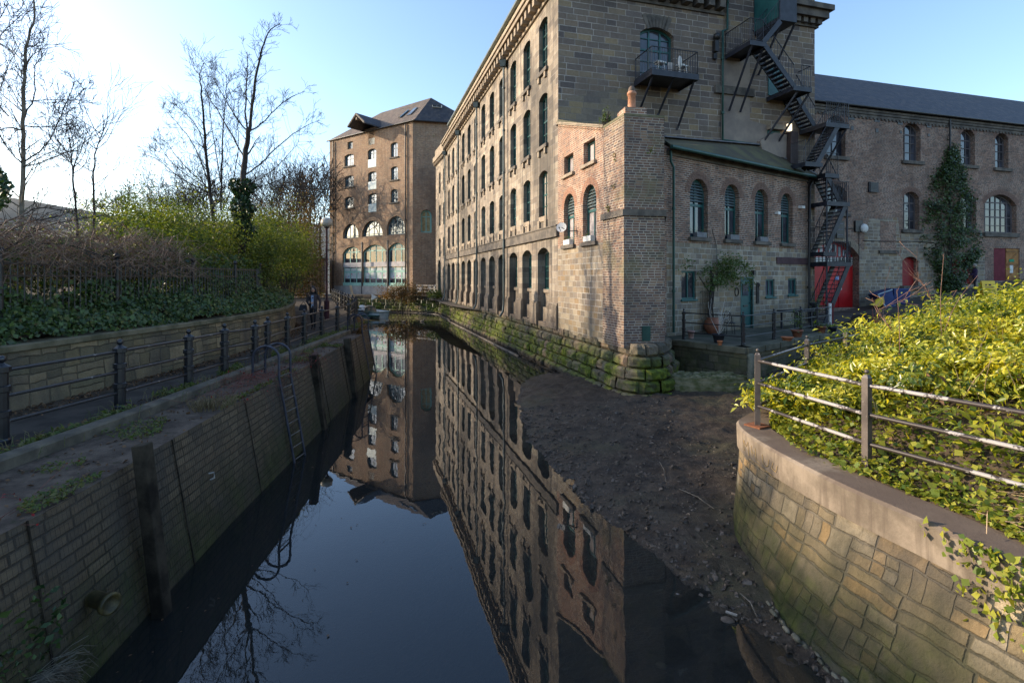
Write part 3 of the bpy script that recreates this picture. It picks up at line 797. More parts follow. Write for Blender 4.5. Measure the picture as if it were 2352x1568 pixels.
# the bottom of the ground openings sits on the wall foot: lift 2 cm so outline stays simple
ops = [[(a, max(z, 1.80)) for a, z in l] for l in ops]
WF.skin('river_wall_face', [(0, 1.6), (LF, 1.6), (LF, 15.9), (0, 15.9)], ops, deps, M_MILL, mill)
for k, i, l in meta:
    uc = U0 + BAY * i
    if k == 'g':
        lw = arch(uc - .52, uc + .70, 3.26, 4.98, .20)
        P = MB()      # light stone surround, panel below with plinth
        tri = tessellate_polygon([[Vector((a, b, 0)) for a, b in q] for q in ([(uc - .775, 1.78), (uc + .775, 1.78), (uc + .775, 4.88), (uc + .5, 5.05), (uc, 5.15), (uc - .5, 5.05), (uc - .775, 4.88)], lw)])
        fl = [(uc - .775, 1.78), (uc + .775, 1.78), (uc + .775, 4.88), (uc + .5, 5.05), (uc, 5.15), (uc - .5, 5.05), (uc - .775, 4.88)] + lw
        for t in tri: P.face([WF.P(fl[j][0], fl[j][1], -.33) for j in t], uv=[fl[j] for j in t])
        for a, b in zip(lw, lw[1:] + lw[:1]):
            P.face([WF.P(*a, -.33), WF.P(*b, -.33), WF.P(*b, -.42), WF.P(*a, -.42)])
        WF.box(P, uc - .6, uc + .76, 3.10, 3.26, -.36, -.24)
        WF.box(P, uc - .74, uc + .74, 1.7, 2.45, -.36, -.20)
        P.build('window_recess', M_MILL, mill)
        window(WF, lw, .41, mill, rnd.choice((M_GLASS, M_GLASS, M_GLASSD)), M_TEAL, vs=(.5,), hs=(.5,), fw=.06, mw=.04)
        Bm = MB()
        for q in range(7):
            u = uc - .46 + 1.1 * q / 6; WF.box(Bm, u - .009, u + .009, 3.30, 4.86, -.355, -.335)
        for zz in (3.75, 4.3): WF.box(Bm, uc - .5, uc + .68, zz - .012, zz + .012, -.352, -.338)
        Bm.build('window_bars', M_TEAL, mill)
    else:
        win = window(WF, l, .24, mill, rnd.choice((M_GLASS, M_GLASS, M_GLASS, M_GLASSD, M_GLASSB, M_BLIND)), M_TEAL, vs=(.34, .66), hs=(.25, .5, .75), fw=.06, mw=.028, thick={('h', 1)}, sill=(.10, .17, .12) if k < 2 else None, smat=M_TRIMD)
        if k < 2:
            for du in (-.42, .42): Bk = MB(); WF.box(Bk, uc + du - .09, uc + du + .09, l[0][1] - .42, l[0][1] - .168, -.01, .10); Bk.build('sill_bracket', M_TRIM, win)
        else:
            Bk = MB(); WF.box(Bk, uc - .50, uc + .50, 6.30, 6.54, -.2, .04)
            for du in (-.45, .45): WF.box(Bk, uc + du - .13, uc + du + .13, 5.98, 6.36, -.05, .085)
            Bk.build('sill', M_TRIM, win, bevel=.012)
# piers' plinths
for i in range(NB_ + 1):
    M = MB(); u0 = U0 + BAY * (i - 1) + .775 if i else 0.0; u1 = U0 + BAY * i - .775 if i < NB_ else LF
    WF.box(M, u0 + (-.06 if i else -.02), u1 + .06, 1.62, 2.62, -.05, .10); WF.box(M, u0 + (-.04 if i else -.01), u1 + .04, 2.62, 2.72, -.03, .06)
    M.build('pier_plinth', M_MILL, mill, bevel=.02)
M = MB(); WF.box(M, -.12, LF + .1, 5.50, 5.93, -.05, .13); WF.box(M, -.15, LF + .1, 5.93, 5.985, -.05, .17)
M.build('string_course', M_TRIMD, mill)
M = MB(); u = .25
WF.box(M, -.12, LF, 15.88, 16.02, -.05, .10); WF.box(M, -.55, LF, 16.40, 16.62, -.05, .52); WF.box(M, -.60, LF, 16.62, 16.76, -.05, .60)
while u < LF:
    WF.box(M, u - .14, u + .14, 16.02, 16.40, -.04, .42); u += .60
M.build('cornice', M_TRIM, mill)
# attic storey
WA = Wall(WF.P(0, 0, -.25)[:2], (-.2748, .9615), -1)
aops = []; u = 1.4
while u < LF - 1: aops.append(rect(u - .42, u + .42, 17.05, 18.0)); u += 2.95
WA.skin('attic_wall', [(0, 16.7), (LF, 16.7), (LF, 18.42), (0, 18.42)], aops, .08, M_CREAM, mill)
for l in aops: window(WA, l, .07, mill, M_GLASSB, M_PIPEG, vs=(.5,), hs=(.5,), fw=.05)
M = MB(); WA.box(M, -.3, LF, 18.42, 18.55, -.2, .22); M.build('attic_gutter', M_PIPEG, mill)
# further, lower bay of the mill
WG = Wall(WF.P(LF, 0, -.02)[:2], (-.318, .948), -1); LG = 5.9
g2 = []
for k, (a, b) in enumerate(rows):
    g2 += [arch(1.0, 1.9, a - .6, b - .75, .12), arch(3.2, 4.1, a - .6, b - .75, .12)]
bigarch = arch(3.1, 4.7, 1.9, 5.6, .8); g2 += [bigarch, arch(.9, 1.9, 1.9, 4.9, .15)]
WG.skin('river_wall_face', [(0, 1.6), (LG, 1.6), (LG, 16.0), (0, 16.0)], g2, .25, M_MILL, mill)
for l in g2: window(WG, l, .22, mill, M_GLASS, M_TEAL, vs=(.5,), hs=(.5,), fw=.06, mw=.03)
M = MB(); WG.box(M, 0, LG, 16.0, 16.5, -.05, .35); WG.box(M, 0, LG, 16.5, 17.3, -1.5, .1)
u = .3
while u < LG: WG.box(M, u - .12, u + .12, 15.7, 16.0, -.04, .25); u += .6
M.build('cornice', M_TRIM, mill)
# body behind the skins
M = MB()
q = [WF.P(.7, 0, -.6), WF.P(LF + LG, 0, -.6 - .0), WF.P(LF + LG, 0, -13), WF.P(.7, 0, -13)]
M.hexa([(*p[:2], 1.0) for p in q] + [(*p[:2], 16.6) for p in q])
q = [WF.P(.02, 0, -.3), WF.P(LF, 0, -.3), WF.P(LF, 0, -13), WF.P(.02, 0, -13)]
M.hexa([(*p[:2], 16.6) for p in q] + [(*p[:2], 18.6) for p in q])
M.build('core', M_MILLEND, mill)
# gable end wall facing the camera side
LE = 8.1; LT = 13.25
dl = WE.uz(*ze(1067, 900))[0]; dr = WE.uz(*ze(1462, 900))[0]; dtop = WE.uz(*ze(1240, 318))[1]; dspr = WE.uz(*ze(1467, 385))[1]
door = arch(dl, dr, 12.28, dtop, .32)
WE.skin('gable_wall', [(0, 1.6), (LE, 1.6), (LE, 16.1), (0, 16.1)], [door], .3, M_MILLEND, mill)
window(WE, door, .27, mill, M_GLASSD, M_TEAL, vs=(.333, .667), hs=(.22, .42, .62, .82), fw=.09, mw=.04, thick={('v', 0), ('v', 1), ('h', 2)}, name='balcony_door')
M = MB()
for i in range(7):
    a = -.75 + 1.5 * i / 6; cu = (dl + dr) / 2
    u = cu + sin(a * .62) * 1.0; zz = dspr - .35 + cos(a * .62) * .55
    b0 = WE.P(cu + sin(a * .5) * 1.05, dtop - .28 + cos(a) * .28 - .02, .006); b1 = WE.P(cu + sin(a * .62) * 1.45, dtop + .42 + cos(a) * .1, .006)
    M.beam(b0, b1, .22, .03, up=WE.n.to_3d())
M.build('door_arch_stones', M_TRIMD, mill)
M = MB()
WE.box(M, -.55, LE, 16.35, 16.6, -.05, .52); WE.box(M, -.6, LE, 16.6, 16.76, -.05, .60); WE.box(M, -.1, LE, 15.75, 15.88, -.05, .08)
u = .2
while u < LE: WE.box(M, u - .15, u + .15, 15.92, 16.33, -.04, .42); u += .58
M.build('cornice', M_TRIMD, mill)
M = MB(); WE.box(M, -.1, LE, 16.76, 18.6, -.6, -.25); M.build('parapet', M_MILLEND, mill)
# stair tower at the gable's right
T = Wall(WE.P(0, 0, .0)[:2], e)
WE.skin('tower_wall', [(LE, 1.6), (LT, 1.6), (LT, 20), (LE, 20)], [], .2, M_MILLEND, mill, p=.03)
M = MB(); q = [WE.P(LE, 0, .028), WE.P(LT, 0, .028), WE.P(LT, 0, -6), WE.P(LE, 0, -6)]
for i in (1, 2, 3):
    a, b = q[i], q[(i + 1) % 4]; M.face([(*a[:2], 1.6), (*b[:2], 1.6), (*b[:2], 20), (*a[:2], 20)])
M.face([(*p[:2], 20) for p in q]); M.build('tower_side', M_MILLEND, mill)
M = MB(); WE.box(M, 11.0, LT + .45, 16.2, 16.55, -1.5, .45); WE.box(M, 10.95, LT + .62, 16.55, 16.80, -1.6, .60); WE.box(M, 11.1, LT + .15, 15.85, 16.0, -1.2, .12)
u = 11.2
while u < LT + .4: WE.box(M, u - .13, u + .13, 15.95, 16.2, -.03, .3); u += .42
for p in (-.25, -.7): WE.box(M, LT, LT + .32, 15.95, 16.2, p - .13, p + .13)
M.build('cornice', M_TRIMD, mill)
# patches of old render on the gable, sloping line of a vanished roof
def patch(name, pts, mat, p):
    M = MB(); pts = [WE.uz(*q) for q in pts]; 
    M.face([WE.P(a, z, p) for a, z in pts][::-1] if False else [WE.P(a, z, p) for a, z in pts], uv=pts); return M.build(name, mat, mill)
M_MILLEND2 = masonry('gable_repair_stone', .62, .26, .015, [(.20, .17, .14), (.17, .145, .13), (.26, .21, .15), (.23, .19, .15), (.30, .23, .14)],
                     (.27, .23, .19), sootamt=.35, sootscale=.6, bump=.5, dist=.01, jit=.006, vary=.6)
patch('render_patch', [(1284, 290), (1284, 243), ze(180, 1160), ze(470, 1095), ze(800, 1045), ze(1010, 1005), ze(1010, 1440), (1440, 300)][::-1], M_MILLEND2, .006)
patch('render_patch', [zs(110, 560), zs(110, 900), zs(110, 1380), zs(560, 1440), zs(560, 1230), zs(392, 1180), zs(392, 560)], M_RENDER, .036)
M = MB(); a, za = WE.uz(*zs(45, 880)); b, zb_ = WE.uz(*zs(425, 960)); WE.box(M, a, b, (za + zb_) / 2 - .08, (za + zb_) / 2 + .28, .0, .14); M.build('stone_corbel', M_TRIMD, mill)
# green rainwater pipes
def pipe_on(W, pts, r, mat, parent, name='drainpipe', p=.12, brackets=True):
    M = MB(); P = [W.P(u, z, p) for u, z in pts]; M.tube(P, r, 8)
    for a, b in zip(P[:-1], P[1:]):
        n = int((b - a).length / 2.2)
        for k in range(n):
            c = a.lerp(b, (k + .5) / n); dd = (b - a).normalized() * .05; M.tube([c - dd, c + dd], r * 1.45, 8)
    return M.build(name, mat, parent)
for u in (U0 + BAY * 2.5, U0 + BAY * 5.5, U0 + BAY * 8.5, LF - .12):
    o = pipe_on(WF, [(u, 16.1), (u, 15.6), (u, 6.1), (u, 2.3)], .06, M_PIPEG, mill, p=.2)
    M = MB(); M.tube([WF.P(u, 2.3, .2), WF.P(u, 1.9, .25), WF.P(u, 1.62, .42)], .065, 8)
    M.build('pipe_shoe', M_PIPEG, o); M = MB(); c = WF.P(u, 0, .22); M.box((c.x, c.y, 15.75), (.3, .3, .34), rz=-.27, top=1.25); M.build('rain_head', M_PIPEG, o)
pp = WE.uz(*zs(155, 0)); a1 = WE.uz(*zs(158, 300)); a2 = WE.uz(*zs(112, 320)); a3 = WE.uz(*zs(112, 1378)); a4 = WE.uz(*zs(498, 1430)); a5 = WE.uz(*zs(498, 1480))
pipe_on(WE, [(pp[0], 20), a1, a2, a3, a4, a5], .055, M_PIPE, mill, p=.14)
# fixtures on the gable
M = MB(); c = WE.P(*WE.uz(*ze(1938, 455)), .2); M.ball(c, .17, 10); M.tube([c, c + WE.n.to_3d() * -.2], .05)
a, zz = WE.uz(*ze(1938, 560)); WE.box(M, a - .10, a + .10, zz - .25, zz + .25, .0, .22); a, zz = WE.uz(*ze(1935, 690)); WE.box(M, a - .09, a + .09, zz - .05, zz + .2, .0, .12)
tag(M.build('extractor_vent', M_BLKPIPE), 'dark round extractor vent on the gable between balcony and fire escape', 'vent')

# ---- balcony on the gable
bal = MB(); BZ = 12.16; b0, b1, bp = 3.55, 5.71, 1.40
WE.box(bal, b0, b1, BZ, BZ + .09, .0, bp)
balc = bal.build('balcony', M_STAIR, mill)
M = MB(); WE.box(M, b0 - .03, b1 + .03, BZ - .10, BZ + .14, bp, bp + .05); WE.box(M, b0 - .04, b0, BZ - .1, BZ + .14, 0, bp); WE.box(M, b1, b1 + .04, BZ - .1, BZ + .14, 0, bp)
M.build('balcony_edge', M_STAIR, balc)
def railing(W, pts, h, mat, parent, step=.12, name='railing', rb=.011, top=.022):
    """balustrade along (u,z,p) points"""
    M = MB()
    for (a, b) in zip(pts[:-1], pts[1:]):
        A = W.P(*a); B = W.P(*b); n = max(1, int((B - A).length / step))
        M.beam(A + Vector((0, 0, h)), B + Vector((0, 0, h)), top * 2, top)
        M.beam(A + Vector((0, 0, .10)), B + Vector((0, 0, .10)), top * 1.4, top * .7)
        for k in range(n + 1):
            c = A.lerp(B, k / n); M.tube([c, c + Vector((0, 0, h))], rb if k % 9 else rb * 1.8, 4, False, False)
    return M.build(name, mat, parent)
railing(WE, [(b0, BZ + .1, .05), (b0, BZ + .1, bp), (b1, BZ + .1, bp), (b1, BZ + .1, .05)], .98, M_STAIR, balc)
M = MB()
for u in (b0 + .12, (b0 + b1) / 2, b1 - .1):
    M.beam(WE.P(u, BZ, bp - .05), WE.P(u + .05, 10.5 if u > b1 - .5 else 11.0, .08), .07); M.beam(WE.P(u + .05, 10.5 if u > b1 - .5 else 11.0, .08), WE.P(u + .0, 10.35 if u > b1 - .5 else 10.85, .0), .07)
M.build('support_strut', M_STAIR, balc)
def stool(u, p, ht, lab):
    c = WE.P(u, BZ + .09, p); t = thing('stool', c, lab, 'stool', 'stools on the balcony')
    M = MB(); M.box((c.x, c.y, c.z + ht), (.34, .34, .04), .3); M.box((c.x - .1, c.y, c.z + ht + .06), (.30, .30, .03), .3); M.build('seat', M_WHITE, t)
    for a in range(4):
        M = MB(); dx, dy = cos(a * pi / 2 + .8), sin(a * pi / 2 + .8)
        M.tube([(c.x + dx * .24, c.y + dy * .24, c.z), (c.x + dx * .15, c.y + dy * .15, c.z + ht)], .014, 5); M.build('leg', M_WHITE, t)
stool(4.35, .75, .62, 'white stool on the balcony in front of the green doors')
stool(5.35, .85, .55, 'white stool at the right end of the balcony')
M = MB(); WE.box(M, 4.78, 5.02, BZ + .09, BZ + .85, .62, .66)
tag(M.build('leaning_board', plain('beige_board', (.42, .37, .34), (.5, .45, .40))), 'beige board leaning upright on the balcony', 'board')
M = MB(); c = WE.P(5.12, BZ + .75, 1.0); M.ball(c, .22, 10, (.4, .35, 1.3)); M.tube([c, (c.x, c.y, BZ + .09)], .02, 6)
tag(M.build('folded_parasol', M_WHITE), 'small folded white parasol standing on the balcony', 'parasol')

# ---- fire escape on the tower
fe = thing('fire_escape', WE.P(11, 1.6, .8), 'zigzag black steel fire escape stair down the tower and past the brick wing', 'fire escape')
def landing(u0, u1, p0, p1, z, rails=(), W=WE):
    M = MB(); W.box(M, u0, u1, z - .04, z, p0, p1); W.box(M, u0 - .03, u1 + .03, z - .16, z + .04, p1, p1 + .04); W.box(M, u0 - .03, u0, z - .16, z + .04, p0, p1); W.box(M, u1, u1 + .03, z - .16, z + .04, p0, p1)
    o = M.build('landing', M_STAIR, fe)
    for r in rails: railing(W, [(a, z, b) for a, b in r], 1.0, M_STAIR, o, .11, rb=.010, top=.02)
def flight(a, b, w0, w1, n, rail=True, W=WE):
    """a,b = (u,z) ends; spans p w0..w1"""
    M = MB()
    for i in range(1, n):
        t = i / n; u = a[0] + (b[0] - a[0]) * t; z = a[1] + (b[1] - a[1]) * t
        W.box(M, u - .13, u + .13, z - .03, z, w0, w1)
    o = M.build('stair_flight', M_STAIR, fe)
    S = MB()
    for w_ in (w0, w1): S.beam(W.P(a[0], a[1], w_), W.P(b[0], b[1], w_), .05, .22)
    S.build('stringer', M_STAIR, o)
    if rail:
        for w_ in (w0, w1): railing(W, [(a[0], a[1], w_), (b[0], b[1], w_)], .95, M_STAIR, o, .2, rb=.009, top=.018)
def brace(*segs):
    for a, b in segs: M = MB(); M.beam(WE.P(*a), WE.P(*b), .07); M.build('brace', M_STAIR, fe)
# enclosed box at the top
M = MB(); q = lambda u, z, p: WE.P(u, z, p)
M.hexa([q(9.71, 15.05, 1.6), q(10.64, 15.05, 1.6), q(10.64, 15.05, .02), q(9.71, 15.05, .02), q(9.71, 19, 1.6), q(10.64, 19, 1.6), q(10.64, 19, .02), q(9.71, 19, .02)])
M.build('stair_enclosure', M_STAIR, fe)
M = MB(); WE.box(M, 9.685, 9.71, 15.2, 18.9, .1, 1.55); M.build('enclosure_side_panel', M_TEAL, fe)
flight((9.75, 15.0), (8.85, 13.95), .9, 1.6, 6)
landing(8.16, 8.95, .03, 1.6, 13.92, rails=([(8.16, .05), (8.16, 1.6), (8.85, 1.6)],))
flight((8.85, 13.92), (10.5, 12.2), .9, 1.6, 11)
landing(10.45, 11.4, .03, 1.6, 12.2, rails=([(10.9, 1.6), (11.4, 1.6), (11.4, .9)],))
flight((11.4, 12.2), (12.5, 10.8), .08, .78, 9)
landing(12.35, 13.65, .04, 1.5, 10.78, rails=([(12.4, 1.5), (13.65, 1.5), (13.65, .1)],))
flight((13.1, 10.78), (11.75, 8.75), .85, 1.5, 13)
landing(11.1, 12.0, .8, 1.6, 8.9, rails=([(11.1, 1.6), (11.1, .8)],))
brace(((8.3, 13.8, 1.55), (8.3, 11.4, .1)), ((8.9, 13.8, 1.55), (8.9, 11.4, .1)), ((10.7, 12.0, 1.55), (10.1, 10.0, .1)), ((11.35, 12.0, 1.55), (10.9, 10.0, .1)),
      ((9.9, 15.0, 1.5), (9.9, 13.2, .1)), ((10.6, 15.0, 1.5), (10.6, 13.2, .1)), ((13.6, 10.7, 1.5), (13.15, 8.3, .1)), ((13.1, 10.7, 1.5), (12.7, 8.3, .1)))
# lower run, right of the low brick building
landing(12.85, 13.6, .2, 1.0, 8.6, rails=([(13.6, 1.0), (12.9, 1.0)],))
flight((13.0, 8.6), (13.75, 7.35), .25, .95, 7)
landing(12.95, 14.25, .1, 1.0, 7.3, rails=([(13.3, 1.0), (14.25, 1.0), (14.25, .1)],))
flight((14.15, 7.3), (12.9, 5.0), .28, .98, 12)
landing(12.75, 13.4, .25, 1.0, 4.95, rails=([(12.75, 1.0), (13.4, 1.0)],))
landing(12.95, 14.35, .1, 1.0, 4.48, rails=([(13.3, 1.0), (14.35, 1.0), (14.35, .1)],))
flight((14.3, 4.48), (12.85, 1.65), .15, .98, 14)
M = MB(); M.beam(WE.P(12.98, 1.55, .95), WE.P(12.98, 8.5, .95), .06); M.build('support_post', M_STAIR, fe)
M = MB(); M.beam(WE.P(14.2, 4.4, .95), WE.P(14.2, 7.2, .95), .06); M.build('support_post', M_STAIR, fe)
# doors and lamp behind the stair
a, za = WE.uz(*zs(570, 790)); b, zb_ = WE.uz(*zs(690, 940))
M = MB(); WE.box(M, a, b + .1, zb_ - .05, za + .6, .03, .07); M.build('escape_door', M_TEAL, mill)
a, za = WE.uz(*zs(555, 1230)); b, zb_ = WE.uz(*zs(700, 1290))
M = MB(); WE.box(M, a, b, zb_, za, .03, .30); M.build('door_lintel', M_TRIM, mill)
M = MB(); WE.box(M, a + .05, b - .1, zb_ - 1.7, zb_, .03, .06); M.build('escape_door', M_TEAL, mill)
M = MB(); a, za = WE.uz(*zs(727, 1270)); WE.box(M, a - .09, a + .09, za - .16, za + .16, .28, .42)
lm = NB('lit_bulkhead_lamp'); em = lm.n('ShaderNodeEmission'); em.inputs[0].default_value = (1, .85, .6, 1); em.inputs[1].default_value = .9
tag(M.build('wall_lamp', lm.done(em.outputs[0])), 'small lit lamp beside the lintel below the upper fire escape flights', 'lamp')

# ------------------------------------------------------------------ rock-faced plinth along the water
def blocks(M, path, courses, seed, rl, wl=(.36, .85), bulge=.035):
    """rough stone blocks along a plan path. courses: [(z0,z1,offset)] ; outward = left of travel; rl collects per-face random"""
    R = random.Random(seed)
    P = [Vector(p) for p in path]; S = [0]
    for a, b in zip(P[:-1], P[1:]): S.append(S[-1] + (b - a).length)
    def pos(s):
        s = max(0, min(S[-1] - 1e-4, s)); i = 0
        while S[i + 1] < s: i += 1
        t = (s - S[i]) / (S[i + 1] - S[i]); d = (P[i + 1] - P[i]).normalized()
        return P[i].lerp(P[i + 1], t), Vector((-d.y, d.x))
    for (z0, z1, off) in courses:
        s = R.uniform(-.3, 0)
        while s < S[-1]:
            L = R.uniform(*wl); r = R.random(); s1 = s + L; ex = R.uniform(-.05, .06); seedv = R.uniform(0, 99)
            nx, nz = 9, 5; base = len(M.v); V = []
            for j in range(nz + 1):
                for i in range(nx + 1):
                    a, b = i / nx, j / nz
                    e_ = min(a, 1 - a) * L; f_ = min(b, 1 - b) * (z1 - z0)
                    rd = min(1, min(e_, f_) / .035)
                    c, n = pos(s + (L - .02) * a + .01)
                    nn = noise.noise(Vector((s * 3 + a * 3.1, b * 2.3, seedv))) + .9 * noise.noise(Vector((a * L * 9, b * (z1 - z0) * 11, seedv)))
                    o = off + ex + bulge * (rd ** .6) * (1 + 1.1 * nn) - .045 * (1 - rd) - .10 * (b - .5) * (z1 - z0)
                    q = c + n * o; zz = z0 + .008 + (z1 - z0 - .016) * b
                    V.append((q.x, q.y, zz + nn * .012))
            F = []
            for j in range(nz):
                for i in range(nx):
                    k = j * (nx + 1) + i; F.append((k, k + 1, k + nx + 2, k + nx + 1))
            # top and back skirt
            for i in range(nx + 1):
                c, n = pos(s + (L - .02) * i / nx + .01); q = c + n * (off - .35); V.append((q.x, q.y, z1 - .01))
            t0 = nz * (nx + 1); t1 = (nz + 1) * (nx + 1)
            for i in range(nx): F.append((t0 + i, t0 + i + 1, t1 + i + 1, t1 + i))
            M.mesh(V, F, False); rl += [r] * len(F)
            s = s1
def build_blocks(name, path, courses, seed, parent, mat=None, **kw):
    M = MB(); rl = []; blocks(M, path, courses, seed, rl, **kw)
    o = M.build(name, mat or M_PLINTH, parent)
    at_ = o.data.attributes.new('rnd', 'FLOAT', 'FACE'); at_.data.foreach_set('value', rl)
    return o
# path travels toward the camera; outward (river) is to the left-hand ... x decreasing
corner = [(3.42, 16.35), (3.58, 15.95), (3.80, 15.72), (4.15, 15.72), (4.55, 15.95), (4.95, 16.6), (5.4, 17.6)]
PP = [WF.P(-5.2, 0)[:2], WF.P(0, 0)[:2], WF.P(15, 0)[:2], WF.P(LF, 0)[:2], WG.P(LG, 0)[:2]]
PP = [tuple(p) for p in PP]
farw = [(-6.75, 52.0), (-7.3, 54.2), (-9.3, 56.4), (-12.2, 57.6), (-19, 58.4)]
path_far = [tuple(p) for p in smooth_path([(-4.95, 46.2), (-5.9, 49.5), (-6.7, 52.3), (-7.6, 54.4), (-9.5, 56.2), (-12.2, 57.5), (-19, 58.4)], 1)]
pl = thing('mossy_plinth', (1.5, 22, 0), 'battered plinth of big rock faced mossy stones at the foot of the mill', 'stone plinth')
cs = [(-.35, .02, .95), (.02, .34, .78), (.34, .70, .60), (.70, 1.05, .44), (1.05, 1.40, .28), (1.40, 1.78, .12)]
near = [corner[i] for i in (6, 5, 4, 3, 2, 1, 0)] + [PP[0], PP[1], PP[2], tuple(WF.P(25.4, 0)[:2])]
near = [tuple(p) for p in smooth_path(near, 1)]
# left of travel away from camera is -X: good
build_blocks('stone_courses', near, [(a, b, c * .62 - .10) for a, b, c in cs], 3, pl)
farq = thing('quay_wall', (-9, 56, 0), 'far mossy stone quay wall curving round below the warehouse', 'quay wall')
build_blocks('stone_courses', path_far, [(a, b, c * .42 - .05) for a, b, c in cs], 5, farq, wl=(.6, 1.1))
M = MB(); Pq = [Vector((*p, 1.79)) for p in path_far]
ins_ = [Vector((*q, 1.79)) for q in offs(path_far, 2.2)]
ribbon(M, Pq, ins_); M.build('quay_top', M_YARD, farq)
M = MB()
for path_, cc in ((near, .50), (path_far, .36)):
    P2 = offs(path_, -cc)
    pts = [Vector((*p, .03)) for p in P2]
    for a, b in zip(pts[:-1], pts[1:]): 
        if a.y > 21 and b.y < 57.5: M.beam(a + Vector((-.10, 0, -.02)), b + Vector((-.10, 0, -.02)), .07, .07)
tag(M.build('waterline_kerb', plain('wet_pale_kerb', (.10, .085, .07), (.20, .17, .14), 3, .5, .3, .01)), 'pale timber edge beam along the waterline under the mossy stones', 'edge beam')

# ------------------------------------------------------------------ low brick building in front of the gable
low = thing('brick_outbuilding', (5, 18, 1.6), 'low brick and stone outbuilding with arched windows and a tall chimney stack beside the terrace', 'brick building')
UB = -4.36       # stack begins here
zt0, zt1 = 10.17, 8.83
ZS = 4.98
g = []; deps = []
A1 = arch(-1.77, -.67, 5.07, 7.09, .55); A2 = arch(-3.72, -2.56, 5.07, 7.12, .58)
S1_ = rect(-1.66, -.70, 7.86, 8.62); S2_ = rect(-3.62, -2.62, 7.88, 8.70)
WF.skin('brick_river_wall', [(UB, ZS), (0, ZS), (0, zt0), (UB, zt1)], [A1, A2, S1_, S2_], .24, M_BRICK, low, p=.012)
WF.skin('stone_river_wall', [(UB, 1.6), (0, 1.6), (0, ZS), (UB, ZS)], [], .2, M_STONEL_L if False else M_STONEL, low, p=.012)
def louvre_window(W, l, d, nm='arched_window', box=True, parent=low, louv=True, gl=None):
    us = [a for a, b in l]; zs_ = [b for a, b in l]; u0, u1, z0, z1 = min(us), max(us), min(zs_), max(zs_)
    g_ = window(W, l, d, parent, gl or M_CURT, M_TEAL, vs=(.5,), hs=(.56,), fw=.08, mw=.05, thick={('h', 0)}, sill=(.10, .14, .12), smat=M_TRIMD)
    M = MB(); zz = z0 + (z1 - z0) * .62
    while zz < z1 - .12:
        a, b = u0 + .08, u1 - .08
        while a < b and top_at(l, a) < zz + .1: a += .02; b -= .02
        if b - a > .1:
            M.hexa([W.P(a, zz, -d + .09), W.P(b, zz, -d + .09), W.P(b, zz, -d + .05), W.P(a, zz, -d + .05), W.P(a, zz + .07, -d + .05), W.P(b, zz + .07, -d + .05), W.P(b, zz + .07, -d + .02), W.P(a, zz + .07, -d + .02)])
        zz += .115
    M.build('louvres', M_PIPEG, g_)
    return g_
def ring(W, l, wd, mat, parent, name='brick_arch', p=.016, n=None):
    """ring of voussoirs around the curved head"""
    hd = l[2:]; M = MB(); cu = (l[0][0] + l[1][0]) / 2
    zs_ = [b for a, b in hd]; zc = min(zs_) if max(zs_) - min(zs_) > .4 * (l[1][0] - l[0][0]) else min(zs_) - (l[1][0] - l[0][0]) * .55
    k = len(hd)
    for r_ in range(2 if wd > .2 else 1):
        w0 = wd / (2 if wd > .2 else 1)
        for i in range(k - 1):
            for s_ in range(2):
                t0, t1 = s_ / 2 + .04, (s_ + 1) / 2 - .04
                a = Vector(hd[i]).lerp(Vector(hd[i + 1]), t0); b = Vector(hd[i]).lerp(Vector(hd[i + 1]), t1)
                na = (a - Vector((cu, zc))).normalized(); nb = (b - Vector((cu, zc))).normalized()
                a0, b0 = a + na * (w0 * r_ + .01), b + nb * (w0 * r_ + .01); a1, b1 = a + na * (w0 * (r_ + 1) - .005), b + nb * (w0 * (r_ + 1) - .005)
                M.face([W.P(*b0, p), W.P(*a0, p), W.P(*a1, p), W.P(*b1, p)])
    return M.build(name, mat, parent)
M_VOUS = plain('gauged_brick', (.24, .12, .08), (.36, .19, .12), 14, .9, .3, .006)
M_VOUSD = plain('dark_gauged_brick', (.15, .09, .07), (.25, .15, .11), 14, .9, .3, .006)
for l in (A1, A2):
    louvre_window(WF, l, .22); ring(WF, l, .26, M_VOUS, low)
for l in (S1_, S2_): window(WF, l, .22, low, M_CURT, M_TEAL, vs=(.5,), fw=.07, sill=(.12, .12, .12), smat=M_TRIM)
# chimney stack
sd = Vector((.98, .2)).normalized()
c1 = WF.P(UB, 0, .05); c2 = WF.P(-5.79, 0, .05); c3 = c2 + Vector((sd.x, sd.y, 0)) * 1.34; c4 = Vector((5.62, 19.4, 0)); c5 = WF.P(UB, 0, -1.6)
def prism(M, pts, z0, z1): 
    n = len(pts); b = len(M.v)
    for i in range(n):
        a, c = pts[i], pts[(i + 1) % n]; M.face([(a[0], a[1], z0), (c[0], c[1], z0), (c[0], c[1], z1), (a[0], a[1], z1)])
    M.face([(p[0], p[1], z1) for p in pts])
def grow(pts, k):
    c = sum((Vector((p[0], p[1])) for p in pts), Vector((0, 0))) / len(pts)
    return [tuple(c + (Vector((p[0], p[1])) - c) * (1 + k / (Vector((p[0], p[1])) - c).length)) for p in pts]
st = [c1, c2, c3, c4, c5]
M = MB(); prism(M, grow(st, .03), 1.62, 5.72); prism(M, st, 5.9, 8.80)
stk = M.build('chimney_stack', M_BRICKSTACK, low)
M = MB(); prism(M, grow(st, .11), 5.70, 5.90); M.build('stack_ledge', M_TRIMD, stk)
M = MB(); prism(M, grow(st, .02), 8.79, 8.86); M.build('stack_cap', plain('mossy_mortar_cap', (.12, .11, .06), (.2, .17, .10), 3), stk)
cc = at(1451, 255, 17.1); M = MB(); M.box((cc.x, cc.y, 9.04), (.72, .72, .42), .15); M.build('chimney_base', M_BRICK, stk)
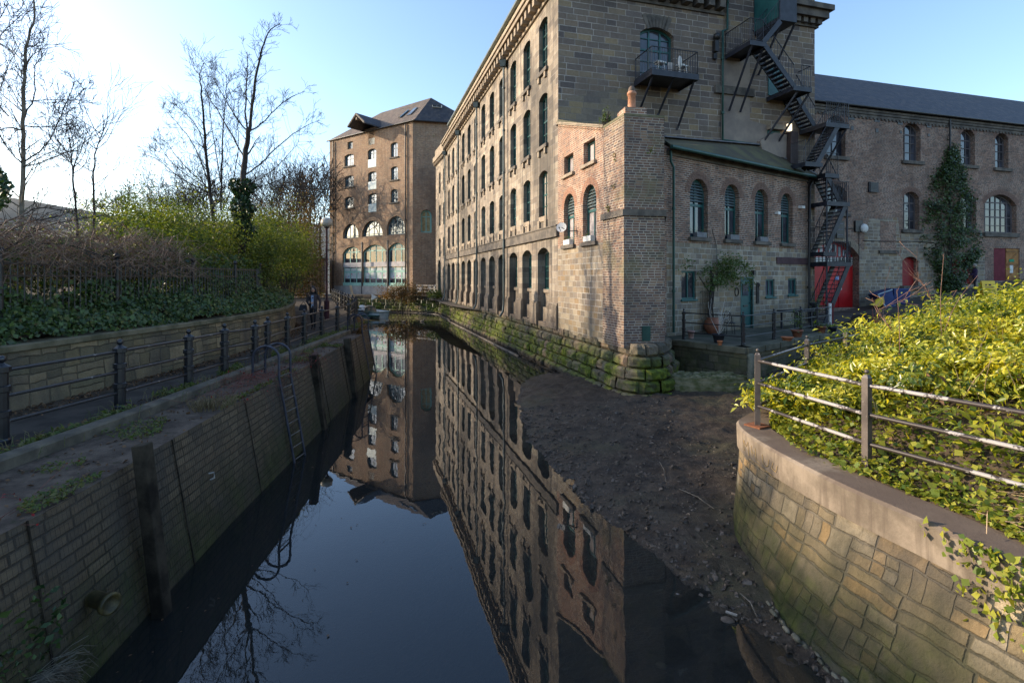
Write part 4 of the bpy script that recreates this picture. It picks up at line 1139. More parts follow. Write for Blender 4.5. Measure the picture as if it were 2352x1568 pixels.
M = MB(); M.lathe((cc.x, cc.y, 9.25), [(.135, 0), (.13, .06), (.125, .5), (.155, .51), (.155, .58), (.13, .60), (.12, .62)], 14); pot = M.build('chimney_pot', M_TERRA, stk)
M = MB(); M.lathe((cc.x, cc.y, 9.86), [(.12, 0), (.11, .1), (.06, .18), (.01, .2)], 10); M.build('pot_cowl', plain('rusty_mesh_cowl', (.10, .07, .05), (.16, .11, .08), 20), pot)
M = MB(); a = Wall(c2[:2], sd); q0 = a.uz(*zb(607, 1172)); q1 = a.uz(*zb(650, 1250)); a.box(M, q0[0], q1[0], q1[1], q0[1], .03, .07); a_ = M.build('meter_door', M_PIPE, low)
# lean-to roof over the block
M = MB()
r0 = WF.P(0, zt0 + .02, .1); r1 = WF.P(UB, zt1 + .02, .1); r2 = Vector((5.7, 19.4, 8.9)); r3 = WE.P(4.9, 10.2, .02); r4 = WE.P(0, 10.35, .02)
M.face([r0, r1, r2, r3, r4]); M.face([v - Vector((0, 0, .12)) for v in (r4, r3, r2, r1, r0)])
M.build('lean_to_roof', M_MOSSROOF, low)
M = MB(); M.beam(WF.P(.0, zt0 + .03, -.08), WF.P(UB, zt1 + .03, -.08), .34, .10); M.build('wall_coping', M_TRIM, low)
# main wall with four arched windows
WR = Wall((5.83, 19.5), (.832, .555)); LR = 10.04
def Luz(W, x, y, z=zb, p=0): return W.uz(*z(x, y), p)
R_arch = []
for (x0, x1, yt, yb) in ((866, 962, 383, 700), (1052, 1130, 413, 712), (1213, 1283, 443, 722), (1352, 1415, 468, 732)):
    u0, u1 = Luz(WR, x0, 500)[0], Luz(WR, x1, 500)[0]; zt_ = Luz(WR, (x0 + x1) / 2, yt)[1]; zb_ = Luz(WR, (x0 + x1) / 2, yb)[1]
    R_arch.append((u0, u1, zb_, zt_))
zA = sum(r[3] for r in R_arch) / 4; zB = sum(r[2] for r in R_arch) / 4
R_arch = [arch(u0, u1, zB, zA, (u1 - u0) / 2, 12) for u0, u1, _, _ in R_arch]
ZR = Luz(WR, 1100, 742)[1]; ZE = 8.68
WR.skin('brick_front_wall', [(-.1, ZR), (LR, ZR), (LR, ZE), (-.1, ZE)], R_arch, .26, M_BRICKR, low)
lows = []
for (x0, x1, y0, y1) in ((820, 897, 878, 1030), (1270, 1318, 922, 1016), (1390, 1436, 918, 1006)):
    a0, a1 = Luz(WR, x0, y0), Luz(WR, x1, y0); b_ = Luz(WR, (x0 + x1) / 2, (y0 + y1) / 2); t_ = Luz(WR, (x0 + x1) / 2, y0)[1]; bb = Luz(WR, (x0 + x1) / 2, y1)[1]
    lows.append(rect(a0[0], a1[0], bb, t_))
d0, d1 = Luz(WR, 1141, 1000)[0], Luz(WR, 1200, 1000)[0]; dz = Luz(WR, 1170, 920)[1]
dr_ = rect(d0, d1, 1.63, dz)
WR.skin('stone_front_wall', [(-.1, 1.6), (LR, 1.6), (LR, ZR), (-.1, ZR)], lows + [dr_], .12, M_STONEL, low, p=.004)
for i, l in enumerate(R_arch):
    g_ = louvre_window(WR, l, .24, gl=M_GLASSD); ring(WR, l, .30, M_VOUSD, low)
for l in lows: window(WR, l, .10, low, M_GLASSD, M_TEAL, vs=(.5,), fw=.07, mw=.06, sill=(.05, .07, .08), smat=M_TEAL, nosub=False)
M = MB(); WR.box(M, d0, d1, 1.64, dz, -.13, -.08)
dd = M.build('front_door', M_TEAL, low)
M = MB(); um = (d0 + d1) / 2
WR.box(M, um - .2, um + .2, dz - .72, dz - .22, -.08, -.06); M.build('door_glazing', M_GLASSD, dd)
M = MB(); WR.box(M, um - .15, um + .15, 2.55, 2.62, -.08, -.05); c = WR.P(d1 - .12, 2.7, -.04); M.ball(c, .03, 8); M.build('letter_plate', M_BLKPIPE, dd)
M = MB(); WR.box(M, d0 - .06, d0, 1.62, dz + .06, -.1, .02); WR.box(M, d1, d1 + .06, 1.62, dz + .06, -.1, .02); WR.box(M, d0 - .06, d1 + .06, dz, dz + .07, -.1, .02); M.build('door_frame', M_TEAL, dd)
M = MB(); a0, a1 = Luz(WR, 1327, 806), Luz(WR, 1500, 845); WR.box(M, a0[0], LR + .02, Luz(WR, 1400, 842)[1], Luz(WR, 1400, 806)[1], .006, .05); M.build('painted_beam', plain('purple_brown_paint', (.055, .025, .03), (.08, .04, .042), 3), low)
# end wall and body
M = MB()
q0 = WR.P(-.1, 0, -.28); q1 = WR.P(LR, 0, -.28); q2 = WE.P(12.4, 0, .05); q3 = WE.P(4.9, 0, .05)
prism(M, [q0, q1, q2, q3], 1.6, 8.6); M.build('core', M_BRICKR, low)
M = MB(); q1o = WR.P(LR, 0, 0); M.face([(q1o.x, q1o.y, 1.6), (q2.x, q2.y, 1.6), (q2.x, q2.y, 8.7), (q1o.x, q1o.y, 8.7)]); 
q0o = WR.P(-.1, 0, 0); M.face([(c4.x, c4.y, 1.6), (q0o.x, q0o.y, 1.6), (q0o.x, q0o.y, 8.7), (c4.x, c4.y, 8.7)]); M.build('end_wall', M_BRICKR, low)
# roof
E0 = WR.P(-.25, 8.66, .32); E1 = WR.P(LR + .15, 8.70, .32); T1 = WE.P(10.13, 9.92, .02); T0 = WE.P(4.84, 9.92, .02); T2 = WE.P(12.6, 8.9, .02)
M = MB(); 
for pts in ([E0, E1, T1, T0], [E1, T2, T1]): M.face(pts); M.face([v - Vector((0, 0, .10)) for v in pts[::-1]])
for a, b in ((E0, E1), (T0, E0), (E1, T2)): M.face([a, b, b - Vector((0, 0, .1)), a - Vector((0, 0, .1))])
M.build('roof', M_MOSSROOF, low)
M = MB(); M.beam(T0 + Vector((.02, -.03, .05)), T1 + Vector((.02, -.03, .05)), .30, .05); M.beam(T1, E1, .16, .06); M.build('lead_flashing', plain('lead', (.10, .10, .12), (.16, .16, .18), 3, .6), low)
M = MB(); M.tube([WR.P(-.3, 8.56, .40), WR.P(LR + .2, 8.56, .40)], .075, 8); M.build('gutter', M_PIPE, low)
M = MB(); WR.box(M, -.1, LR, 8.36, 8.5, .0, .06); WR.box(M, -.1, LR, 8.50, 8.56, .0, .12); M.build('eaves_band', M_TRIMD, low)
pipe_on(WR, [(-.02, 8.5), (-.02, 8.1), (.14, 7.9), (.14, 1.75)], .05, M_PIPE, low, p=.14)
pipe_on(WR, [(LR + .2, 8.5), (LR - .15, 8.1), (LR - .15, 1.75)], .075, M_BLKPIPE, low, p=.16)
M = MB(); uu, zz = Luz(WR, 1326, 570); WR.box(M, uu - .1, uu + .1, zz - .06, zz + .06, .0, .16); uu, zz = Luz(WR, 1452, 538); WR.box(M, uu - .12, uu + .12, zz - .07, zz + .05, .0, .2)
M.build('security_camera', M_WHITE, low)
# lime-rendered lump and dark shaft on the outbuilding roof
M = MB(); n0 = [zs(500, 1380), zs(640, 1300), zs(760, 1320), zs(755, 1550), zs(640, 1530), zs(520, 1470)]
W2 = Wall(WE.P(0, 0, .25)[:2], e)
pts = [W2.uz(*q) for q in n0]; F1 = [W2.P(a, z) for a, z in pts]; F0 = [W2.P(a, z, -.3) for a, z in pts]; M.face(F1[::-1])
for i in range(len(F1)): M.face([F1[i], F1[(i + 1) % 6], F0[(i + 1) % 6], F0[i]])
M.build('rendered_upstand', M_RENDER, low)
M = MB(); a0 = W2.uz(*zs(760, 1300)); a1 = W2.uz(*zs(830, 1560)); W2.box(M, a0[0], a1[0], a1[1] - .3, a0[1], -.24, .25); M.build('vent_shaft', plain('dark_brown_brick', (.04, .028, .026), (.07, .045, .04), 4), low)
M = MB(); k = WR.P(LR - .25, 8.7, -.35); M.box((k.x, k.y, 9.0), (.9, .5, .75), .6, .75); M.build('corner_upstand', M_RENDER, low)
# window boxes and dish
def planter(W, u, z, p, w_, lab, pale=False):
    c = W.P(u, z, p); t = thing('window_box', c, lab, 'planter', 'window boxes of the outbuilding')
    M = MB(); W.box(M, u - w_ / 2, u + w_ / 2, z, z + .20, p - .09, p + .09); M.build('box', M_WHITE if pale else plain('grey_zinc', (.14, .14, .15), (.2, .2, .21), 4) , t, bevel=.01)
    leaf_tuft(c + Vector((0, 0, .24)), (w_ * .45, .12, .12), 70, .05, L_TUFT, 'plant', t)
def leaf_tuft(c, r, n, size, mat, name, parent):
    R = np.random.default_rng(int(abs(c.x * 97 + c.y * 31)) + n)
    P = R.normal(size=(n, 3)) * np.array(r) * .55 + np.array(c)
    return leafmesh(name, P, None, size, mat, parent, seed=n)

# ------------------------------------------------------------------ leaf meshes
def leafmesh(name, P, N, size, mat, parent=None, origin=None, seed=0, aspect=2.0, var=.35, rr=None, fold=.25, droop=0.0, kind2=False, D=None):
    """one mesh of many small folded leaves. P centres, N preferred normals (or None), size leaf length"""
    R = np.random.default_rng(seed); n = len(P)
    P = np.asarray(P, dtype=np.float64)
    nn = R.normal(size=(n, 3))
    if N is not None: nn = nn * .55 + np.asarray(N)
    nn /= np.linalg.norm(nn, axis=1, keepdims=True) + 1e-9
    d = R.normal(size=(n, 3)) if D is None else np.asarray(D) + R.normal(size=(n, 3)) * .45
    d[:, 2] -= droop
    d -= nn * (d * nn).sum(1, keepdims=True); d /= np.linalg.norm(d, axis=1, keepdims=True) + 1e-9
    s = np.cross(nn, d)
    L = size * (1 + var * R.normal(size=(n, 1))).clip(.4, 1.8); Wd = L / aspect
    a = P - d * L * .5; b = P + d * L * .5 - nn * L * .10
    m = P + d * L * .02
    l = m + s * Wd * .5 + nn * L * fold * .35; r = m - s * Wd * .5 + nn * L * fold * .35
    V = np.stack([a, r, b, l, m], 1).reshape(-1, 3)
    base = np.arange(n)[:, None] * 5
    if kind2 or size < .06:      # single diamond quad
        F = (base + np.array([[0, 1, 2, 3]])).reshape(-1, 4); k = 4; nf = n
    else:
        F = np.concatenate([base + np.array([[0, 1, 2, 4]]), base + np.array([[0, 4, 2, 3]])], 1).reshape(-1, 4); k = 4; nf = 2 * n
    me = bpy.data.meshes.new(name)
    me.vertices.add(len(V)); me.vertices.foreach_set('co', V.astype(np.float32).ravel())
    me.loops.add(nf * 4); me.loops.foreach_set('vertex_index', F.ravel().astype(np.int32))
    me.polygons.add(nf); me.polygons.foreach_set('loop_start', np.arange(nf, dtype=np.int32) * 4)
    me.update(calc_edges=True); me.validate()
    at_ = me.attributes.new('rnd', 'FLOAT', 'FACE')
    rv = R.random(n) if rr is None else np.clip(np.asarray(rr) + R.normal(size=n) * .22, 0, 1)
    at_.data.foreach_set('value', np.repeat(rv, nf // n).astype(np.float32))
    me.materials.append(mat)
    if parent is None and origin is None: origin = (float(P[:, 0].mean()), float(P[:, 1].mean()), float(P[:, 2].min()))
    return link_mesh(me, name, parent, origin)

def clumpy(R, n, rad, c, shell=.55, clumps=40, cr=.28, flat=1.0):
    """points in leaf clumps on/in an uneven ellipsoid; returns points, outward normals, clump random"""
    rad = np.array(rad); c = np.array(c)
    dirs = R.normal(size=(clumps, 3)); dirs[:, 2] = np.abs(dirs[:, 2]) * flat - .25 * (R.random(clumps) < .5)
    dirs /= np.linalg.norm(dirs, axis=1, keepdims=True)
    rr = (shell + (1 - shell) * R.random((clumps, 1))) * (1 + .22 * R.normal(size=(clumps, 1))).clip(.6, 1.5)
    cen = dirs * rr
    k = R.integers(0, clumps, n); off = R.normal(size=(n, 3)) * cr * .5
    q = cen[k] + off * (.6 + .8 * R.random((n, 1)))
    crn = R.random(clumps)[k]
    nrm = dirs[k] * .7 + np.array([0, 0, .5])
    return c + q * rad, nrm, crn

def bush(name, c, rad, n, size, mat, lab, cat='bush', group=None, seed=1, stems=True, aspect=2.0, clumps=40, cr=.30, shell=.5, stem_mat=None, leafname='foliage', droop=.1):
    R = np.random.default_rng(seed); t = thing(name, (c[0], c[1], c[2] - rad[2]), lab, cat, group)
    P, N, k = clumpy(R, n, rad, c, shell, clumps, cr)
    P[:, 2] = np.maximum(P[:, 2], c[2] - rad[2] + .05)
    leafmesh(leafname, P, N, size, mat, t, seed=seed, aspect=aspect, rr=k, droop=droop)
    if stems:
        M = MB(); q = random.Random(seed)
        for i in range(9):
            a = q.uniform(0, 2 * pi); b0 = Vector((c[0] + cos(a) * rad[0] * .15, c[1] + sin(a) * rad[1] * .15, c[2] - rad[2]))
            b1 = Vector((c[0] + cos(a) * rad[0] * q.uniform(.3, .9), c[1] + sin(a) * rad[1] * q.uniform(.3, .9), c[2] + rad[2] * q.uniform(.1, 1.0)))
            mid = b0.lerp(b1, .5) + Vector((q.uniform(-.1, .1), q.uniform(-.1, .1), .15))
            M.tube([b0, mid, b1], [.03, .018, .005], 4, False)
        M.build('stems', stem_mat or M_BARK, t)
    return t

def branches(M, R, p, d, L, r, depth, spread=.6, up=.15, segs=4, kids=(2, 4), rmin=.005, wob=.18, twig=None, shrink=(.5, .78), n=5):
    """recursive bare branching"""
    pts = [p.copy()]; q = p.copy(); dd = d.copy()
    for i in range(segs):
        dd = (dd + Vector((R.gauss(0, wob), R.gauss(0, wob), R.gauss(0, wob * .7) + up * .25))).normalized()
        q = q + dd * (L / segs); pts.append(q.copy())
    rad = [max(rmin, r * (1 - .75 * i / segs)) for i in range(segs + 1)]
    M.tube(pts, rad, n if r > .02 else 3, False, r > .02)
    if depth <= 0: return
    k = R.randint(*kids)
    for j in range(k):
        t = R.uniform(.25, .98); i = min(segs - 1, int(t * segs)); b = pts[i].lerp(pts[i + 1], t * segs - i)
        ax = (pts[i + 1] - pts[i]).normalized()
        side = ax.cross(Vector((R.gauss(0, 1), R.gauss(0, 1), R.gauss(0, 1)))).normalized()
        nd = (ax * (1 - spread * .5) + side * spread + Vector((0, 0, up))).normalized()
        branches(M, R, b, nd, L * R.uniform(*shrink), max(rmin, rad[i] * .6), depth - 1, spread, up, max(3, segs - 1), kids, rmin, wob, twig, shrink, n)

def limb(M, pts, r0, r1, R, side=10, sl=.9, depth=1, spur=True, n=6, up=.2, kids=(2, 3)):
    """limb through given points with side shoots"""
    P = smooth_path(pts, 2); k = len(P) - 1
    rad = [r0 + (r1 - r0) * i / k for i in range(k + 1)]
    P = [p + Vector((R.gauss(0, .012), R.gauss(0, .012), 0)) for p in P]
    M.tube(P, rad, n, False)
    for s in range(side):
        t = R.uniform(.12, .99) * k; i = min(k - 1, int(t)); b = P[i].lerp(P[i + 1], t - i); ax = (P[i + 1] - P[i]).normalized()
        sd_ = ax.cross(Vector((R.gauss(0, 1), R.gauss(0, 1), R.gauss(0, .5)))).normalized()
        nd = (ax * .7 + sd_ * .75 + Vector((0, 0, up))).normalized()
        branches(M, R, b, nd, sl * R.uniform(.5, 1.1) * (1.15 - .6 * t / k), max(.004, rad[i] * .38), depth, .55, .12, 4, kids)
    if spur:
        for s in range(int(side * 2.5)):
            t = R.uniform(.1, 1) * k; i = min(k - 1, int(t)); b = P[i].lerp(P[i + 1], t - i)
            nd = Vector((R.gauss(0, 1), R.gauss(0, 1), R.gauss(0, 1) + .3)).normalized()
            M.tube([b, b + nd * R.uniform(.05, .16)], [.007, .003], 3, False, False)
    return P

# window boxes, dish
planter(WF, -1.2, 5.08, .04, .62, 'white window box with green plants under the left arched river window', True)
planter(WF, -3.15, 5.08, .04, .66, 'white window box under the right arched river window next to the stack', True)
for i, nm in zip((0, 1, 2), ('leftmost arched window over the terrace', 'second arched window over the terrace', 'third arched window over the terrace')):
    l = R_arch[i]; u = (l[0][0] + l[1][0]) / 2 + .05
    planter(WR, u, zB + .01, .02, .62, 'grey window box with dry plants in the ' + nm)
dc = WF.P(-1.75, 5.72, .55)
t = thing('satellite_dish', dc, 'round grey satellite dish on an arm beside the arched river window', 'satellite dish')
M = MB(); ax = (WF.n.to_3d() * .6 + Vector((.25, -.75, .35))).normalized(); s1 = ax.cross(Vector((0, 0, 1))).normalized(); s2 = s1.cross(ax)
V = [dc - ax * .06]; F = []
for ringi, rr_ in enumerate((.08, .15, .20)):
    for k in range(18): V.append(dc + (s1 * cos(k * pi / 9) + s2 * sin(k * pi / 9)) * rr_ + ax * (rr_ * rr_ * .6 - .06))
for k in range(18): F.append((0, 1 + k, 1 + (k + 1) % 18))
for r_ in range(2):
    for k in range(18): F.append((1 + r_ * 18 + k, 1 + (r_ + 1) * 18 + k, 1 + (r_ + 1) * 18 + (k + 1) % 18, 1 + r_ * 18 + (k + 1) % 18))
M.mesh(V, F, True); M.build('dish', M_WHITE, t)
M = MB(); M.tube([WF.P(-2.1, 5.55, .02), WF.P(-1.9, 5.55, .35), dc - ax * .07], .02, 6); M.tube([dc - s2 * .18, dc - s2 * .15 + ax * .26], .012, 5); M.ball(dc - s2 * .15 + ax * .26, .03, 8); M.build('arm', M_BLKPIPE, t)

# ------------------------------------------------------------------ terrace
TA, TB, TC = (5.72, 18.55), (7.32, 16.3), (14.3, 22.15)
ter = thing('terrace', (8, 18, 0), 'raised stone terrace with thick coping in front of the outbuilding door', 'terrace')
TD = (18.6, 25.8)
tout = [TA, TB, TC, TD]
tin = [(5.4, 19.6), (5.83, 19.4), tuple(WR.P(LR, 0, 0)[:2]), (17.0, 29.0)]
M = MB(); uvp = 0
for a, b in zip(tout[:-1], tout[1:]):
    L = hypot(b[0] - a[0], b[1] - a[1]); M.face([(*a, -.4), (*b, -.4), (*b, 1.42), (*a, 1.42)], uv=[(uvp, -.4), (uvp + L, -.4), (uvp + L, 1.42), (uvp, 1.42)]); uvp += L
M.build('terrace_wall', M_TERR, ter)
M = MB()
def cop(a, b, w0=-.07, w1=.42):
    d = (Vector(b) - Vector(a)).normalized(); n = Vector((d.y, -d.x))
    A0 = Vector(a) - n * w0; B0 = Vector(b) - n * w0; A1 = Vector(a) - n * w1; B1 = Vector(b) - n * w1
    n_ = max(1, int((Vector(b) - Vector(a)).length / 1.1))
    for i in range(n_):
        t0, t1 = i / n_ + .003, (i + 1) / n_ - .003
        p = [A0.lerp(B0, t0), A0.lerp(B0, t1), A1.lerp(B1, t1), A1.lerp(B1, t0)]
        M.hexa([(*q, 1.40) for q in p] + [(*q, 1.605) for q in p])
for a, b in zip(tout[:-1], tout[1:]): cop(a, b)
M.build('coping', plain('mossy_flag_coping', (.085, .08, .05), (.17, .15, .10), 2.2, .9, .5, .012), ter, bevel=.02)
M = MB(); M.face([(p[0], p[1], 1.598) for p in tout + tin[::-1]]); M.build('paving', plain('mossy_paving', (.045, .05, .03), (.11, .10, .075), 1.4, .9, .4, .01), ter)
# rounded cobbled step in the corner
M = MB(); sc_ = Vector((6.15, 16.95)); pts = []
for r_, z0, z1, mt in ((1.75, -.1, .52, 0), (1.62, .52, .64, 0), (1.5, .64, .74, 1)):
    ring_ = [(sc_.x + r_ * 1.05 * cos(a), sc_.y + r_ * .8 * sin(a)) for a in np.linspace(-pi * .98, pi * .02, 22)]
    n_ = len(ring_)
    for i in range(n_ - 1): M.face([(*ring_[i], z0), (*ring_[i + 1], z0), (*ring_[i + 1], z1), (*ring_[i], z1)])
    M.face([(*q, z1) for q in ring_])
for i in range(90):
    a = rnd.uniform(-pi, 0); r_ = sqrt(rnd.random()) * 1.35; M.ball((sc_.x + r_ * 1.05 * cos(a), sc_.y + r_ * .8 * sin(a), .75), rnd.uniform(.06, .10), 7, (1.3, 1, .45))
tag(M.build('cobbled_step', plain('mossy_cobbles', (.10, .11, .045), (.26, .23, .14), 4, .9, .5, .02, spec=.1)), 'rounded mossy cobbled step in the corner between plinth and terrace', 'step')
pc = onz(1712, 905, .3); M = MB(); M.tube([(7.36, 16.05, .2), (7.36, 16.05, .86)], .125, 12); M.tube([(7.36, 16.05, .86), (7.36, 16.05, .90)], .14, 12); M.tube([(7.36, 16.05, .9), (7.36, 16.05, 1.32), (7.36, 16.12, 1.40)], .115, 12)
tag(M.build('standpipe', plain('mossy_cast_iron', (.10, .11, .08), (.17, .17, .13), 5)), 'thick mossy vertical drain pipe at the terrace corner', 'pipe')

# iron post-and-rail railings ------------------------------------------------------
def iron_post(c, h, parent, mat, w_=.075, style='round', ang=0.0):
    x, y, z = c; M = MB()
    if style == 'round':
        M.lathe((x, y, z), [(w_ * 1.15, 0), (w_ * 1.15, .05), (w_, .07), (w_, h * .30), (w_ * 1.25, h * .31), (w_ * 1.25, h * .37), (w_ * .95, h * .38), (w_ * .95, h * .58), (w_ * 1.2, h * .59), (w_ * 1.2, h * .65),
                 (w_ * .9, h * .66), (w_ * .9, h * .80), (w_ * 1.25, h * .81), (w_ * 1.25, h * .87), (w_ * .6, h * .90), (w_ * .42, h * .915)], 10, False)
        M.ball((x, y, z + h * .955), w_ * .62, 10)
    else:
        M.box((x, y, z + h * .45), (w_ * 1.7, w_ * 1.7, h * .9), ang); M.box((x, y, z + h * .915), (w_ * 1.7, w_ * 1.7, h * .03), ang, .5)
        M.ball((x, y, z + h * .96), w_ * .55, 10)
    return M.build('post', mat, parent)
def iron_rail(pts, parent, mat, r=.022):
    for a, b in zip(pts[:-1], pts[1:]):
        M = MB(); n_ = max(2, int((Vector(b) - Vector(a)).length / .25))
        P = [Vector(a).lerp(Vector(b), i / n_) for i in range(n_ + 1)]
        M.tube(P, r, 8); M.build('rail', mat, parent)
tr = thing('terrace_railing', (7.5, 17.2, 1.6), 'black iron post and rail railing along the terrace edge', 'railing')
tp = [(6.10, 18.55), (7.50, 16.95), (9.30, 18.55), (11.1, 20.1), (12.4, 21.25), (13.6, 22.25)]
for x, y in tp[:-1]: iron_post((x, y, 1.605), 1.10, tr, M_POST, .06)
for h in (.26, .60, .94): iron_rail([(x, y, 1.605 + h) for x, y in tp], tr, M_POST, .020)
M = MB(); x, y = tp[-1]; M.box((x - .06, y, 2.15), (.09, .09, 1.1)); M.build('white_post', M_WHITE, tr)
M = MB(); M.box((x + .05, y + .03, 2.15), (.09, .09, 1.1)); M.build('maroon_post', plain('maroon_paint', (.10, .02, .02), (.14, .03, .03)), tr)
tp2 = [(12.0, 22.8), (13.4, 23.8)]

# ------------------------------------------------------------------ right brick wing
WB = Wall((18.8 - .9615 * 6, 32.5 - .2748 * 6), e)
wing = thing('brick_wing', (24, 34, 1.8), 'long two storey brick wing with slate roof and red doors behind the yard', 'brick building')
def bo(z, x0, x1, yt, yb, rise, n=9):
    u0, u1 = WB.uz(*z(x0, (yt + yb) / 2))[0], WB.uz(*z(x1, (yt + yb) / 2))[0]; m = (x0 + x1) / 2
    return arch(u0, u1, WB.uz(*z(m, yb))[1], WB.uz(*z(m, yt))[1], rise, n) if rise else rect(u0, u1, WB.uz(*z(m, yb))[1], WB.uz(*z(m, yt))[1])
upw = [bo(z4, 900, 1040, 850, 1150, .5), bo(z4, 1465, 1592, 905, 1185, .45), bo(z4, 1885, 1992, 953, 1215, .4), bo(z4, 2140, 2238, 980, 1237, .4)]
law = [bo(zr, 622, 758, 340, 520, .4), bo(zr, 1127, 1232, 382, 630, .4), bo(zr, 1518, 1605, 400, 630, .35), bo(zr, 1655, 1868, 400, 650, .75, 14)]
ZBR = 5.75
bigd = bo(zr, 540, 838, 703, 1140, .95, 14); bigd = [(a, max(z, 1.87)) for a, z in bigd]
rd1 = bo(zr, 1120, 1225, 805, 995, .3); rd2 = bo(zr, 1440, 1592, 806, 985, .5)
dbl = bo(zr, 1718, 1888, 752, 962, 0)
WB.skin('brick_front_wall', [(0, 1.2), (38, 1.2), (38, 14.6), (0, 14.6)], upw + law + [bigd, rd1, rd2, dbl], [.38] * 8 + [.5, .35, .35, .3], M_BRICKR, wing)
for l in upw[1:] + law[1:3]: window(WB, l, .34, wing, M_GLASSD, plain('mauve_brown_frame', (.10, .085, .085), (.14, .12, .12)), vs=(.33, .67), hs=(.25, .5, .72), fw=.09, mw=.045, thick={('h', 2)}, sill=(.2, .22, .16), smat=M_TRIMD)
for l in (upw[0], law[0]): window(WB, l, .34, wing, M_GLASSD, M_STAIR, vs=(.5,), hs=(.4, .7), fw=.09, mw=.05, sill=(.2, .22, .16), smat=M_TRIMD)
window(WB, law[3], .34, wing, M_GLASSD, plain('grey_mauve_frame', (.12, .10, .10), (.16, .14, .14)), vs=(.17, .34, .5, .66, .83), hs=(.2, .42, .62, .8), fw=.10, mw=.04, thick={('h', 1), ('v', 0), ('v', 4), ('h', 3)}, sill=(.1, .3, .14), smat=M_TRIMD)
for l in upw + law: ring(WB, l, .36, M_VOUSD, wing)
ring(WB, bigd, .45, M_TRIM, wing, 'stone_arch'); ring(WB, rd1, .3, M_TRIM, wing, 'stone_arch')
def doorleaf(l, d, mat, name='door', parent=wing):
    M = MB(); M.face([WB.P(a, z, -d) for a, z in l][::-1] if False else [WB.P(a, z, -d) for a, z in l]); return M.build(name, mat, parent)
# big arched red door
us = [a for a, b in bigd]; u0, u1 = min(us), max(us); um = (u0 + u1) / 2; z0 = min(b for a, b in bigd); z1 = max(b for a, b in bigd); zm = WB.uz(*zr(800, 858))[1]; zm2 = WB.uz(*zr(800, 808))[1]
o = doorleaf(bigd, .46, M_RED, 'big_red_door')
M = MB()
for i in range(3): a = u0 + (u1 - u0) * i / 3; WB.box(M, a + .03, a + (u1 - u0) / 3 - .03, z0 + .02, zm - .02, -.46, -.42)
M.build('door_leaf', M_RED, o)
M = MB(); WB.box(M, u0 + .03, u1 - .03, zm, zm2, -.46, -.43); M.build('grille_board', M_WHITE, o)
M = MB(); k = 4
for i in range(k): zz = zm + (zm2 - zm) * (i + .7) / (k + .4); WB.box(M, u0 + .03, u1 - .03, zz - .02, zz + .02, -.43, -.415)
for i in range(13): a = u0 + (u1 - u0) * i / 13; WB.box(M, a, a + .07, zm, zm2, -.43, -.41)
M.build('grille_bar', M_BLKPIPE, o)
M = MB()
for i in range(9):
    a = u0 + .15 + (u1 - u0 - .3) * (i + .5) / 9 - .11; tz = min(top_at(bigd, a), top_at(bigd, a + .22)) - .16
    if tz > zm2 + .1: WB.box(M, a, a + .22, zm2 + .06, tz, -.46, -.44)
M.build('fanlight_glazing', plain('pale_glazing', (.20, .23, .25), (.34, .37, .40), 4, .3), o)
M = MB(); a, zz = WB.uz(*zo(697, 1012)); WB.box(M, a - .14, a + .14, zz - .14, zz + .12, -.42, -.40); M.build('notice', plain('blue_white_notice', (.12, .22, .55), (.6, .65, .75), 6), o)
M = MB(); a, zz = WB.uz(*zo(748, 1148)); WB.box(M, a - .08, a + .04, zz - .12, zz + .12, -.42, -.38); M.build('handle', M_WHITE, o)
o = doorleaf(rd1, .3, M_DRED, 'red_door'); M = MB(); us = [a for a, b in rd1]; WB.box(M, min(us) - .3, max(us) + .3, min(b for a, b in rd1) - .22, min(b for a, b in rd1), -.3, .35); M.build('doorstep', M_TRIMD, o)
o = doorleaf(rd2, .3, M_DRED, 'red_door'); M = MB(); us = [a for a, b in rd2]; a = (min(us) + max(us)) / 2
zl = min(b for a_, b in rd2)
for k in range(3): WB.box(M, a + .15, max(us) - .15, zl + .35 + k * .75, zl + .8 + k * .75, -.3, -.285)
M.build('door_glazing', M_GLASSD, o)
o = doorleaf(dbl, .28, plain('dark_opening', (.02, .018, .016), (.04, .03, .03)), 'doorway'); us = [a for a, b in dbl]; a0, a1 = min(us), max(us); zb_, zt_ = min(b for a, b in dbl), max(b for a, b in dbl)
M = MB(); WB.box(M, a0, a0 + (a1 - a0) * .47, zb_, zt_, -.1, -.04); M.build('maroon_door', plain('maroon_door_paint', (.13, .012, .02), (.17, .02, .03)), o)
M_PINE = plain('orange_pine', (.32, .14, .04), (.45, .22, .07), 3)
M = MB(); am = a0 + (a1 - a0) * .52
WB.box(M, am, a1, zb_, zt_, -.12, -.07)
M.build('pine_door', M_PINE, o)
M = MB()
for zz in (zb_ + .15, (zb_ + zt_) / 2, zt_ - .2): WB.box(M, am + .03, a1 - .03, zz - .07, zz + .07, -.07, -.04)
M.beam(WB.P(am + .1, zb_ + .2, -.055), WB.P(a1 - .1, (zb_ + zt_) / 2, -.055), .12, .03, up=WB.n.to_3d()); M.beam(WB.P(am + .1, (zb_ + zt_) / 2, -.055), WB.P(a1 - .1, zt_ - .2, -.055), .12, .03, up=WB.n.to_3d())
M.build('door_brace', plain('darker_pine', (.22, .10, .03), (.3, .15, .05)), o)
M = MB(); WB.box(M, am + .25, am + .75, (zb_ + zt_) / 2 + .2, (zb_ + zt_) / 2 + .38, -.04, -.03); M.build('exit_sign', plain('green_sign', (.02, .25, .12), (.03, .3, .15)), o)
M = MB(); WB.box(M, am + .35, am + .65, zb_ + .55, zb_ + 1.1, -.07, -.035); M.build('notice', M_WHITE, o)
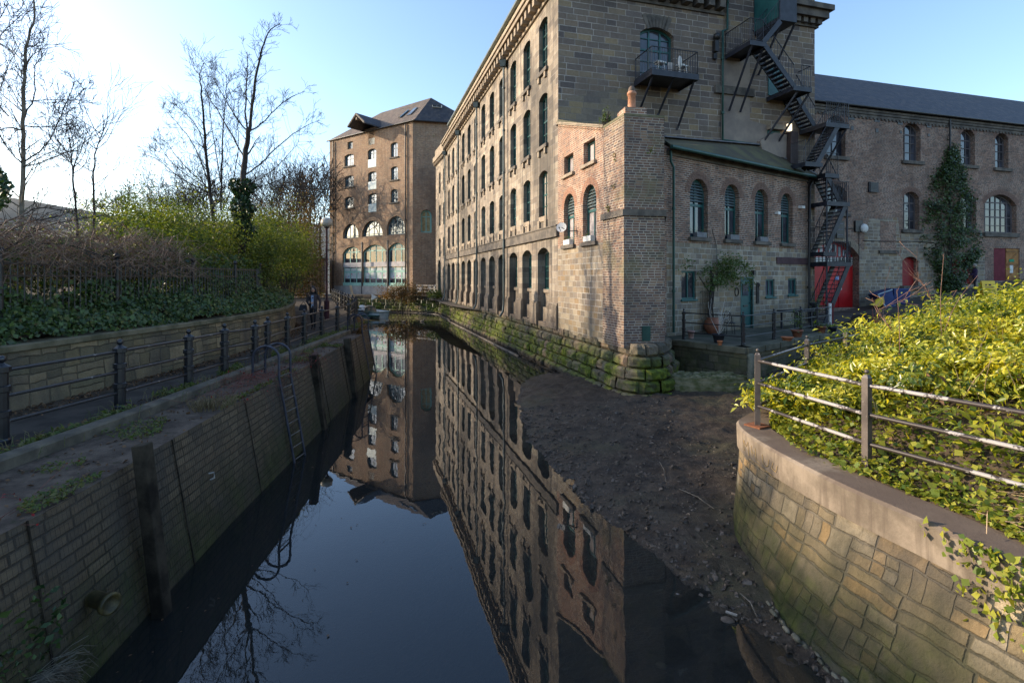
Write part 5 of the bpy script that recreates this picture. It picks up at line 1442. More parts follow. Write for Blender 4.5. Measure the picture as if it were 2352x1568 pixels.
# stone lower storey (coursed), proud by 2 cm, left of the brick bay
def stonepanel(pts, p=.012, mat=None):
    M = MB(); M.face([WB.P(a, z, p) for a, z in pts], uv=pts); return M.build('stone_facing', mat or M_STONEL, wing)
uB1 = max(a for a, b in bigd) + .02; r1a, r1b = min(a for a, b in rd1), max(a for a, b in rd1); r2a, r2b = min(a for a, b in rd2), max(a for a, b in rd2)
zt1_ = WB.uz(*zr(1000, 770))[1]; ztop1 = max(b for a, b in rd1) + .33
WB.skin('stone_facing', [(uB1, 1.3), (r2b + 1.0, 1.3), (r2b + 1.0, zt1_), (uB1, zt1_)], [[(a, z) for a, z in rd1], [(a, z) for a, z in rd2]], .02, M_STONEL, wing, p=.014)
q = [WB.uz(*zr(x, y)) for x, y in ((872, 770), (872, 640), (905, 560), (1095, 550), (1110, 770))]; zz = zt1_
stonepanel([(q[0][0], zz), (q[4][0], zz), (q[3][0], q[3][1]), (q[2][0], q[2][1]), (q[1][0], q[1][1])])
q = [WB.uz(*zr(x, y)) for x, y in ((1112, 652), (1420, 660), (1420, 770), (1112, 770))]; stonepanel([(q[3][0], zz), (q[2][0], zz), (q[1][0], q[1][1]), (q[0][0], q[0][1])])
M = MB(); q0, q1 = WB.uz(*zr(975, 575)), WB.uz(*zr(1078, 765)); WB.box(M, q0[0], q1[0], q1[1], q0[1], .0, .022); M.build('bricked_up_window', M_BRICKR, wing)
M = MB(); WB.box(M, q0[0] - .15, q1[0] + .15, q1[1] - .22, q1[1], .0, .12); M.build('sill', M_TRIMD, wing)
# cornice, gutter, roof
M = MB()
for i in range(3): WB.box(M, 0, 38, 14.1 + i * .17, 14.25 + i * .17, .0, .05 + i * .05)
u = 5.0
while u < 38: WB.box(M, u, u + .16, 13.98, 14.1, .0, .07); u += .32
M.build('brick_cornice', M_TRIMD, wing)
M = MB(); M.tube([WB.P(0, 14.68, .3), WB.P(38, 14.68, .3)], .08, 8); M.build('gutter', M_BLKPIPE, wing)
M = MB(); M.face([WB.P(0, 14.66, .35), WB.P(38, 14.66, .35), WB.P(38, 18.5, -4.2), WB.P(0, 18.5, -4.2)], uv=[(0, 0), (38, 0), (38, 5.4), (0, 5.4)]); M.face([WB.P(0, 18.5, -4.2), WB.P(38, 18.5, -4.2), WB.P(38, 14.6, -9), WB.P(0, 14.6, -9)])
for u_ in (0, 38): M.face([WB.P(u_, 14.6, .3), WB.P(u_, 18.45, -4.2), WB.P(u_, 14.6, -9)])
M.build('roof', M_SLATE, wing)
M = MB(); WB.box(M, 0, 38, 1.2, 14.6, -9, -.55); M.build('core', M_BRICKR, wing)
ud, _ = WB.uz(*z4(1792, 900)); o = pipe_on(WB, [(ud, 14.6), (ud, 3.0)], .06, M_BLKPIPE, wing, p=.14)
for (x0, x1, y0, y1) in ((1062, 1105, 857, 885), (1250, 1290, 873, 900), (1422, 1458, 892, 920), (1636, 1668, 912, 942), (1078, 1098, 925, 958), (1260, 1280, 945, 978), (1438, 1452, 960, 985), (1643, 1657, 982, 1005)):
    q0, q1 = WB.uz(*z4(x0, y0)), WB.uz(*z4(x1, y1)); M = MB(); WB.box(M, q0[0], q1[0], q1[1], q0[1], .004, .03); M.build('putlog_block', M_BLKPIPE, wing)
q0, q1 = WB.uz(*zr(897, 320)), WB.uz(*zr(957, 388)); M = MB(); WB.box(M, q0[0], q1[0], q1[1], q0[1], .0, .10); vp = M.build('wall_vent', M_STAIR, wing)
M = MB()
for i in range(6): zz = q1[1] + (q0[1] - q1[1]) * (i + .5) / 6; WB.box(M, q0[0] + .08, q1[0] - .08, zz - .04, zz + .03, .10, .13)
M.build('louvre', M_BLKPIPE, vp)
q0, q1 = WB.uz(*zr(683, 573)), WB.uz(*zr(733, 686)); M = MB(); WB.box(M, q0[0], q1[0], q1[1], q0[1], .02, .12); sg = tag(M.build('wall_sign', M_BLKPIPE), 'narrow black upright sign on the brick above the big red door', 'sign')
M = MB()
for k in (.2, .5, .85): zz = q1[1] + (q0[1] - q1[1]) * k; WB.box(M, q0[0] + .1, q1[0] - .12, zz - .02, zz + .02, .12, .125)
M.build('print', plain('faded_lettering', (.12, .12, .16), (.18, .18, .22)), sg)
c = WB.P(*WB.uz(*zr(853, 622)), .2); t = thing('alarm_light', c, 'round white lamp beside a dark box on the brick by the big red door', 'lamp')
M = MB(); M.ball(c, .26, 12, (1, .6, 1.1)); M.build('lamp_head', M_WHITE, t)
M = MB(); q0 = WB.uz(*zr(828, 608)); WB.box(M, q0[0] - .3, q0[0] + .3, q0[1] - .35, q0[1] + .35, .0, .14); M.tube([WB.P(q0[0] + .1, q0[1] - 2.2, .03), WB.P(q0[0] + .1, q0[1], .03)], .02, 5); M.build('box', M_BLKPIPE, t)
M = MB(); q = [WB.uz(*zr(x, y)) for x, y in ((860, 700), (1000, 706), (1150, 704), (1290, 712), (1345, 720))]; M.tube([WB.P(a, z, .04) for a, z in q], .025, 5)
q = [WB.uz(*zr(x, y)) for x, y in ((560, 610), (680, 622), (740, 620), (820, 622))]; M.tube([WB.P(a, z, .04) for a, z in q], .025, 5); M.build('cable', M_BLKPIPE, wing)

# yard sloping up to the right
def yardz(x, y): return 1.60 + max(0, (x - 20)) * .125 + noise.noise(Vector((x * .6, y * .6, 0))) * .05
M = MB(); V = []; F = []; NX, NY = 50, 36
for j in range(NY + 1):
    for i in range(NX + 1):
        x = 13 + 45 * i / NX; v = j / NY
        yw = 32.5 + (x - 18.8) * .2858 + .3            # brick wing line
        ylo = 22.9 + (x - 14.9) * .83 if x < 18.5 else 25.9 - (x - 18.5) * .15
        V.append((x, ylo + (yw - ylo) * v, max(1.602, yardz(x, ylo + (yw - ylo) * v))))
for j in range(NY):
    for i in range(NX):
        a = j * (NX + 1) + i; F.append((a, a + 1, a + NX + 2, a + NX + 1))
M.mesh(V, F, True); tag(M.build('yard', M_YARD), kind='structure')

# ------------------------------------------------------------------ warehouse across the far quay
A_ = (-11.4, 60.0)
WW = Wall(A_, (-.821, .571), -1); LW_ = 15.35
WSD = Wall(A_, (.98, .2)); LS = 7.24
wh = thing('brick_warehouse', (A_[0], A_[1], 1.8), 'tall sunlit brick warehouse with big arched windows and a hoist canopy under the slate roof', 'warehouse')
def wo(z, x0, x1, yt, yb, rise, W=WW, n=7):
    ua, ub = sorted((W.uz(*z(x0, (yt + yb) / 2))[0], W.uz(*z(x1, (yt + yb) / 2))[0])); m = (x0 + x1) / 2
    zt_, zb_ = W.uz(*z(m, yt))[1], W.uz(*z(m, yb))[1]
    return arch(ua, ub, zb_, zt_, (ub - ua) / 2 if rise == 'r' else rise, n) if rise else rect(ua, ub, zb_, zt_)
sm = [wo(zw, 250, 370, 795, 950, .2), wo(zw, 250, 370, 1075, 1222, .2), wo(zw, 250, 370, 1350, 1497, .2), wo(zw, 290, 357, 632, 728, 0),
      wo(zw, 555, 665, 725, 972, .2), wo(zw, 557, 667, 1022, 1260, .2), wo(zw, 560, 667, 1308, 1555, .2), wo(zw, 562, 645, 485, 675, 0),
      wo(zw, 852, 945, 640, 832, .2), wo(zw, 855, 947, 955, 1130, .2), wo(zw, 855, 947, 1250, 1425, .2)]
h2 = z2
arc = [wo(h2, 135, 225, 846, 930, 1.3, n=12), wo(h2, 247, 368, 827, 918, 1.55, n=12), wo(h2, 393, 500, 800, 908, 1.55, n=12)]
zlow = WW.uz(*h2(318, 1238))[1]
glz = []
for (x0, x1, yt) in ((132, 243, 980), (250, 393, 968), (397, 508, 958)):
    ua, ub = sorted((WW.uz(*h2(x0, 1100))[0], WW.uz(*h2(x1, 1100))[0])); glz.append(arch(ua, ub, 2.75, WW.uz(*h2((x0 + x1) / 2, yt))[1], .9, 10))
ZWT = 21.75
WW.skin('front_wall', [(0, 1.7), (LW_, 1.7), (LW_, ZWT), (0, ZWT)], sm + arc + glz, [.3] * len(sm) + [.35] * 3 + [.3] * 3, M_BRICKW, wh)
M_FRB = plain('blue_grey_frame', (.07, .13, .16), (.11, .18, .21), 3, .5)
for i, l in enumerate(sm):
    window(WW, l, .27, wh, M_GLASSB, M_FRB, vs=(.5,), hs=(.62,) if i not in (4, 5, 6, 7) else (.48, .78), fw=.10, mw=.07, sill=(.18, .16, .12) if i not in (4, 5, 6, 7, 3) else None, smat=M_TRIMD)
for i in (4, 5, 6, 7):
    l = sm[i]; a0, a1, zb_ = l[0][0], l[1][0], l[0][1]; hh = (max(b for a, b in l) - zb_) * .45
    M = MB(); WW.box(M, a0 + .03, a1 - .03, zb_ + .05, zb_ + hh, -.02, .0); M.build('frosted_balustrade', plain('frosted_glass', (.42, .52, .52), (.55, .63, .62), 3, .3), wh)
for i, l in enumerate(arc): window(WW, l, .33, wh, M_GLASSB, M_FRB, vs=(.25, .5, .75) if i else (.3, .65), hs=(.14,), fw=.12, mw=.08)
M_VOUSW = plain('warehouse_arch_brick', (.26, .17, .11), (.38, .26, .17), 12, .9)
for l in arc + glz: ring(WW, l, .45, M_VOUSW, wh)
zmid0, zmid1 = WW.uz(*h2(318, 1098))[1], WW.uz(*h2(318, 1070))[1]
for i, l in enumerate(glz):
    n_ = 4 if i == 1 else 3
    o = window(WW, l, .30, wh, M_GLASSD, M_TEALL, vs=tuple(k / n_ for k in range(1, n_)), hs=(.34, .36, .86), fw=.16, mw=.13, name='shop_window')
    us = [a for a, b in l]; ua, ub = min(us), max(us)
    M = MB(); WW.box(M, ua, ub, zmid0, zmid1, -.28, -.12); M.build('lead_panel', plain('pale_lead_panel', (.36, .34, .35), (.48, .45, .45), 2), o)
    M = MB(); WW.box(M, ua, ub, 2.72, 3.15, -.28, -.08); M.build('bottom_rail', M_TEALL, o)
    M = MB()
    for k in range(n_):
        a = ua + (ub - ua) * k / n_ + .12; b = ua + (ub - ua) * (k + 1) / n_ - .12
        WW.box(M, a, b, zmid0 - 1.45, zmid0 - .1, -.29, -.28)
    M.build('blind', plain('pale_blind', (.40, .46, .46), (.55, .6, .6), 2), o)
    M = MB()
    for k in range(n_ * 2):
        a = ua + (ub - ua) * (k + .5) / (n_ * 2); zz = 3.4 + rnd.random() * 1.1; WW.box(M, a - .09, a + .09, zz, zz + .22, -.29, -.275)
    M.build('window_poster', plain('poster_colours', (.6, .12, .08), (.1, .3, .6), 7, lo=.48, hi=.52), o)
for l in glz[:2]:
    ua = min(a for a, b in l); M = MB(); WW.box(M, ua - .22, ua - .06, 1.75, 8.2, -.1, .08); M.build('iron_column', M_STAIR, wh)
M = MB(); WW.box(M, .6, LW_ - 1, 1.72, 2.72, .0, .05); M.build('rendered_base', plain('pale_render', (.30, .28, .27), (.40, .37, .35), 1.2), wh)
pipe_on(WW, [(1.05, 21.5), (1.05, 1.9)], .08, M_BLKPIPE, wh, p=.14); pipe_on(WW, [(LW_ - .9, 21.5), (LW_ - .9, 1.9)], .08, M_BLKPIPE, wh, p=.14)
# shaded side with arched teal window
sw = wo(zq, 1300, 1407, 228, 452, 'r', WSD, 10)
WSD.skin('side_wall', [(0, 1.7), (LS, 1.7), (LS, ZWT), (0, ZWT)], [sw], .3, M_BRICKW, wh)
window(WSD, sw, .2, wh, plain('ochre_curtain', (.30, .22, .10), (.45, .36, .2), 3), M_TEALL, vs=(.5,), hs=(.7,), fw=.18, mw=.1); ring(WSD, sw, .45, M_VOUSD, wh)
M = MB(); q0, q1 = WSD.uz(*zq(1372, 520)), WSD.uz(*zq(1432, 578)); WSD.box(M, q0[0], q1[0], q1[1], q0[1], .0, .06); M.build('plaque', M_TRIMD, wh)
M = MB(); z_ = WSD.uz(*z2(548, 520))[1]; WSD.box(M, -.0, LS, z_ - .05, z_, .003, .22); M.build('stepped_ledge', M_BRICKW, wh); WSD.skin('stepped_base_wall', [(0, 1.7), (LS, 1.7), (LS, z_ - .05), (0, z_ - .05)], [sw], .25, M_BRICKW, wh, p=.22)
B_ = WW.P(LW_, 0)[:2]; C_ = WSD.P(LS, 0)[:2]; D_ = (C_[0] + B_[0] - A_[0], C_[1] + B_[1] - A_[1])
M = MB(); 
for a, b in ((B_, D_), (D_, C_)): M.face([(*a, 1.7), (*b, 1.7), (*b, ZWT), (*a, ZWT)])
M.face([(*p, ZWT - .1) for p in (A_, C_, D_, B_)])
q = [WW.P(.05, 0, -.5), WW.P(LW_, 0, -.5)]; M.face([(*q[0][:2], 1.7), (*q[1][:2], 1.7), (*q[1][:2], ZWT), (*q[0][:2], ZWT)])
M.build('core', M_BRICKW, wh)
def ov(p, k=.35):
    c = Vector(((A_[0] + D_[0]) / 2, (A_[1] + D_[1]) / 2)); d = (Vector(p) - c).normalized(); q = Vector(p) + d * k * 1.3; return (q.x, q.y, ZWT - .03)
R1 = (-9.7, 62.6, 25.3); R2 = (-16.9, 67.6, 25.1)
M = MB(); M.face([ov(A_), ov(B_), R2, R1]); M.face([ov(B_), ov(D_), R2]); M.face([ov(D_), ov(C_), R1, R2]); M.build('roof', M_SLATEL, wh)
M = MB(); M.face([ov(C_), ov(A_), R1]); M.build('roof_hip', M_SLATE, wh)  # hip takes the darker slate, so its shade sits in the colour
for k in (.42, .60):
    M = MB(); a = Vector(ov(A_)).lerp(Vector(ov(C_)), k); q = a.lerp(Vector(R1), .62); M.box((q.x, q.y - .05, q.z), (.62, .4, .26), .2); o = M.build('skylight', M_WHITE, wh)
    M = MB(); M.box((q.x, q.y - .27, q.z + .02), (.46, .06, .2), .2); M.build('skylight_glazing', M_BLKPIPE, o)
for k in (.13, .25):
    a = Vector(ov(A_)).lerp(Vector(ov(B_)), k); b = Vector(R1).lerp(Vector(R2), k); q0 = a.lerp(b, .32); q1 = a.lerp(b, .62); M = MB(); M.beam(q0 + Vector((0, 0, .06)), q1 + Vector((0, 0, .06)), .75, .10); M.build('roof_light', M_GLASSB, wh)
M = MB(); M.tube([Vector(ov(A_)) + Vector((0, 0, .02)), Vector(ov(B_)) + Vector((0, 0, .02))], .09, 6); M.tube([Vector(ov(A_)), Vector(ov(C_))], .09, 6); M.build('gutter', M_BLKPIPE, wh)
# hoist canopy
uc = sum(a for a, b in sm[7]) / 4; zc = max(b for a, b in sm[7])
M = MB(); hw, pr, ht = 1.55, 2.4, 1.25
pk = [WW.P(uc, zc + .3 + ht, pr), WW.P(uc, zc + .3 + ht, -2.4)]; lf = [WW.P(uc - hw, zc + .2, pr), WW.P(uc - hw, zc + .2, -2.4)]; rt = [WW.P(uc + hw, zc + .2, pr), WW.P(uc + hw, zc + .2, -2.4)]
for a, b in ((lf, pk), (pk, rt)):
    M.hexa([a[0] - Vector((0, 0, .14)), b[0] - Vector((0, 0, .14)), b[1] - Vector((0, 0, .14)), a[1] - Vector((0, 0, .14)), a[0], b[0], b[1], a[1]])
hc = M.build('hoist_canopy', M_SLATE, wh)
M = MB(); M.beam(WW.P(uc, zc + .9, -1), WW.P(uc, zc + .9, pr - .1), .2, .3); M.beam(WW.P(uc - hw + .1, zc + .22, pr - .06), WW.P(uc, zc + ht + .2, pr - .06), .08, .2); M.beam(WW.P(uc + hw - .1, zc + .22, pr - .06), WW.P(uc, zc + ht + .2, pr - .06), .08, .2); M.build('hoist_beam', M_TRIM, hc)
M = MB(); 
for du in (-1.0, 1.0): WW.box(M, uc + du - .25, uc + du + .25, ZWT - .4, zc + .25, -.6, .02)
WW.box(M, uc - 1.2, uc + 1.2, zc, zc + .3, -.6, .02); M.build('hoist_surround', M_BRICKW, wh)
# small brick building behind the lamp
M = MB(); sh = thing('brick_shed', (-26, 62, 1.7), 'small red brick building with one window behind the lamp post', 'brick building')
M.box((-27.0, 67, 3.9), (5.4, 5, 4.4), .2); M.build('wall', M_BRICK, sh)
M = MB(); M.box((-25.6, 64.55, 4.9), (1.6, .3, .6), .2); M.build('window', M_GLASSB, sh)
M = MB(); M.box((-27.0, 67, 6.2), (5.9, 5.5, .2), .2); M.build('roof', M_SLATE, sh)
# terrace railing and chairs on the far quay
fr = thing('white_railing', (-7.6, 57.3, 1.8), 'weathered pale post and rail fence on the far quay by the warehouse corner', 'railing')
fpts = [at(x, 684, y) for x, y in ((957, 58.2), (970, 57.6), (985, 57.0), (999, 56.4), (1012, 55.2))]; fpts = [Vector((p.x, p.y, 1.79)) for p in fpts]
M_PALE = plain('pale_grey_rail', (.35, .33, .30), (.5, .47, .43), 3)
for p in fpts: 
    M = MB(); M.box((p.x, p.y, 2.4), (.09, .09, 1.25)); M.build('post', M_PALE, fr)
for h in (.45, .8, 1.12): iron_rail([p + Vector((0, 0, h)) for p in fpts], fr, M_PALE, .035)
for i, (x, yy, lb) in enumerate(((962, 59.2, 'white garden chair at the left end of the far pale railing'), (990, 58.2, 'white garden chair behind the middle of the far pale railing'), (1002, 57.6, 'white garden chair at the right end of the far pale railing'))):
    c = at(x, 684, yy); c.z = 1.79; t = thing('garden_chair', c, lb, 'chair', 'chairs on the far quay'); t.rotation_euler = (0, 0, 0)
    M = MB(); M.box((c.x, c.y, 2.23), (.45, .45, .04), i); M.build('seat', M_WHITE, t)
    M = MB(); M.box((c.x - .2 * sin(i), c.y + .2 * cos(i), 2.5), (.45, .04, .5), i); M.build('backrest', M_WHITE, t)
    for dx in (-.19, .19):
        for dy in (-.19, .19): M = MB(); M.tube([(c.x + dx, c.y + dy, 1.8), (c.x + dx * .9, c.y + dy * .9, 2.22)], .018, 5); M.build('leg', M_WHITE, t)

# ------------------------------------------------------------------ right foreground curved wall
CT = [(14.6, 17.6), (11.2, 14.9), (8.3, 12.35), (6.2, 10.55), (4.75, 9.25), (3.95, 8.5), (3.50, 8.05), (3.36, 7.72), (3.30, 7.2), (3.36, 6.4), (3.50, 5.5), (3.70, 4.85), (3.84, 4.25), (3.96, 3.9), (4.3, 3.0), (4.7, 1.8), (4.9, -3)]
CTs = [tuple(p) for p in smooth_path(CT, 2)]
fw_ = thing('curved_wall', (4, 7, 0), 'curved rubble stone wall with thick concrete coping in the right foreground', 'stone wall')
# travelling toward the camera along the river side: river is on the right-hand ... outward = right of travel
def batter(y): return .25 + 1.05 * max(0, min(1, (7.7 - y) / 2.2))
M = MB(); lathe_wall(M, CTs, [(.56, -.4), (.42, .05), (.27, .4), (.15, .7), (.05, 1.0), (-.02, 1.27)], bs=batter); M.build('wall_face', M_RUBBLE, fw_)
M = MB(); lathe_wall(M, CTs, [(-.02, 1.262), (.03, 1.28), (.04, 1.59), (.01, 1.62), (-.40, 1.62), (-.44, 1.60), (-.44, 1.3)]); M.build('coping', M_CONC, fw_)
build_blocks('face_stones', [p for p in CTs if p[1] < 9 and p[1] > 2.2][::-1], [(-.25, .12, -.44), (.12, .42, -.31), (.42, .66, -.20), (.66, .90, -.115), (.90, 1.10, -.045), (1.10, 1.262, .0)], 11, fw_, mat=None, wl=(.16, .62), bulge=.05) if False else None
# yellow scribble on the coping
M = MB()
def onface(s, z, o=.045):
    i = 0; P = [Vector(p) for p in CTs]; acc = 0
    for a, b in zip(P[:-1], P[1:]):
        L = (b - a).length
        if acc + L > s: 
            t = (s - acc) / L; c = a.lerp(b, t); d = (b - a).normalized(); return Vector((c.x - (-d.y) * 0 + d.y * o, c.y - d.x * o, z))
        acc += L
P = [Vector(p) for p in CTs]; acc = 0; s0 = 0
for a, b in zip(P[:-1], P[1:]):
    if b.y < 7.35 and a.y >= 7.35: s0 = acc
    acc += (b - a).length
for strokes in ([(.0, 1.50), (.02, 1.36)], [(.0, 1.5), (.06, 1.44), (.10, 1.52), (.12, 1.34)], [(.17, 1.50), (.19, 1.36)], [(.17, 1.43), (.23, 1.42)], [(.24, 1.5), (.26, 1.35), (.32, 1.35)], [(.36, 1.48), (.37, 1.38), (.41, 1.35), (.45, 1.38), (.46, 1.47)], [(.52, 1.46), (.50, 1.38), (.56, 1.36), (.58, 1.45)], [(.12, 1.30), (.3, 1.31), (.5, 1.29)]):
    for a, b in zip(strokes[:-1], strokes[1:]):
        M.tube([onface(s0 + a[0] * 1.5, a[1]), onface(s0 + b[0] * 1.5, b[1])], .0035, 4, True)
M.build('yellow_scribble', plain('yellow_spray_paint', (.30, .20, .08), (.42, .28, .09), 20), fw_)

# peeling railing on the coping
rr = thing('riverside_railing', (4.1, 7, 1.62), 'brown railing with flaking pale paint on the curved coping in the right foreground', 'railing')
RP = [(12.9, 16.4), (10.3, 14.25), (8.42, 12.62), (6.82, 11.2), (5.35, 9.92), (3.60, 7.66), (4.02, 5.92), (4.95, 4.05), (5.6, 2.3)]
RP[4] = (5.32, 9.42); RP[3] = (6.78, 10.62); RP[2] = (8.3, 11.95)
for i, (x, y) in enumerate(RP):
    a = RP[max(0, i - 1)]; b = RP[min(len(RP) - 1, i + 1)]
    o = iron_post((x, y, 1.62), 1.16, rr, M_RPOST, .043, 'square', atan2(b[1] - a[1], b[0] - a[0]))
    M = MB(); M.box((x, y, 1.633), (.26, .26, .022), .5); M.build('base_plate', M_RUST, o)
for h in (.30, .63, .96): iron_rail([(x, y, 1.62 + h) for x, y in RP], rr, M_RAIL, .024)

# raised bed behind the coping
BED = [(x, y) for x, y in offs(CTs, -.42)]
def bedz(x, y):
    d = dseg([tuple(q) for q in BED], x, y, False)
    db = max(0, (x - 3.95) * .65 - (y - 8.5) * .76)
    return 1.60 + .22 * min(d, 1) + 1.95 * (1 - math.exp(-max(0, d - .25) * .45)) * (1 - math.exp(-db * .42)) + noise.noise(Vector((x * .7, y * .7, 5))) * .14 * min(1, d)
poly = [tuple(q) for q in BED] + [(16, -3), (24, 8), (22, 19)]
M = MB(); V = []; F = []; NX, NY = 90, 96; X0, X1, Y0, Y1 = 3.4, 24, -3, 20; idx = {}
for j in range(NY + 1):
    for i in range(NX + 1):
        x = X0 + (X1 - X0) * i / NX; y = Y0 + (Y1 - Y0) * j / NY
        if inside(poly, x, y) : idx[(i, j)] = len(V); V.append((x, y, bedz(x, y)))
for j in range(NY):
    for i in range(NX):
        k = [(i, j), (i + 1, j), (i + 1, j + 1), (i, j + 1)]
        if all(q in idx for q in k): F.append(tuple(idx[q] for q in k))
M.mesh(V, F, True); M.build('x', M_DIRT); bo_ = bpy.context.scene.collection.objects['x']; bo_.name = 'planting_bed'; tag(bo_, kind='structure')
M = MB(); BB = [tuple(q) for q in BED]; B2 = [tuple(q) for q in offs(CTs, -.75)]
for i in range(len(BB) - 1): M.face([(*BB[i], 1.60), (*BB[i + 1], 1.60), (*B2[i + 1], bedz(*B2[i + 1]) + .0), (*B2[i], bedz(*B2[i]) + .0)])
tag(M.build('bed_edge', M_DIRT), kind='structure')

# plants in the bed: laurel shrubs (things) over an ivy carpet (stuff)
R_ = np.random.default_rng(21)
def scatter_bed(n, test, R):
    out = []
    while len(out) < n:
        x = R.uniform(3.6, 15); y = R.uniform(2.2, 17.5)
        if inside(poly, x, y) and test(x, y): out.append((x, y))
    return out
bedl = [tuple(q) for q in BED]
# ivy carpet near the coping
P = []; 
for x, y in scatter_bed(15000, lambda x, y: x < 9.5 and (lambda d: R_.random() < math.exp(-max(0, d - .25) * 1.3) * .95)(dseg(bedl, x, y, False)) and y > 2.6, R_):
    P.append((x, y, bedz(x, y) + R_.random() ** 1.5 * .16 + .02))
edgep = []
for q in smooth_path([(*p, 0) for p in CTs], 0):
    pass
for i in range(1500):
    k = R_.integers(0, len(CTs) - 1); t = R_.random(); a, b = Vector(CTs[k]), Vector(CTs[k + 1]); c = a.lerp(b, t); d = (b - a).normalized()
    amt = .5 + .5 * sin(c.y * 2.1 + 1.0) + (.35 if c.y < 5.2 else 0)
    o = R_.random() ** 1.4 * .30 * max(0, amt - .25)
    q = c + Vector((d.y, -d.x)) * (-.44 + o)
    if 2.8 < c.y < 8.8: edgep.append((q.x, q.y, 1.635 + R_.random() * .06))
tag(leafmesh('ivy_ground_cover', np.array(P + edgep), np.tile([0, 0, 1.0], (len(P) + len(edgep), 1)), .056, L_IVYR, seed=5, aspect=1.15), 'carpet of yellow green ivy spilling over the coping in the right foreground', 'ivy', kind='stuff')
# hanging ivy over the near wall face
for j, (s_y, dz_, cnt) in enumerate(((3.95, .5, 240), (4.25, .2, 70))):
    P = []
    k = min(range(len(CTs)), key=lambda i: abs(CTs[i][1] - s_y)); c = CTs[k]
    for i in range(cnt):
        yy = s_y + R_.normal() * .18; zt_ = 1.66 - abs(R_.normal()) * dz_; kk = min(range(len(CTs)), key=lambda i: abs(CTs[i][1] - yy)); P.append((CTs[kk][0] - .07 - .03 * R_.random(), yy, zt_))
    tag(leafmesh('trailing_plant', np.array(P), np.tile([-.9, 0, .2], (cnt, 1)), .055, L_IVYR, seed=j, aspect=1.2), ('large clump of green ivy trailing down the curved wall at the right edge', 'small sprig of ivy on the coping edge beside the large trailing clump')[j], 'ivy')
# laurel shrubs
labs = ['broad laurel shrub with yellow green leaves just behind the second foreground post', 'laurel shrub close behind the foremost corner of the curved railing', 'low laurel shrub at the tip of the bed beside the corner post', 'laurel shrub under the upper rail right of the second post',
        'laurel shrub at the right edge of the photo near the coping', 'laurel shrub in the middle of the sunny bank', 'laurel shrub left of centre on the bank beside the back railing', 'laurel shrub on the bank under the tall red stem',
        'laurel shrub on the right of the bank above the straw', 'laurel shrub on the upper right of the bank', 'laurel shrub near the top of the bank below the yellow sign', 'topmost laurel shrub on the right skyline of the bank',
        'laurel shrub on the skyline left of the yellow sign', 'laurel shrub by the last visible post of the back railing', 'laurel shrub at the far left of the bank top', 'laurel shrub at the far right top of the bank']
spots = [(5.4, 6.6), (4.75, 7.3), (4.65, 8.15), (6.1, 5.6), (6.4, 4.4), (6.7, 7.9), (6.1, 8.8), (7.4, 9.9), (7.9, 6.6), (9.3, 7.4), (9.0, 9.2), (10.6, 8.8), (9.4, 10.9), (8.7, 11.4), (10.8, 12.4), (12.2, 10.4)]
for i, ((x, y), lb) in enumerate(zip(spots, labs)):
    r_ = (1.15, 1.1, .40) if i > 3 else (.75, .75, .26)
    if i > 8: r_ = (1.4, 1.3, .50)
    if i in (6, 13, 14): r_ = (.9, .85, .30)
    z = bedz(x, y)
    n_ = 10500 if y < 9 else 9000
    bush('laurel_shrub', (x, y, z + r_[2] * .45), r_, n_, .078 if y < 8 else .09, L_LAUREL, lb, 'shrub', 'laurel shrubs on the sunny bank', 30 + i, stems=False, aspect=2.6, clumps=130, cr=.34, shell=.72, leafname='foliage')
    t = bpy.context.scene.collection.objects[-1]
# filler leaves between the shrubs
P = [(x, y, bedz(x, y) + .08 + R_.random() * .26) for x, y in scatter_bed(34000, lambda x, y: dseg(bedl, x, y, False) > .55 and y > 2.4 and x < 14.5, R_)]
tag(leafmesh('laurel_ground_cover', np.array(P), np.tile([0, -.2, .8], (len(P), 1)), .095, L_LAUREL, seed=9, aspect=2.5), 'low laurel growth filling the sunny bank between the shrubs', 'foliage', kind='stuff')
P = [(x, y, bedz(x, y) + .1 + R_.random() * .4) for x, y in scatter_bed(2600, lambda x, y: dseg(bedl, x, y, False) > .3 and y > 2.4 and x < 13 and noise.noise(Vector((x * .9, y * .9, 4))) > .05, R_)]
tag(leafmesh('withered_leaves', np.array(P), np.tile([0, -.2, .6], (len(P), 1)), .085, L_DRY, seed=19, aspect=2.3), 'withered brown leaves caught among the laurels on the sunny bank', 'dead leaves', kind='stuff')
M = MB(); q = random.Random(15)
for i in range(420):
    x = q.uniform(4.4, 11); y = q.uniform(3.5, 12)
    if not inside(poly, x, y) or noise.noise(Vector((x * .9, y * .9, 4))) < -.05: continue
    z = bedz(x, y); L = q.uniform(.3, .75); dx, dy = q.gauss(0, .25), q.gauss(0, .25); M.tube([(x, y, z), (x + dx * L * .5, y + dy * L * .5, z + L * .6), (x + dx * L, y + dy * L, z + L)], [.005, .004, .002], 3, False, False)
tag(M.build('woody_stems', M_STRAW), 'thin pale woody stems poking out among the laurels on the sunny bank', 'stems', kind='stuff')
# straw and dead stems on the near coping edge
M = MB(); q = random.Random(5)
for i in range(260):
    x = q.uniform(4.15, 5.3); y = q.uniform(3.9, 4.9); z = bedz(x, y) + q.uniform(.02, .12); a = q.gauss(-.5, .5); L = q.uniform(.2, .6)
    M.tube([(x, y, z), (x + cos(a) * L * .5, y + sin(a) * L * .5, z + q.uniform(0, .06)), (x + cos(a) * L, y + sin(a) * L, z - .02)], .0035, 3, False, False)
tag(M.build('dead_stems', M_STRAW), 'tangle of pale dry stems lying on the near edge of the bank', 'dry stems', kind='stuff')
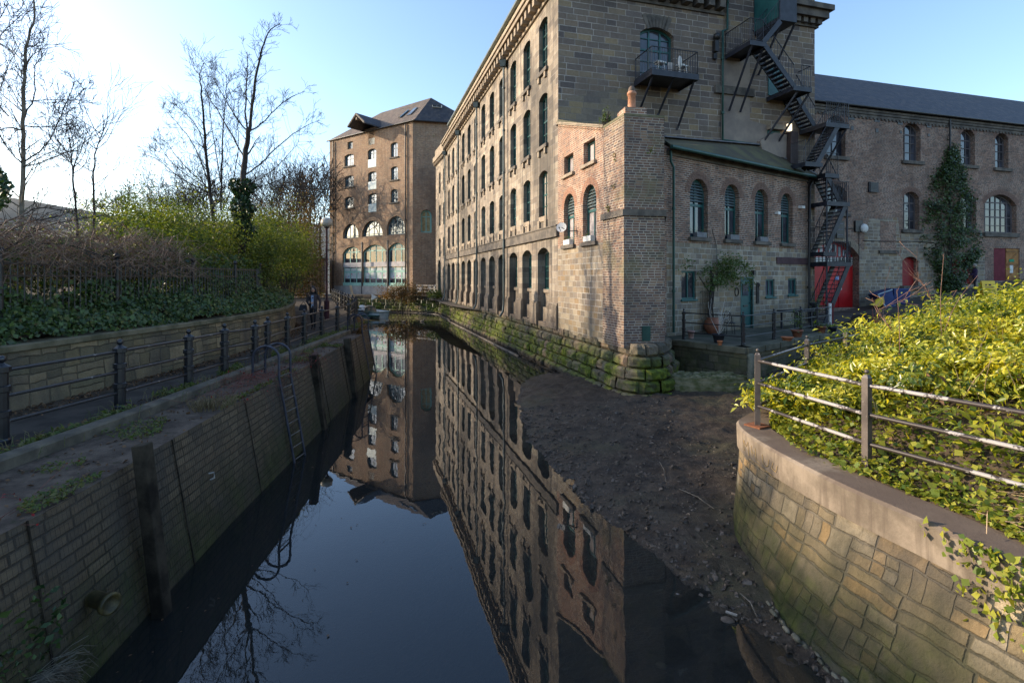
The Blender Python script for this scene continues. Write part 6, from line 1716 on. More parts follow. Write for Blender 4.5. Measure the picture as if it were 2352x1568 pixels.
# tall thin bare stems
M_SAPL = plain('brown_sapling_bark', (.13, .06, .045), (.24, .14, .10), 8)
def sapling(base, top, lab, mat=M_SAPL, sprigs=3, lean=.1, grp=None):
    b, tp_ = Vector(base), Vector(top); t = thing('thin_sapling', b, lab, 'sapling', grp); M = MB(); q = random.Random(int(b.x * 100))
    mid = b.lerp(tp_, .5) + Vector((q.uniform(-lean, lean), 0, 0)); P_ = smooth_path([b, mid, tp_], 2); k = len(P_) - 1
    M.tube(P_, [.006 * (1 - .6 * i / k) for i in range(k + 1)], 5, False); M.build('trunk', mat, t)
    M = MB()
    for s in range(sprigs * 6):
        i = q.randint(1, k - 1); nd = Vector((q.gauss(0, 1), q.gauss(0, 1), .8)).normalized(); M.tube([P_[i], P_[i] + nd * q.uniform(.04, .14)], [.003, .002], 3, False, False)
    for s in range(sprigs):
        i = q.randint(k // 3, k - 1); branches(M, q, P_[i], Vector((q.gauss(0, 1), q.gauss(0, .4), .5)).normalized(), q.uniform(.3, .6), .0045, 1, .6, .1, 3, (1, 2), .003)
    M.build('twigs', mat, t)
sapling(at(2176, 860, 7.4), at(2168, 582, 7.4), 'tallest upright reddish stem rising from the bank in front of the ivy clad wall', sprigs=1)
sapling(at(2066, 840, 7.0), at(2060, 664, 7.0), 'upright pale stem left of the tallest stem on the bank', sprigs=1)
sapling(at(2170, 760, 7.6), at(2246, 632, 7.6), 'slanting stem branching right from beside the tallest stem', sprigs=0)
sapling(at(2050, 760, 6.6), at(2005, 690, 6.6), 'reddish spiky bramble stem above the back railing', sprigs=5)
sapling(at(2140, 690, 8.0), at(2105, 632, 8.0), 'small bare spiky stem at the left skyline of the bank', sprigs=4)
# weeds by the back railing
for i, (px, py, Y, lb) in enumerate(((1938, 850, 9.9, 'dry weed beside the third back railing post'), (2010, 752, 10.9, 'small leafy weed growing up through the back railing'), (1905, 875, 9.2, 'straw coloured grass tuft below the back railing'))):
    c = at(px, py, Y); M = MB(); q = random.Random(i)
    for k in range(16): M.tube([c, c + Vector((q.gauss(0, .08), q.gauss(0, .08), q.uniform(.15, .45)))], [.005, .002], 3, False, False)
    o = M.build('weed', M_STRAW if i != 1 else M_REDTW); tag(o, lb, 'weed')

# debris on the mud
M = MB(); q = random.Random(3); cnt = 0
while cnt < 2600:
    x = q.uniform(.2, 4.4); y = q.uniform(3.6, 15)
    if not inside(MUDP, x, y): continue
    d = dseg(SHORE, x, y, False)
    if q.random() > .25 + .75 * math.exp(-d * 1.6): continue
    s_ = abs(q.gauss(0, .013)) + .007; z = mudz(x, y); rz_ = q.uniform(0, 3); P_ = []
    for zz, kq in ((-.3, 1), (.9, .7)):
        for a, b in ((-1, -.7), (1, -.7), (1, .7), (-1, .7)):
            a *= s_ * kq * q.uniform(.7, 1.9); b *= s_ * kq * q.uniform(.6, 1.6); P_.append((x + a * cos(rz_) - b * sin(rz_), y + a * sin(rz_) + b * cos(rz_), z + zz * s_ * q.uniform(.5, 1.1)))
    M.hexa(P_); cnt += 1
tag(M.build('river_pebbles', plain('dark_wet_stones', (.035, .027, .02), (.13, .10, .075), 9, .5, .4, .004, lo=.45, hi=.6)), 'scattered dark stones and rubble over the exposed mud', 'stones', kind='stuff')
def stone(px, py, s_, lab, mat=None, sq=(1.3, 1, .5), rz=0.0):
    c = onz(px, py, .12); c.z = mudz(c.x, c.y) + s_ * .25; M = MB(); M.ball((0, 0, 0), s_, 8, sq)
    V = [Vector(v) + Vector((noise.noise(Vector(v) * 9), noise.noise(Vector(v) * 9 + Vector((5, 5, 5))), 0)) * s_ * .5 for v in M.v]
    M.v = [(c.x + v.x * cos(rz) - v.y * sin(rz), c.y + v.x * sin(rz) + v.y * cos(rz), c.z + v.z) for v in V]
    return tag(M.build('stone', mat or plain('pale_stone', (.12, .10, .085), (.22, .19, .16), 8)), lab, 'stone')
stone(1672, 1398, .055, 'brown flat stone lying beside the white offcut on the mud', plain('brown_stone', (.07, .05, .035), (.13, .10, .075), 9))
stone(1726, 1420, .032, 'small pale stone on the mud right of the white offcut')
stone(1518, 1478, .04, 'small pale stone alone in the shallow water at the bottom of the photo')
stone(1556, 1340, .035, 'small grey stone in the rubble along the lower shore')
M_PALE_ = plain('pale_driftwood', (.26, .23, .19), (.38, .34, .29), 9)
c = onz(1680, 1390, .14); M = MB(); M.box((c.x, c.y, mudz(c.x, c.y) + .05), (.12, .028, .015), -.6); tag(M.build('white_offcut', M_PALE_), 'short white offcut of wood lying on a brown stone on the mud', 'offcut')
for i, (a, b, lb) in enumerate((((1560, 1120), (1640, 1165), 'long thin twig lying on the mud below the corner post'), ((1515, 1060), (1530, 1100), 'short twig on the middle of the mud bank'), ((1585, 1050), (1600, 1052), 'tiny pale twig on the mud bank'), ((1700, 1330), (1740, 1375), 'twig among rubble at the foot of the curved wall'))):
    A, B = onz(*a, .25), onz(*b, .25); A.z = mudz(A.x, A.y) + .03; B.z = mudz(B.x, B.y) + .03; M = MB(); mid = A.lerp(B, .5) + Vector((.03, .02, .02)); M.tube([A, mid, B], .008, 4, False); tag(M.build('twig', M_BARKL), lb, 'twig')
# exposed roots / crumbling mortar along the wall foot
M = MB(); q = random.Random(8)
for i in range(60):
    y = 3.0 + i * .075; k = min(range(len(CTs)), key=lambda j: abs(CTs[j][1] - y) + (9 if CTs[j][1] > 7.6 and CTs[j][0] > 3.7 else 0)); x = CTs[k][0] - .44 * batter(CTs[k][1]) - .02
    M.ball((x + q.uniform(-.04, .04), y, .04 + q.uniform(-.02, .06)), q.uniform(.015, .05), 5, (.8, 1.8, .6))
M.build('footing_rubble', plain('pale_footing', (.07, .065, .04), (.17, .155, .11), 7), fw_)

# ------------------------------------------------------------------ left railing, ladders, fender posts
lr = thing('path_railing', (-6.3, 8, 1.68), 'black iron railing with ball topped posts along the left riverside path', 'railing')
LP = [(-6.62, 4.9), (-6.50, 6.65), (-6.32, 8.42), (-6.22, 10.05), (-6.2, 11.27), (-6.0, 12.2), (-6.22, 13.3), (-6.36, 14.8), (-6.50, 16.35), (-6.62, 18.2), (-6.75, 20.2), (-7.0, 22.4), (-7.6, 25.2)]
FPOST = [(-8.15, 27.3), (-9.0, 29.5), (-9.9, 31.6), (-10.8, 33.8), (-11.7, 36.0), (-12.5, 38.1), (-13.4, 40.2), (-14.3, 42.4), (-15.2, 44.6), (-16.1, 46.8)]
for i, (x, y) in enumerate(LP + FPOST): iron_post((x, y, 1.68), 1.13, lr, M_POST, .078 if i < 13 else .09)
M_RAILD = plain('worn_dark_rail', (.02, .019, .021), (.20, .18, .16), 7, .4, .2, .003, lo=.60, hi=.68, spec=.6)
ll = LP + FPOST
for h in (.27, .60, .93): iron_rail([(x, y, 1.68 + h) for x, y in ll], lr, M_RAILD, .022)

def ladder(base, lab, dy=.46, rungs=8, d=(0, 1), inl=(-1, 0), zt_=1.75, lean=.34):
    x, y = base; t = thing('quay_ladder', (x, y, 0), lab, 'ladder', 'ladders on the left river wall')
    D = Vector((*d, 0)); I = Vector((*inl, 0))
    for s_ in (-1, 1):
        M = MB(); b0 = Vector((x, y, -.15)) + D * s_ * dy / 2; tp_ = b0 + I * lean + Vector((0, 0, zt_ + .15))
        P_ = [b0, tp_, tp_ + Vector((0, 0, .40))]
        for k in range(1, 9):
            a = pi * k / 8; P_.append(tp_ + Vector((0, 0, .40 + .24 * sin(a))) + I * (.27 - .27 * cos(a)))
        P_.append(tp_ + I * .54 + Vector((0, 0, .0)))
        M.tube(P_, .026, 8); M.build('stile', plain('blue_black_steel', (.02, .022, .035), (.045, .045, .06), 4, .45), t)
    for k in range(rungs):
        z = .05 + k * .245; c = Vector((x, y, z)) + I * lean * (z + .15) / (zt_ + .15); M = MB(); M.tube([c - D * dy / 2, c + D * dy / 2], .012, 6); M.build('rung', plain('worn_steel_rung', (.08, .07, .065), (.16, .14, .12), 8), t)
    for k in range(2):
        tp_ = Vector((x, y, zt_ + .12)) + I * (lean + (.54 if k else .02)); M = MB(); M.tube([tp_ - D * dy / 2, tp_ + D * dy / 2], .016, 6); M.build('brace', M_BLKPIPE, t)
    return t
lb_ = onz(693, 1062, 0)
ladder((-4.42, 10.95), 'steel ladder with looped handrails hanging down the left river wall beside red creepers', d=(.08, 1))
ladder((-5.28, 20.0), 'distant ladder with looped handrails at the far corner of the left river wall', d=(.25, .97))
def fender(bx, by, tz, w_, lab, lean=.26):
    P_ = [Vector((bx, by, -.25)), Vector((bx - lean, by, tz))]; M = MB(); M.beam(P_[0], P_[1], w_, w_); 
    return tag(M.build('fender_post', M_WOOD, None, bevel=.012), lab, 'timber post', 'timber fender posts on the left wall')
fender(-3.92, 5.9, 1.92, .15, 'nearest thick square timber fender post against the left river wall')
fender(-4.72, 13.1, 1.86, .19, 'weathered timber fender post just beyond the ladder with red creepers on its top')
fender(-4.98, 16.6, 1.86, .19, 'farthest timber fender post on the left river wall')
# outfall pipe
pc = Vector((-3.98, 5.05, .68)); t = thing('outfall_pipe', (pc.x, pc.y, .5), 'short mossy yellow glazed outfall pipe sticking out of the left wall', 'pipe')
M = MB(); V = []; ax = Vector((.95, -.30, -.05)).normalized(); s1 = ax.cross(Vector((0, 0, 1))).normalized(); s2 = s1.cross(ax); F = []
prof = [(-.10, .075), (.10, .075), (.10, .10), (.15, .10), (.15, .075), (.02, .065), (.0, .001)]
for dx, r_ in prof:
    for k in range(18): V.append(pc + ax * dx + (s1 * cos(k * pi / 9) + s2 * sin(k * pi / 9)) * r_)
for j in range(len(prof) - 1):
    for k in range(18): F.append((j * 18 + k, j * 18 + (k + 1) % 18, (j + 1) * 18 + (k + 1) % 18, (j + 1) * 18 + k))
M.mesh(V, F, True); M.build('socket', plain('glazed_mossy_clay', (.035, .03, .012), (.12, .09, .03), 9, .5), t)
# mooring hooks
for py, Y in ((1163, 7.9), (1240, 6.8)):
    pass
M = MB(); c = wq(7.6, .95, .05); M.tube([Vector(c), Vector(c) + Vector((.07, 0, .02)), Vector(c) + Vector((.08, 0, -.06)), Vector(c) + Vector((.02, 0, -.09))], .012, 6)
tag(M.build('wall_hook', M_PALE), 'small pale hook on the wire covered wall left of the ladder', 'hook')

# ------------------------------------------------------------------ lamp post
lx, ly = -9.4, 26.5
lp_ = thing('street_lamp', (lx, ly, 1.68), 'slim dark maroon lamp post with a round globe beside the path', 'street lamp')
M = MB(); M.lathe((lx, ly, 1.68), [(.13, 0), (.13, .9), (.10, .95), (.055, 1.0), (.05, 4.7), (.04, 4.75)], 12, False); M.build('post', plain('dark_maroon_paint', (.035, .012, .018), (.06, .02, .028), 3), lp_)
M = MB(); M.lathe((lx, ly, 6.35), [(.10, 0), (.26, .06), (.30, .20), (.27, .36), (.14, .46), (.02, .48)], 16); M.build('lamp_globe', plain('pale_globe', (.30, .27, .22), (.42, .38, .32), 2, .4), lp_)
M = MB(); M.lathe((lx, ly, 6.28), [(.05, 0), (.13, .03), (.13, .08)], 12); M.build('globe_collar', M_BLKPIPE, lp_)

# ------------------------------------------------------------------ iron fence on the bank
def fx(y, d=1.05): return wallx(y) - d
fn_ = thing('iron_fence', (-8.9, 12, 2.8), 'tall black iron bar fence on the bank above the path wall, overgrown with ivy', 'fence')
y = 3.0; ft = 4.05
M = MB(); cnt_ = 0; bars = []
while y < 25.5:
    bars.append(y); y += .13 if y < 14 else .16
pn = 0
for s_ in range(0, len(bars), 14):
    M = MB(); seg = bars[s_:s_ + 15]
    for yy in seg: M.tube([(fx(yy), yy, 2.7), (fx(yy), yy, ft + .06)], .014, 4, False, False)
    for zz in (2.95, ft - .22, ft): M.beam((fx(seg[0]), seg[0], zz), (fx(seg[-1]), seg[-1], zz), .02, .035)
    o = M.build('bar_panel', M_BLKPIPE, fn_)
for yy in (9.05, 11.6, 14.2, 16.8, 19.4, 22, 24.6, 6.4):
    M = MB(); M.tube([(fx(yy), yy, 2.6), (fx(yy), yy, ft + .16)], .05, 8); M.ball((fx(yy), yy, ft + .22), .07, 8); M.build('post', M_BLKPIPE, fn_)

# ------------------------------------------------------------------ ivy, brambles, shrubs on the left bank
R_ = np.random.default_rng(4)
def ivyfield(n, f, size, seed, name, lab, mat=L_IVY, N=(.75, -.15, .5), aspect=1.15, cat='ivy'):
    P = []
    while len(P) < n:
        q = f(R_)
        if q is not None: P.append(q)
    return tag(leafmesh(name, np.array(P), np.tile(N, (n, 1)), size, mat, seed=seed, aspect=aspect), lab, cat, kind='stuff')
def f1(R):   # strip between wall coping and fence
    y = R.uniform(3, 27); 
    if R.random() > min(1, 12 / y * 1.2): return None
    d = R.uniform(.05, 1.3); z = bankz(d, y) + .04 + abs(R.normal()) * .10 + .18 * noise.noise(Vector((y * 1.3, d * 2, 0)))
    return (wallx(y) - d, y, z + d * .16)
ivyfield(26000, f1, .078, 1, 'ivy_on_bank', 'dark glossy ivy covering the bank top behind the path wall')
def f2(R):   # ivy climbing on the fence
    y = R.uniform(3, 26)
    if R.random() > min(1, 12 / y * 1.2): return None
    h = R.random() ** .8; top = 3.3 + .85 * (.5 + .5 * noise.noise(Vector((y * .55, 3, 0))) * 1.8)
    z = 2.85 + (top - 2.85) * h
    if noise.noise(Vector((y * 1.4, z * 1.8, 9))) < -.12: return None
    return (fx(y) + R.normal() * .07 - .07, y, z)
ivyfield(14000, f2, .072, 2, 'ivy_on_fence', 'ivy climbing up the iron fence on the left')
def f3(R):   # dark undergrowth behind fence
    y = R.uniform(3, 30); d = 1.3 + R.random() * 1.6
    return (wallx(y) - d, y, bankz(d, y) + R.random() * (1.5 + .5 * noise.noise(Vector((y * .5, 0, 0)))))
ivyfield(15000, f3, .10, 3, 'undergrowth', 'dark tangled undergrowth behind the iron fence', cat='undergrowth')
# bramble tangle cresting the fence
M = MB(); q = random.Random(12)
for i in range(2200):
    y = q.uniform(4, 14); x = fx(y) - q.uniform(-.35, 1.6); z = 3.95 + q.uniform(-.15, .8) * (1.0 if y < 14 else .6) + .3 * noise.noise(Vector((y * .6, x, 0)))
    a = q.gauss(.1, .5) + (pi if q.random() < .5 else 0); L = q.uniform(.5, 1.6); dx, dy = sin(a) * .5, cos(a)
    M.tube([(x, y, z), (x + dx * L * .35, y + dy * L * .35, z + q.uniform(.05, .3)), (x + dx * L * .7, y + dy * L * .7, z + q.uniform(-.1, .15)), (x + dx * L + .15, y + dy * L, z - q.uniform(.05, .4))], [.007, .006, .005, .003], 3, False, False)
tag(M.build('bramble_tangle', M_TWIG), 'brown bramble stems arching over the top of the iron fence', 'brambles', kind='stuff')
# shrubs
shr = [(-11.5, 10.2, 3.7, 1.3, 1.5, .8, 2600, 'low olive shrub behind the bramble covered fence on the left'),
       (-12.2, 13.0, 3.9, 1.3, 1.5, .95, 4200, 'yellow green shrub left of the big ivy clad tree'),
       (-12.0, 16.4, 4.7, 1.2, 1.5, 1.5, 5600, 'rounded green shrub behind the fence, second from the left of the tall ones'),
       (-11.2, 18.4, 4.7, 1.6, 1.8, 1.7, 6000, 'bright green shrub under the left stem of the big bare tree'),
       (-10.5, 21.0, 4.6, 1.6, 1.9, 1.6, 6000, 'dense green shrub at the foot of the ivy clad trunk'),
       (-11.6, 24.2, 5.0, 1.8, 2.0, 1.9, 6200, 'large green shrub right of the ivy clad trunk'),
       (-11.6, 27.2, 4.6, 1.3, 1.9, 1.7, 5200, 'overhanging green shrub just left of the street lamp'),
       (-14.2, 31.0, 4.4, 2.0, 2.4, 3.0, 6400, 'tall leafy shrub behind the street lamp'),
       (-10.0, 14.4, 4.2, .8, 1.3, 1.15, 3600, 'green shrub spilling over the middle of the fence beside the brambles'),
       (-12.6, 28.6, 3.6, 1.2, 1.4, 1.3, 2600, 'low green shrub at the corner of the path wall behind the woman'),
       (-16.5, 36.5, 3.6, 1.8, 2.0, 1.9, 3000, 'low leafy shrub beyond the lamp, in front of the small brick building'),
       (-15.5, 22.5, 5.6, 2.2, 2.4, 1.9, 5000, 'hazy green shrub standing back behind the front row'),
       (-10.1, 7.2, 3.9, .9, 1.2, .7, 1800, 'small dark shrub at the left edge behind the fence'),
       (-9.9, 12.4, 3.75, .7, 1.5, .75, 2500, 'low leafy growth pressing against the fence below the yellow green shrub'),
       (-9.9, 16.4, 3.75, .75, 1.6, .85, 3000, 'low leafy growth pressing against the middle of the fence'),
       (-9.8, 19.6, 3.8, .8, 1.6, 1.0, 3200, 'leafy shrub leaning over the far end of the fence')]
for i, (x, y, z, a, b, c, n_, lb) in enumerate(shr):
    bush('shrub', (x, y, z), (a, b, c), int(n_ * 2.1), .072, L_BUSH if i != 9 else L_IVY, lb, 'shrub', 'shrubs on the left bank', 60 + i, clumps=95, cr=.32, shell=.45, aspect=1.7, droop=0)
for i, (x, y, z, a, b, c, n_, lb) in enumerate([(-15.5, 36, 6.2, 2.4, 2.6, 3.2, 5200, 'brown leaved bushy tree left of the warehouse'), (-19, 39, 6.0, 2.6, 2.8, 3.0, 4800, 'brownish bushy tree further left behind the lamp'), (-19.5, 31, 5.6, 2.2, 2.4, 2.3, 4200, 'olive brown bush between the big bare tree and the lamp')]):
    t = bush('brown_bush', (x, y, z), (a, b, c), n_, .12, L_BROWN if i != 2 else L_BUSH, lb, 'bush', 'autumn bushes near the warehouse', 90 + i, clumps=90, cr=.3, shell=.5)
    M = MB(); q = random.Random(i)
    for k in range(26):
        b0 = Vector((x + q.uniform(-a, a) * .5, y + q.uniform(-b, b) * .5, z)); branches(M, q, b0, Vector((q.gauss(0, .25), q.gauss(0, .25), 1)).normalized(), c * q.uniform(.9, 1.5), .03, 2, .5, .2, 4, (3, 5), .007)
    M.build('branches', M_BARK, t)
for x, y, z, r3, n_, sd, lb in ((-21.2, 54, 3.0, (2.6, 2.2, 9.0), 14000, 301, 'tall green tree mass directly behind the street lamp globe'), (-25.0, 53, 3.0, (3.0, 2.2, 8.4), 14000, 302, 'tall green tree mass left of the street lamp, below the skyline trees'), (-29, 50, 3.0, (3.0, 2.2, 7.6), 8000, 303, 'green tree mass half hidden behind the ivy clad trunk')):
    bush('leafy_tree', (x, y, z), r3, n_, .17, L_BUSH if sd != 301 else L_BROWN, lb, 'tree', None, sd, clumps=110, cr=.26, shell=.4, aspect=1.7, droop=0)
# distant bare trees on the skyline
for i, (px, py, Y, w_, h, lb) in enumerate([(470, 445, 60, 5, 5, 'faint round bare tree on the skyline left of the big tree'), (735, 400, 62, 5, 7, 'bare tree on the skyline beside the warehouse'), (690, 405, 66, 5, 7, 'bare tree on the skyline left of the one beside the warehouse'), (640, 415, 70, 6, 7, 'third bare skyline tree left of the warehouse'), (290, 452, 75, 6, 5, 'low bare tree on the skyline above the hill'), (390, 448, 72, 6, 5, 'low bare skyline tree between hill and big tree')]):
    c = at(px, py, Y); b0 = Vector((c.x, c.y, c.z - h * .7)); t = thing('skyline_tree', (c.x, c.y, 1.6), lb, 'tree', 'bare skyline trees'); M = MB(); M.tube([(c.x, c.y, 1.6), b0], [.14, .10], 6, False); M.build('trunk', M_BARK, t); M = MB(); q = random.Random(i + 50)
    for k in range(12): branches(M, q, b0 + Vector((q.uniform(-w_, w_) * .3, q.uniform(-2, 2), q.uniform(-2, 1))), Vector((q.gauss(0, .5), q.gauss(0, .5), 1)).normalized(), h * .62, .07, 3, .55, .15, 4, (3, 4), .022)
    M.build('crown', M_BARK, t)

# ---- big bare tree with ivy at the trunk
def pl_(pts, Y, dY=0.0): 
    n = len(pts); return [at(x, y, Y + dY * i / max(1, n - 1)) for i, (x, y) in enumerate(pts)]
zA_ = lambda x, y: (x * 853 / 1567 * .6125 * 1.0, y * 853 / 1567 * .6125)
t = thing('bare_tree', at(560, 600, 19.5), 'tallest bare tree on the left bank with ivy clad trunk and leaning top', 'tree')
R = random.Random(77); YT = 19.5
M = MB()
trunk = [(1672, 1900), (1665, 1500), (1668, 1300), (1690, 1050), (1715, 880)]
limb(M, pl_([zA_(*p) for p in trunk], YT), .14, .075, R, 4, 1.2, 2, n=8); M.build('trunk', M_BARK, t)
M = MB()
L_ = [([(1715, 900), (1740, 700), (1770, 500), (1795, 350), (1862, 200), (1925, 165)], .095, .012, 20, .8, 0.8),
      ([(1705, 890), (1690, 800), (1695, 600), (1705, 480), (1700, 360)], .055, .01, 14, .6, -.8),
      ([(1700, 560), (1745, 480), (1770, 460)], .02, .008, 3, .4, 0), ([(1700, 590), (1680, 520), (1645, 480)], .02, .007, 3, .4, 0),
      ([(1718, 905), (1790, 870), (1880, 770), (1980, 680), (2100, 630)], .05, .008, 14, .7, 1.0), ([(1870, 780), (1875, 710), (1915, 660)], .018, .006, 3, .3, 1),
      ([(1680, 1210), (1800, 1130), (1880, 1040), (2010, 930), (2120, 860), (2205, 830)], .05, .008, 16, .9, 1.5), ([(1890, 1030), (1885, 940), (1880, 850)], .018, .006, 4, .4, 1),
      ([(1700, 900), (1600, 780), (1530, 640), (1468, 545)], .045, .008, 14, .9, -1.0), ([(1690, 1100), (1580, 900), (1500, 760), (1430, 660), (1385, 520)], .045, .01, 14, .9, 1.2),
      ([(1690, 1280), (1820, 1220), (1940, 1120), (2060, 970)], .03, .006, 8, .8, -1.2), ([(1680, 1310), (1900, 1260), (2060, 1160), (2130, 1070)], .025, .006, 8, .8, 1.2)]
for pts, r0, r1, sd_, sl_, dY in L_: limb(M, pl_([zA_(*p) for p in pts], YT, dY), r0 * .68, r1 * .7, R, int(sd_ * 1.3), sl_, 2 if sd_ > 8 else 1)
M.build('limbs', M_BARK, t)
P = []
for i in range(2600):
    k = R_.random(); px, py = zA_(1668, 1240 + 420 * k); c = at(px, py, YT); a = R_.uniform(0, 2 * pi); rr_ = .22 + .16 * R_.random() + .1 * sin(k * 17); P.append((c.x + cos(a) * rr_, c.y + sin(a) * rr_, c.z))
leafmesh('trunk_ivy', np.array(P), None, .10, L_IVYC, t, seed=8, aspect=1.2)
t = thing('bare_tree', at(520, 620, 21.5), 'many stemmed bare tree with fanning branches left of the tallest tree', 'tree'); M = MB(); R = random.Random(5); YT = 21.5
limb(M, pl_([zA_(*p) for p in [(1500, 1900), (1460, 1400), (1430, 1180), (1405, 900), (1385, 600), (1375, 510)]], YT), .095, .010, R, 34, 1.3, 2, n=7); M.build('trunk', M_BARK, t)
M = MB()
for pts, r0, sd_ in [([(1375, 515), (1330, 470), (1325, 400)], .012, 3), ([(1375, 515), (1395, 470), (1400, 440)], .012, 3), ([(1440, 1250), (1340, 1000), (1250, 880), (1150, 770)], .035, 16), ([(1440, 1300), (1250, 1130), (1150, 980)], .03, 12), ([(1450, 1330), (1230, 1230), (1100, 1100), (980, 1060)], .03, 14),
                   ([(1500, 1340), (1400, 1280), (1200, 1150), (1100, 1010)], .03, 14), ([(1520, 1450), (1525, 1100), (1540, 850), (1560, 640), (1560, 520)], .05, 22), ([(1440, 1200), (1380, 900), (1300, 800), (1190, 710)], .03, 14), ([(1530, 1300), (1480, 1000), (1450, 820), (1440, 690)], .03, 12), ([(1560, 1400), (1640, 1100), (1640, 900), (1640, 680)], .03, 12), ([(1460, 1350), (1300, 1300), (1120, 1270)], .03, 12)]:
    limb(M, pl_([zA_(*p) for p in pts], YT, R.uniform(-1.5, 1.5)), r0 * .8, .006, R, int(sd_ * 1.5), 1.1, 2, n=5)
M.build('limbs', M_BARK, t)
# slender trees at the far left
t = thing('slender_tree', at(55, 600, 13), 'slender bare tree with a pale trunk at the left edge of the photo', 'tree'); M = MB(); R = random.Random(31); YT = 13
limb(M, pl_([zA_(*p) for p in [(140, 1900), (150, 1500), (158, 1150), (160, 800), (165, 500), (180, 300), (235, 150), (240, -80)]], YT), .062, .014, R, 30, 1.2, 2, n=7); M.build('trunk', M_BARKL, t); M = MB()
for pts, r0, sd_, dY in [([(160, 820), (250, 650), (230, 460), (300, 380)], .03, 8, .6), ([(160, 1120), (330, 1000), (430, 760), (520, 560)], .03, 12, .8), ([(158, 1150), (300, 1120), (440, 1050), (530, 1040)], .025, 12, -.6), ([(158, 870), (330, 880), (530, 850)], .025, 9, .8), ([(160, 700), (300, 690), (560, 690)], .022, 9, .4), ([(155, 900), (60, 870), (-60, 930)], .035, 8, -.5), ([(165, 560), (80, 450), (0, 540)], .02, 8, -.5),
                         ([(60, 800), (-20, 720), (30, 500), (140, 300)], .025, 9, .6), ([(155, 1130), (20, 1000), (-60, 700)], .025, 9, -.7), ([(170, 330), (300, 290)], .012, 4, .2), ([(-60, 330), (40, 200), (200, 60)], .02, 9, .4), ([(-60, 250), (10, 120), (60, 20)], .02, 7, .4)]:
    limb(M, pl_([zA_(*p) for p in pts], YT, dY), r0 * .7, .005, R, int(sd_ * 1.5), .8, 2, n=5)
M.build('limbs', M_BARK, t)
for k, (pts, lb, Y) in enumerate([([(545, 1900), (530, 1500), (510, 1250), (495, 1100), (480, 1000)], 'thin bare sapling right of the slender left tree', 14.5), ([(650, 1800), (645, 1400), (645, 1200), (650, 1050), (715, 900)], 'thin bare sapling with upswept top, second from the slender left tree', 15)]):
    t = thing('sapling_tree', at(*zA_(*pts[0]), Y), lb, 'tree'); M = MB(); R = random.Random(k + 9)
    Pp = limb(M, pl_([zA_(*p) for p in pts], Y), .04, .008, R, 6, .8, 1, n=5); M.build('trunk', M_BARK, t); M = MB()
    for i in range(14):
        i_ = R.randint(len(Pp) // 3, len(Pp) - 1); branches(M, R, Pp[i_], Vector((R.gauss(0, 1), R.gauss(0, .5), 1.0)).normalized(), R.uniform(.8, 1.6), .014, 2, .5, .15, 4, (2, 4), .0045)
    M.build('limbs', M_BARK, t)
# long bare boughs arching over the fence at the left
t = thing('arching_bough', at(0, 560, 9.5), 'long bare boughs arching in from the left edge above the fence', 'branch'); M = MB(); R = random.Random(44)
for pts, dY in [([(-10, 545), (60, 510), (120, 500), (190, 480)], 1), ([(-10, 590), (90, 520), (200, 500), (260, 492)], 1.5), ([(-10, 520), (40, 500), (90, 470), (200, 500)], .5), ([(-10, 600), (60, 560), (160, 560), (240, 590)], 1)]:
    limb(M, pl_(pts, 9.5, dY), .016, .005, R, 8, .7, 1, n=4)
M.build('limbs', M_BARK, t)
P = []
for i in range(520):
    a_ = R_.integers(0, 9); P.append(at([-20, -5, 8, 2, -10, 14, -25, 4, -8][a_] + R_.normal() * 7, [385, 400, 418, 432, 446, 440, 415, 455, 468][a_] + R_.normal() * 8, 9.0 + R_.random()))
tag(leafmesh('overhanging_ivy', np.array([tuple(p) for p in P]), None, .085, L_IVYC, seed=3, aspect=1.2), 'dark ivy leaves hanging in at the left edge of the photo', 'ivy')

# verge plants on the quay
def f4(R):
    y = R.uniform(4, 24); x = kerbx(y) - .2 - abs(R.normal()) * .22
    if noise.noise(Vector((y * 1.1, x * 1.5, 2))) < .02 : return None
    return (x, y, 1.72 + abs(R.normal()) * .05)
ivyfield(5200, f4, .075, 13, 'verge_weeds', 'weeds and grass growing along the kerb under the left railing', L_GRASS, (.2, 0, .8), 2.6, cat='weeds')
def f5(R):
    y = R.uniform(4, 17); x = topx(y) - abs(R.normal()) * .5
    if noise.noise(Vector((y * .9, x * 1.2, 7))) < .12: return None
    return (x, y, 1.675 + abs(R.normal()) * .03)
ivyfield(4200, f5, .045, 14, 'slab_weeds', 'moss and weeds on the slab beside the left wall edge', L_GRASS, (.2, 0, .9), 2.2, cat='weeds')
def f6(R):
    y = R.uniform(3, 24)
    if R.random() < .2: return (topx(y) - R.random() * 1.1, y, 1.672)
    if R.random() < .35: return (kerbx(y) - .2 - R.random() * .5, y, 1.705 + R.random() * .02)
    return (wallx(y) + .05 + abs(R.normal()) * .25, y, 1.705 + R.random() * .02)
ivyfield(4200, f6, .05, 15, 'leaf_litter', 'brown leaf litter along the edges of the path', L_DRY, (0, 0, 1), 1.5, cat='leaf litter')
def tuft(c, n, h, mat, lab, cat='grass', sd=0, spread=.12, name='grass_tuft'):
    q = random.Random(sd); M = MB()
    for k in range(n):
        a = q.uniform(0, 2 * pi); r_ = q.random() * spread; b0 = Vector((c[0] + cos(a) * r_, c[1] + sin(a) * r_, c[2])); l_ = Vector((cos(a), sin(a), 0)) * q.uniform(.05, h * .8)
        M.tube([b0, b0 + l_ * .4 + Vector((0, 0, h * q.uniform(.5, 1))), b0 + l_ + Vector((0, 0, h * q.uniform(.3, 1)))], [.006, .004, .002], 3, False, False)
    return tag(M.build(name, mat), lab, cat)
tuft((-4.95, 8.6, 1.66), 200, .17, plain('tawny_dry_moss', (.11, .085, .04), (.22, .16, .085), 9), 'tawny mossy grass clump spilling over the slab left of the ladder', sd=1, spread=.35)
fl_ = []
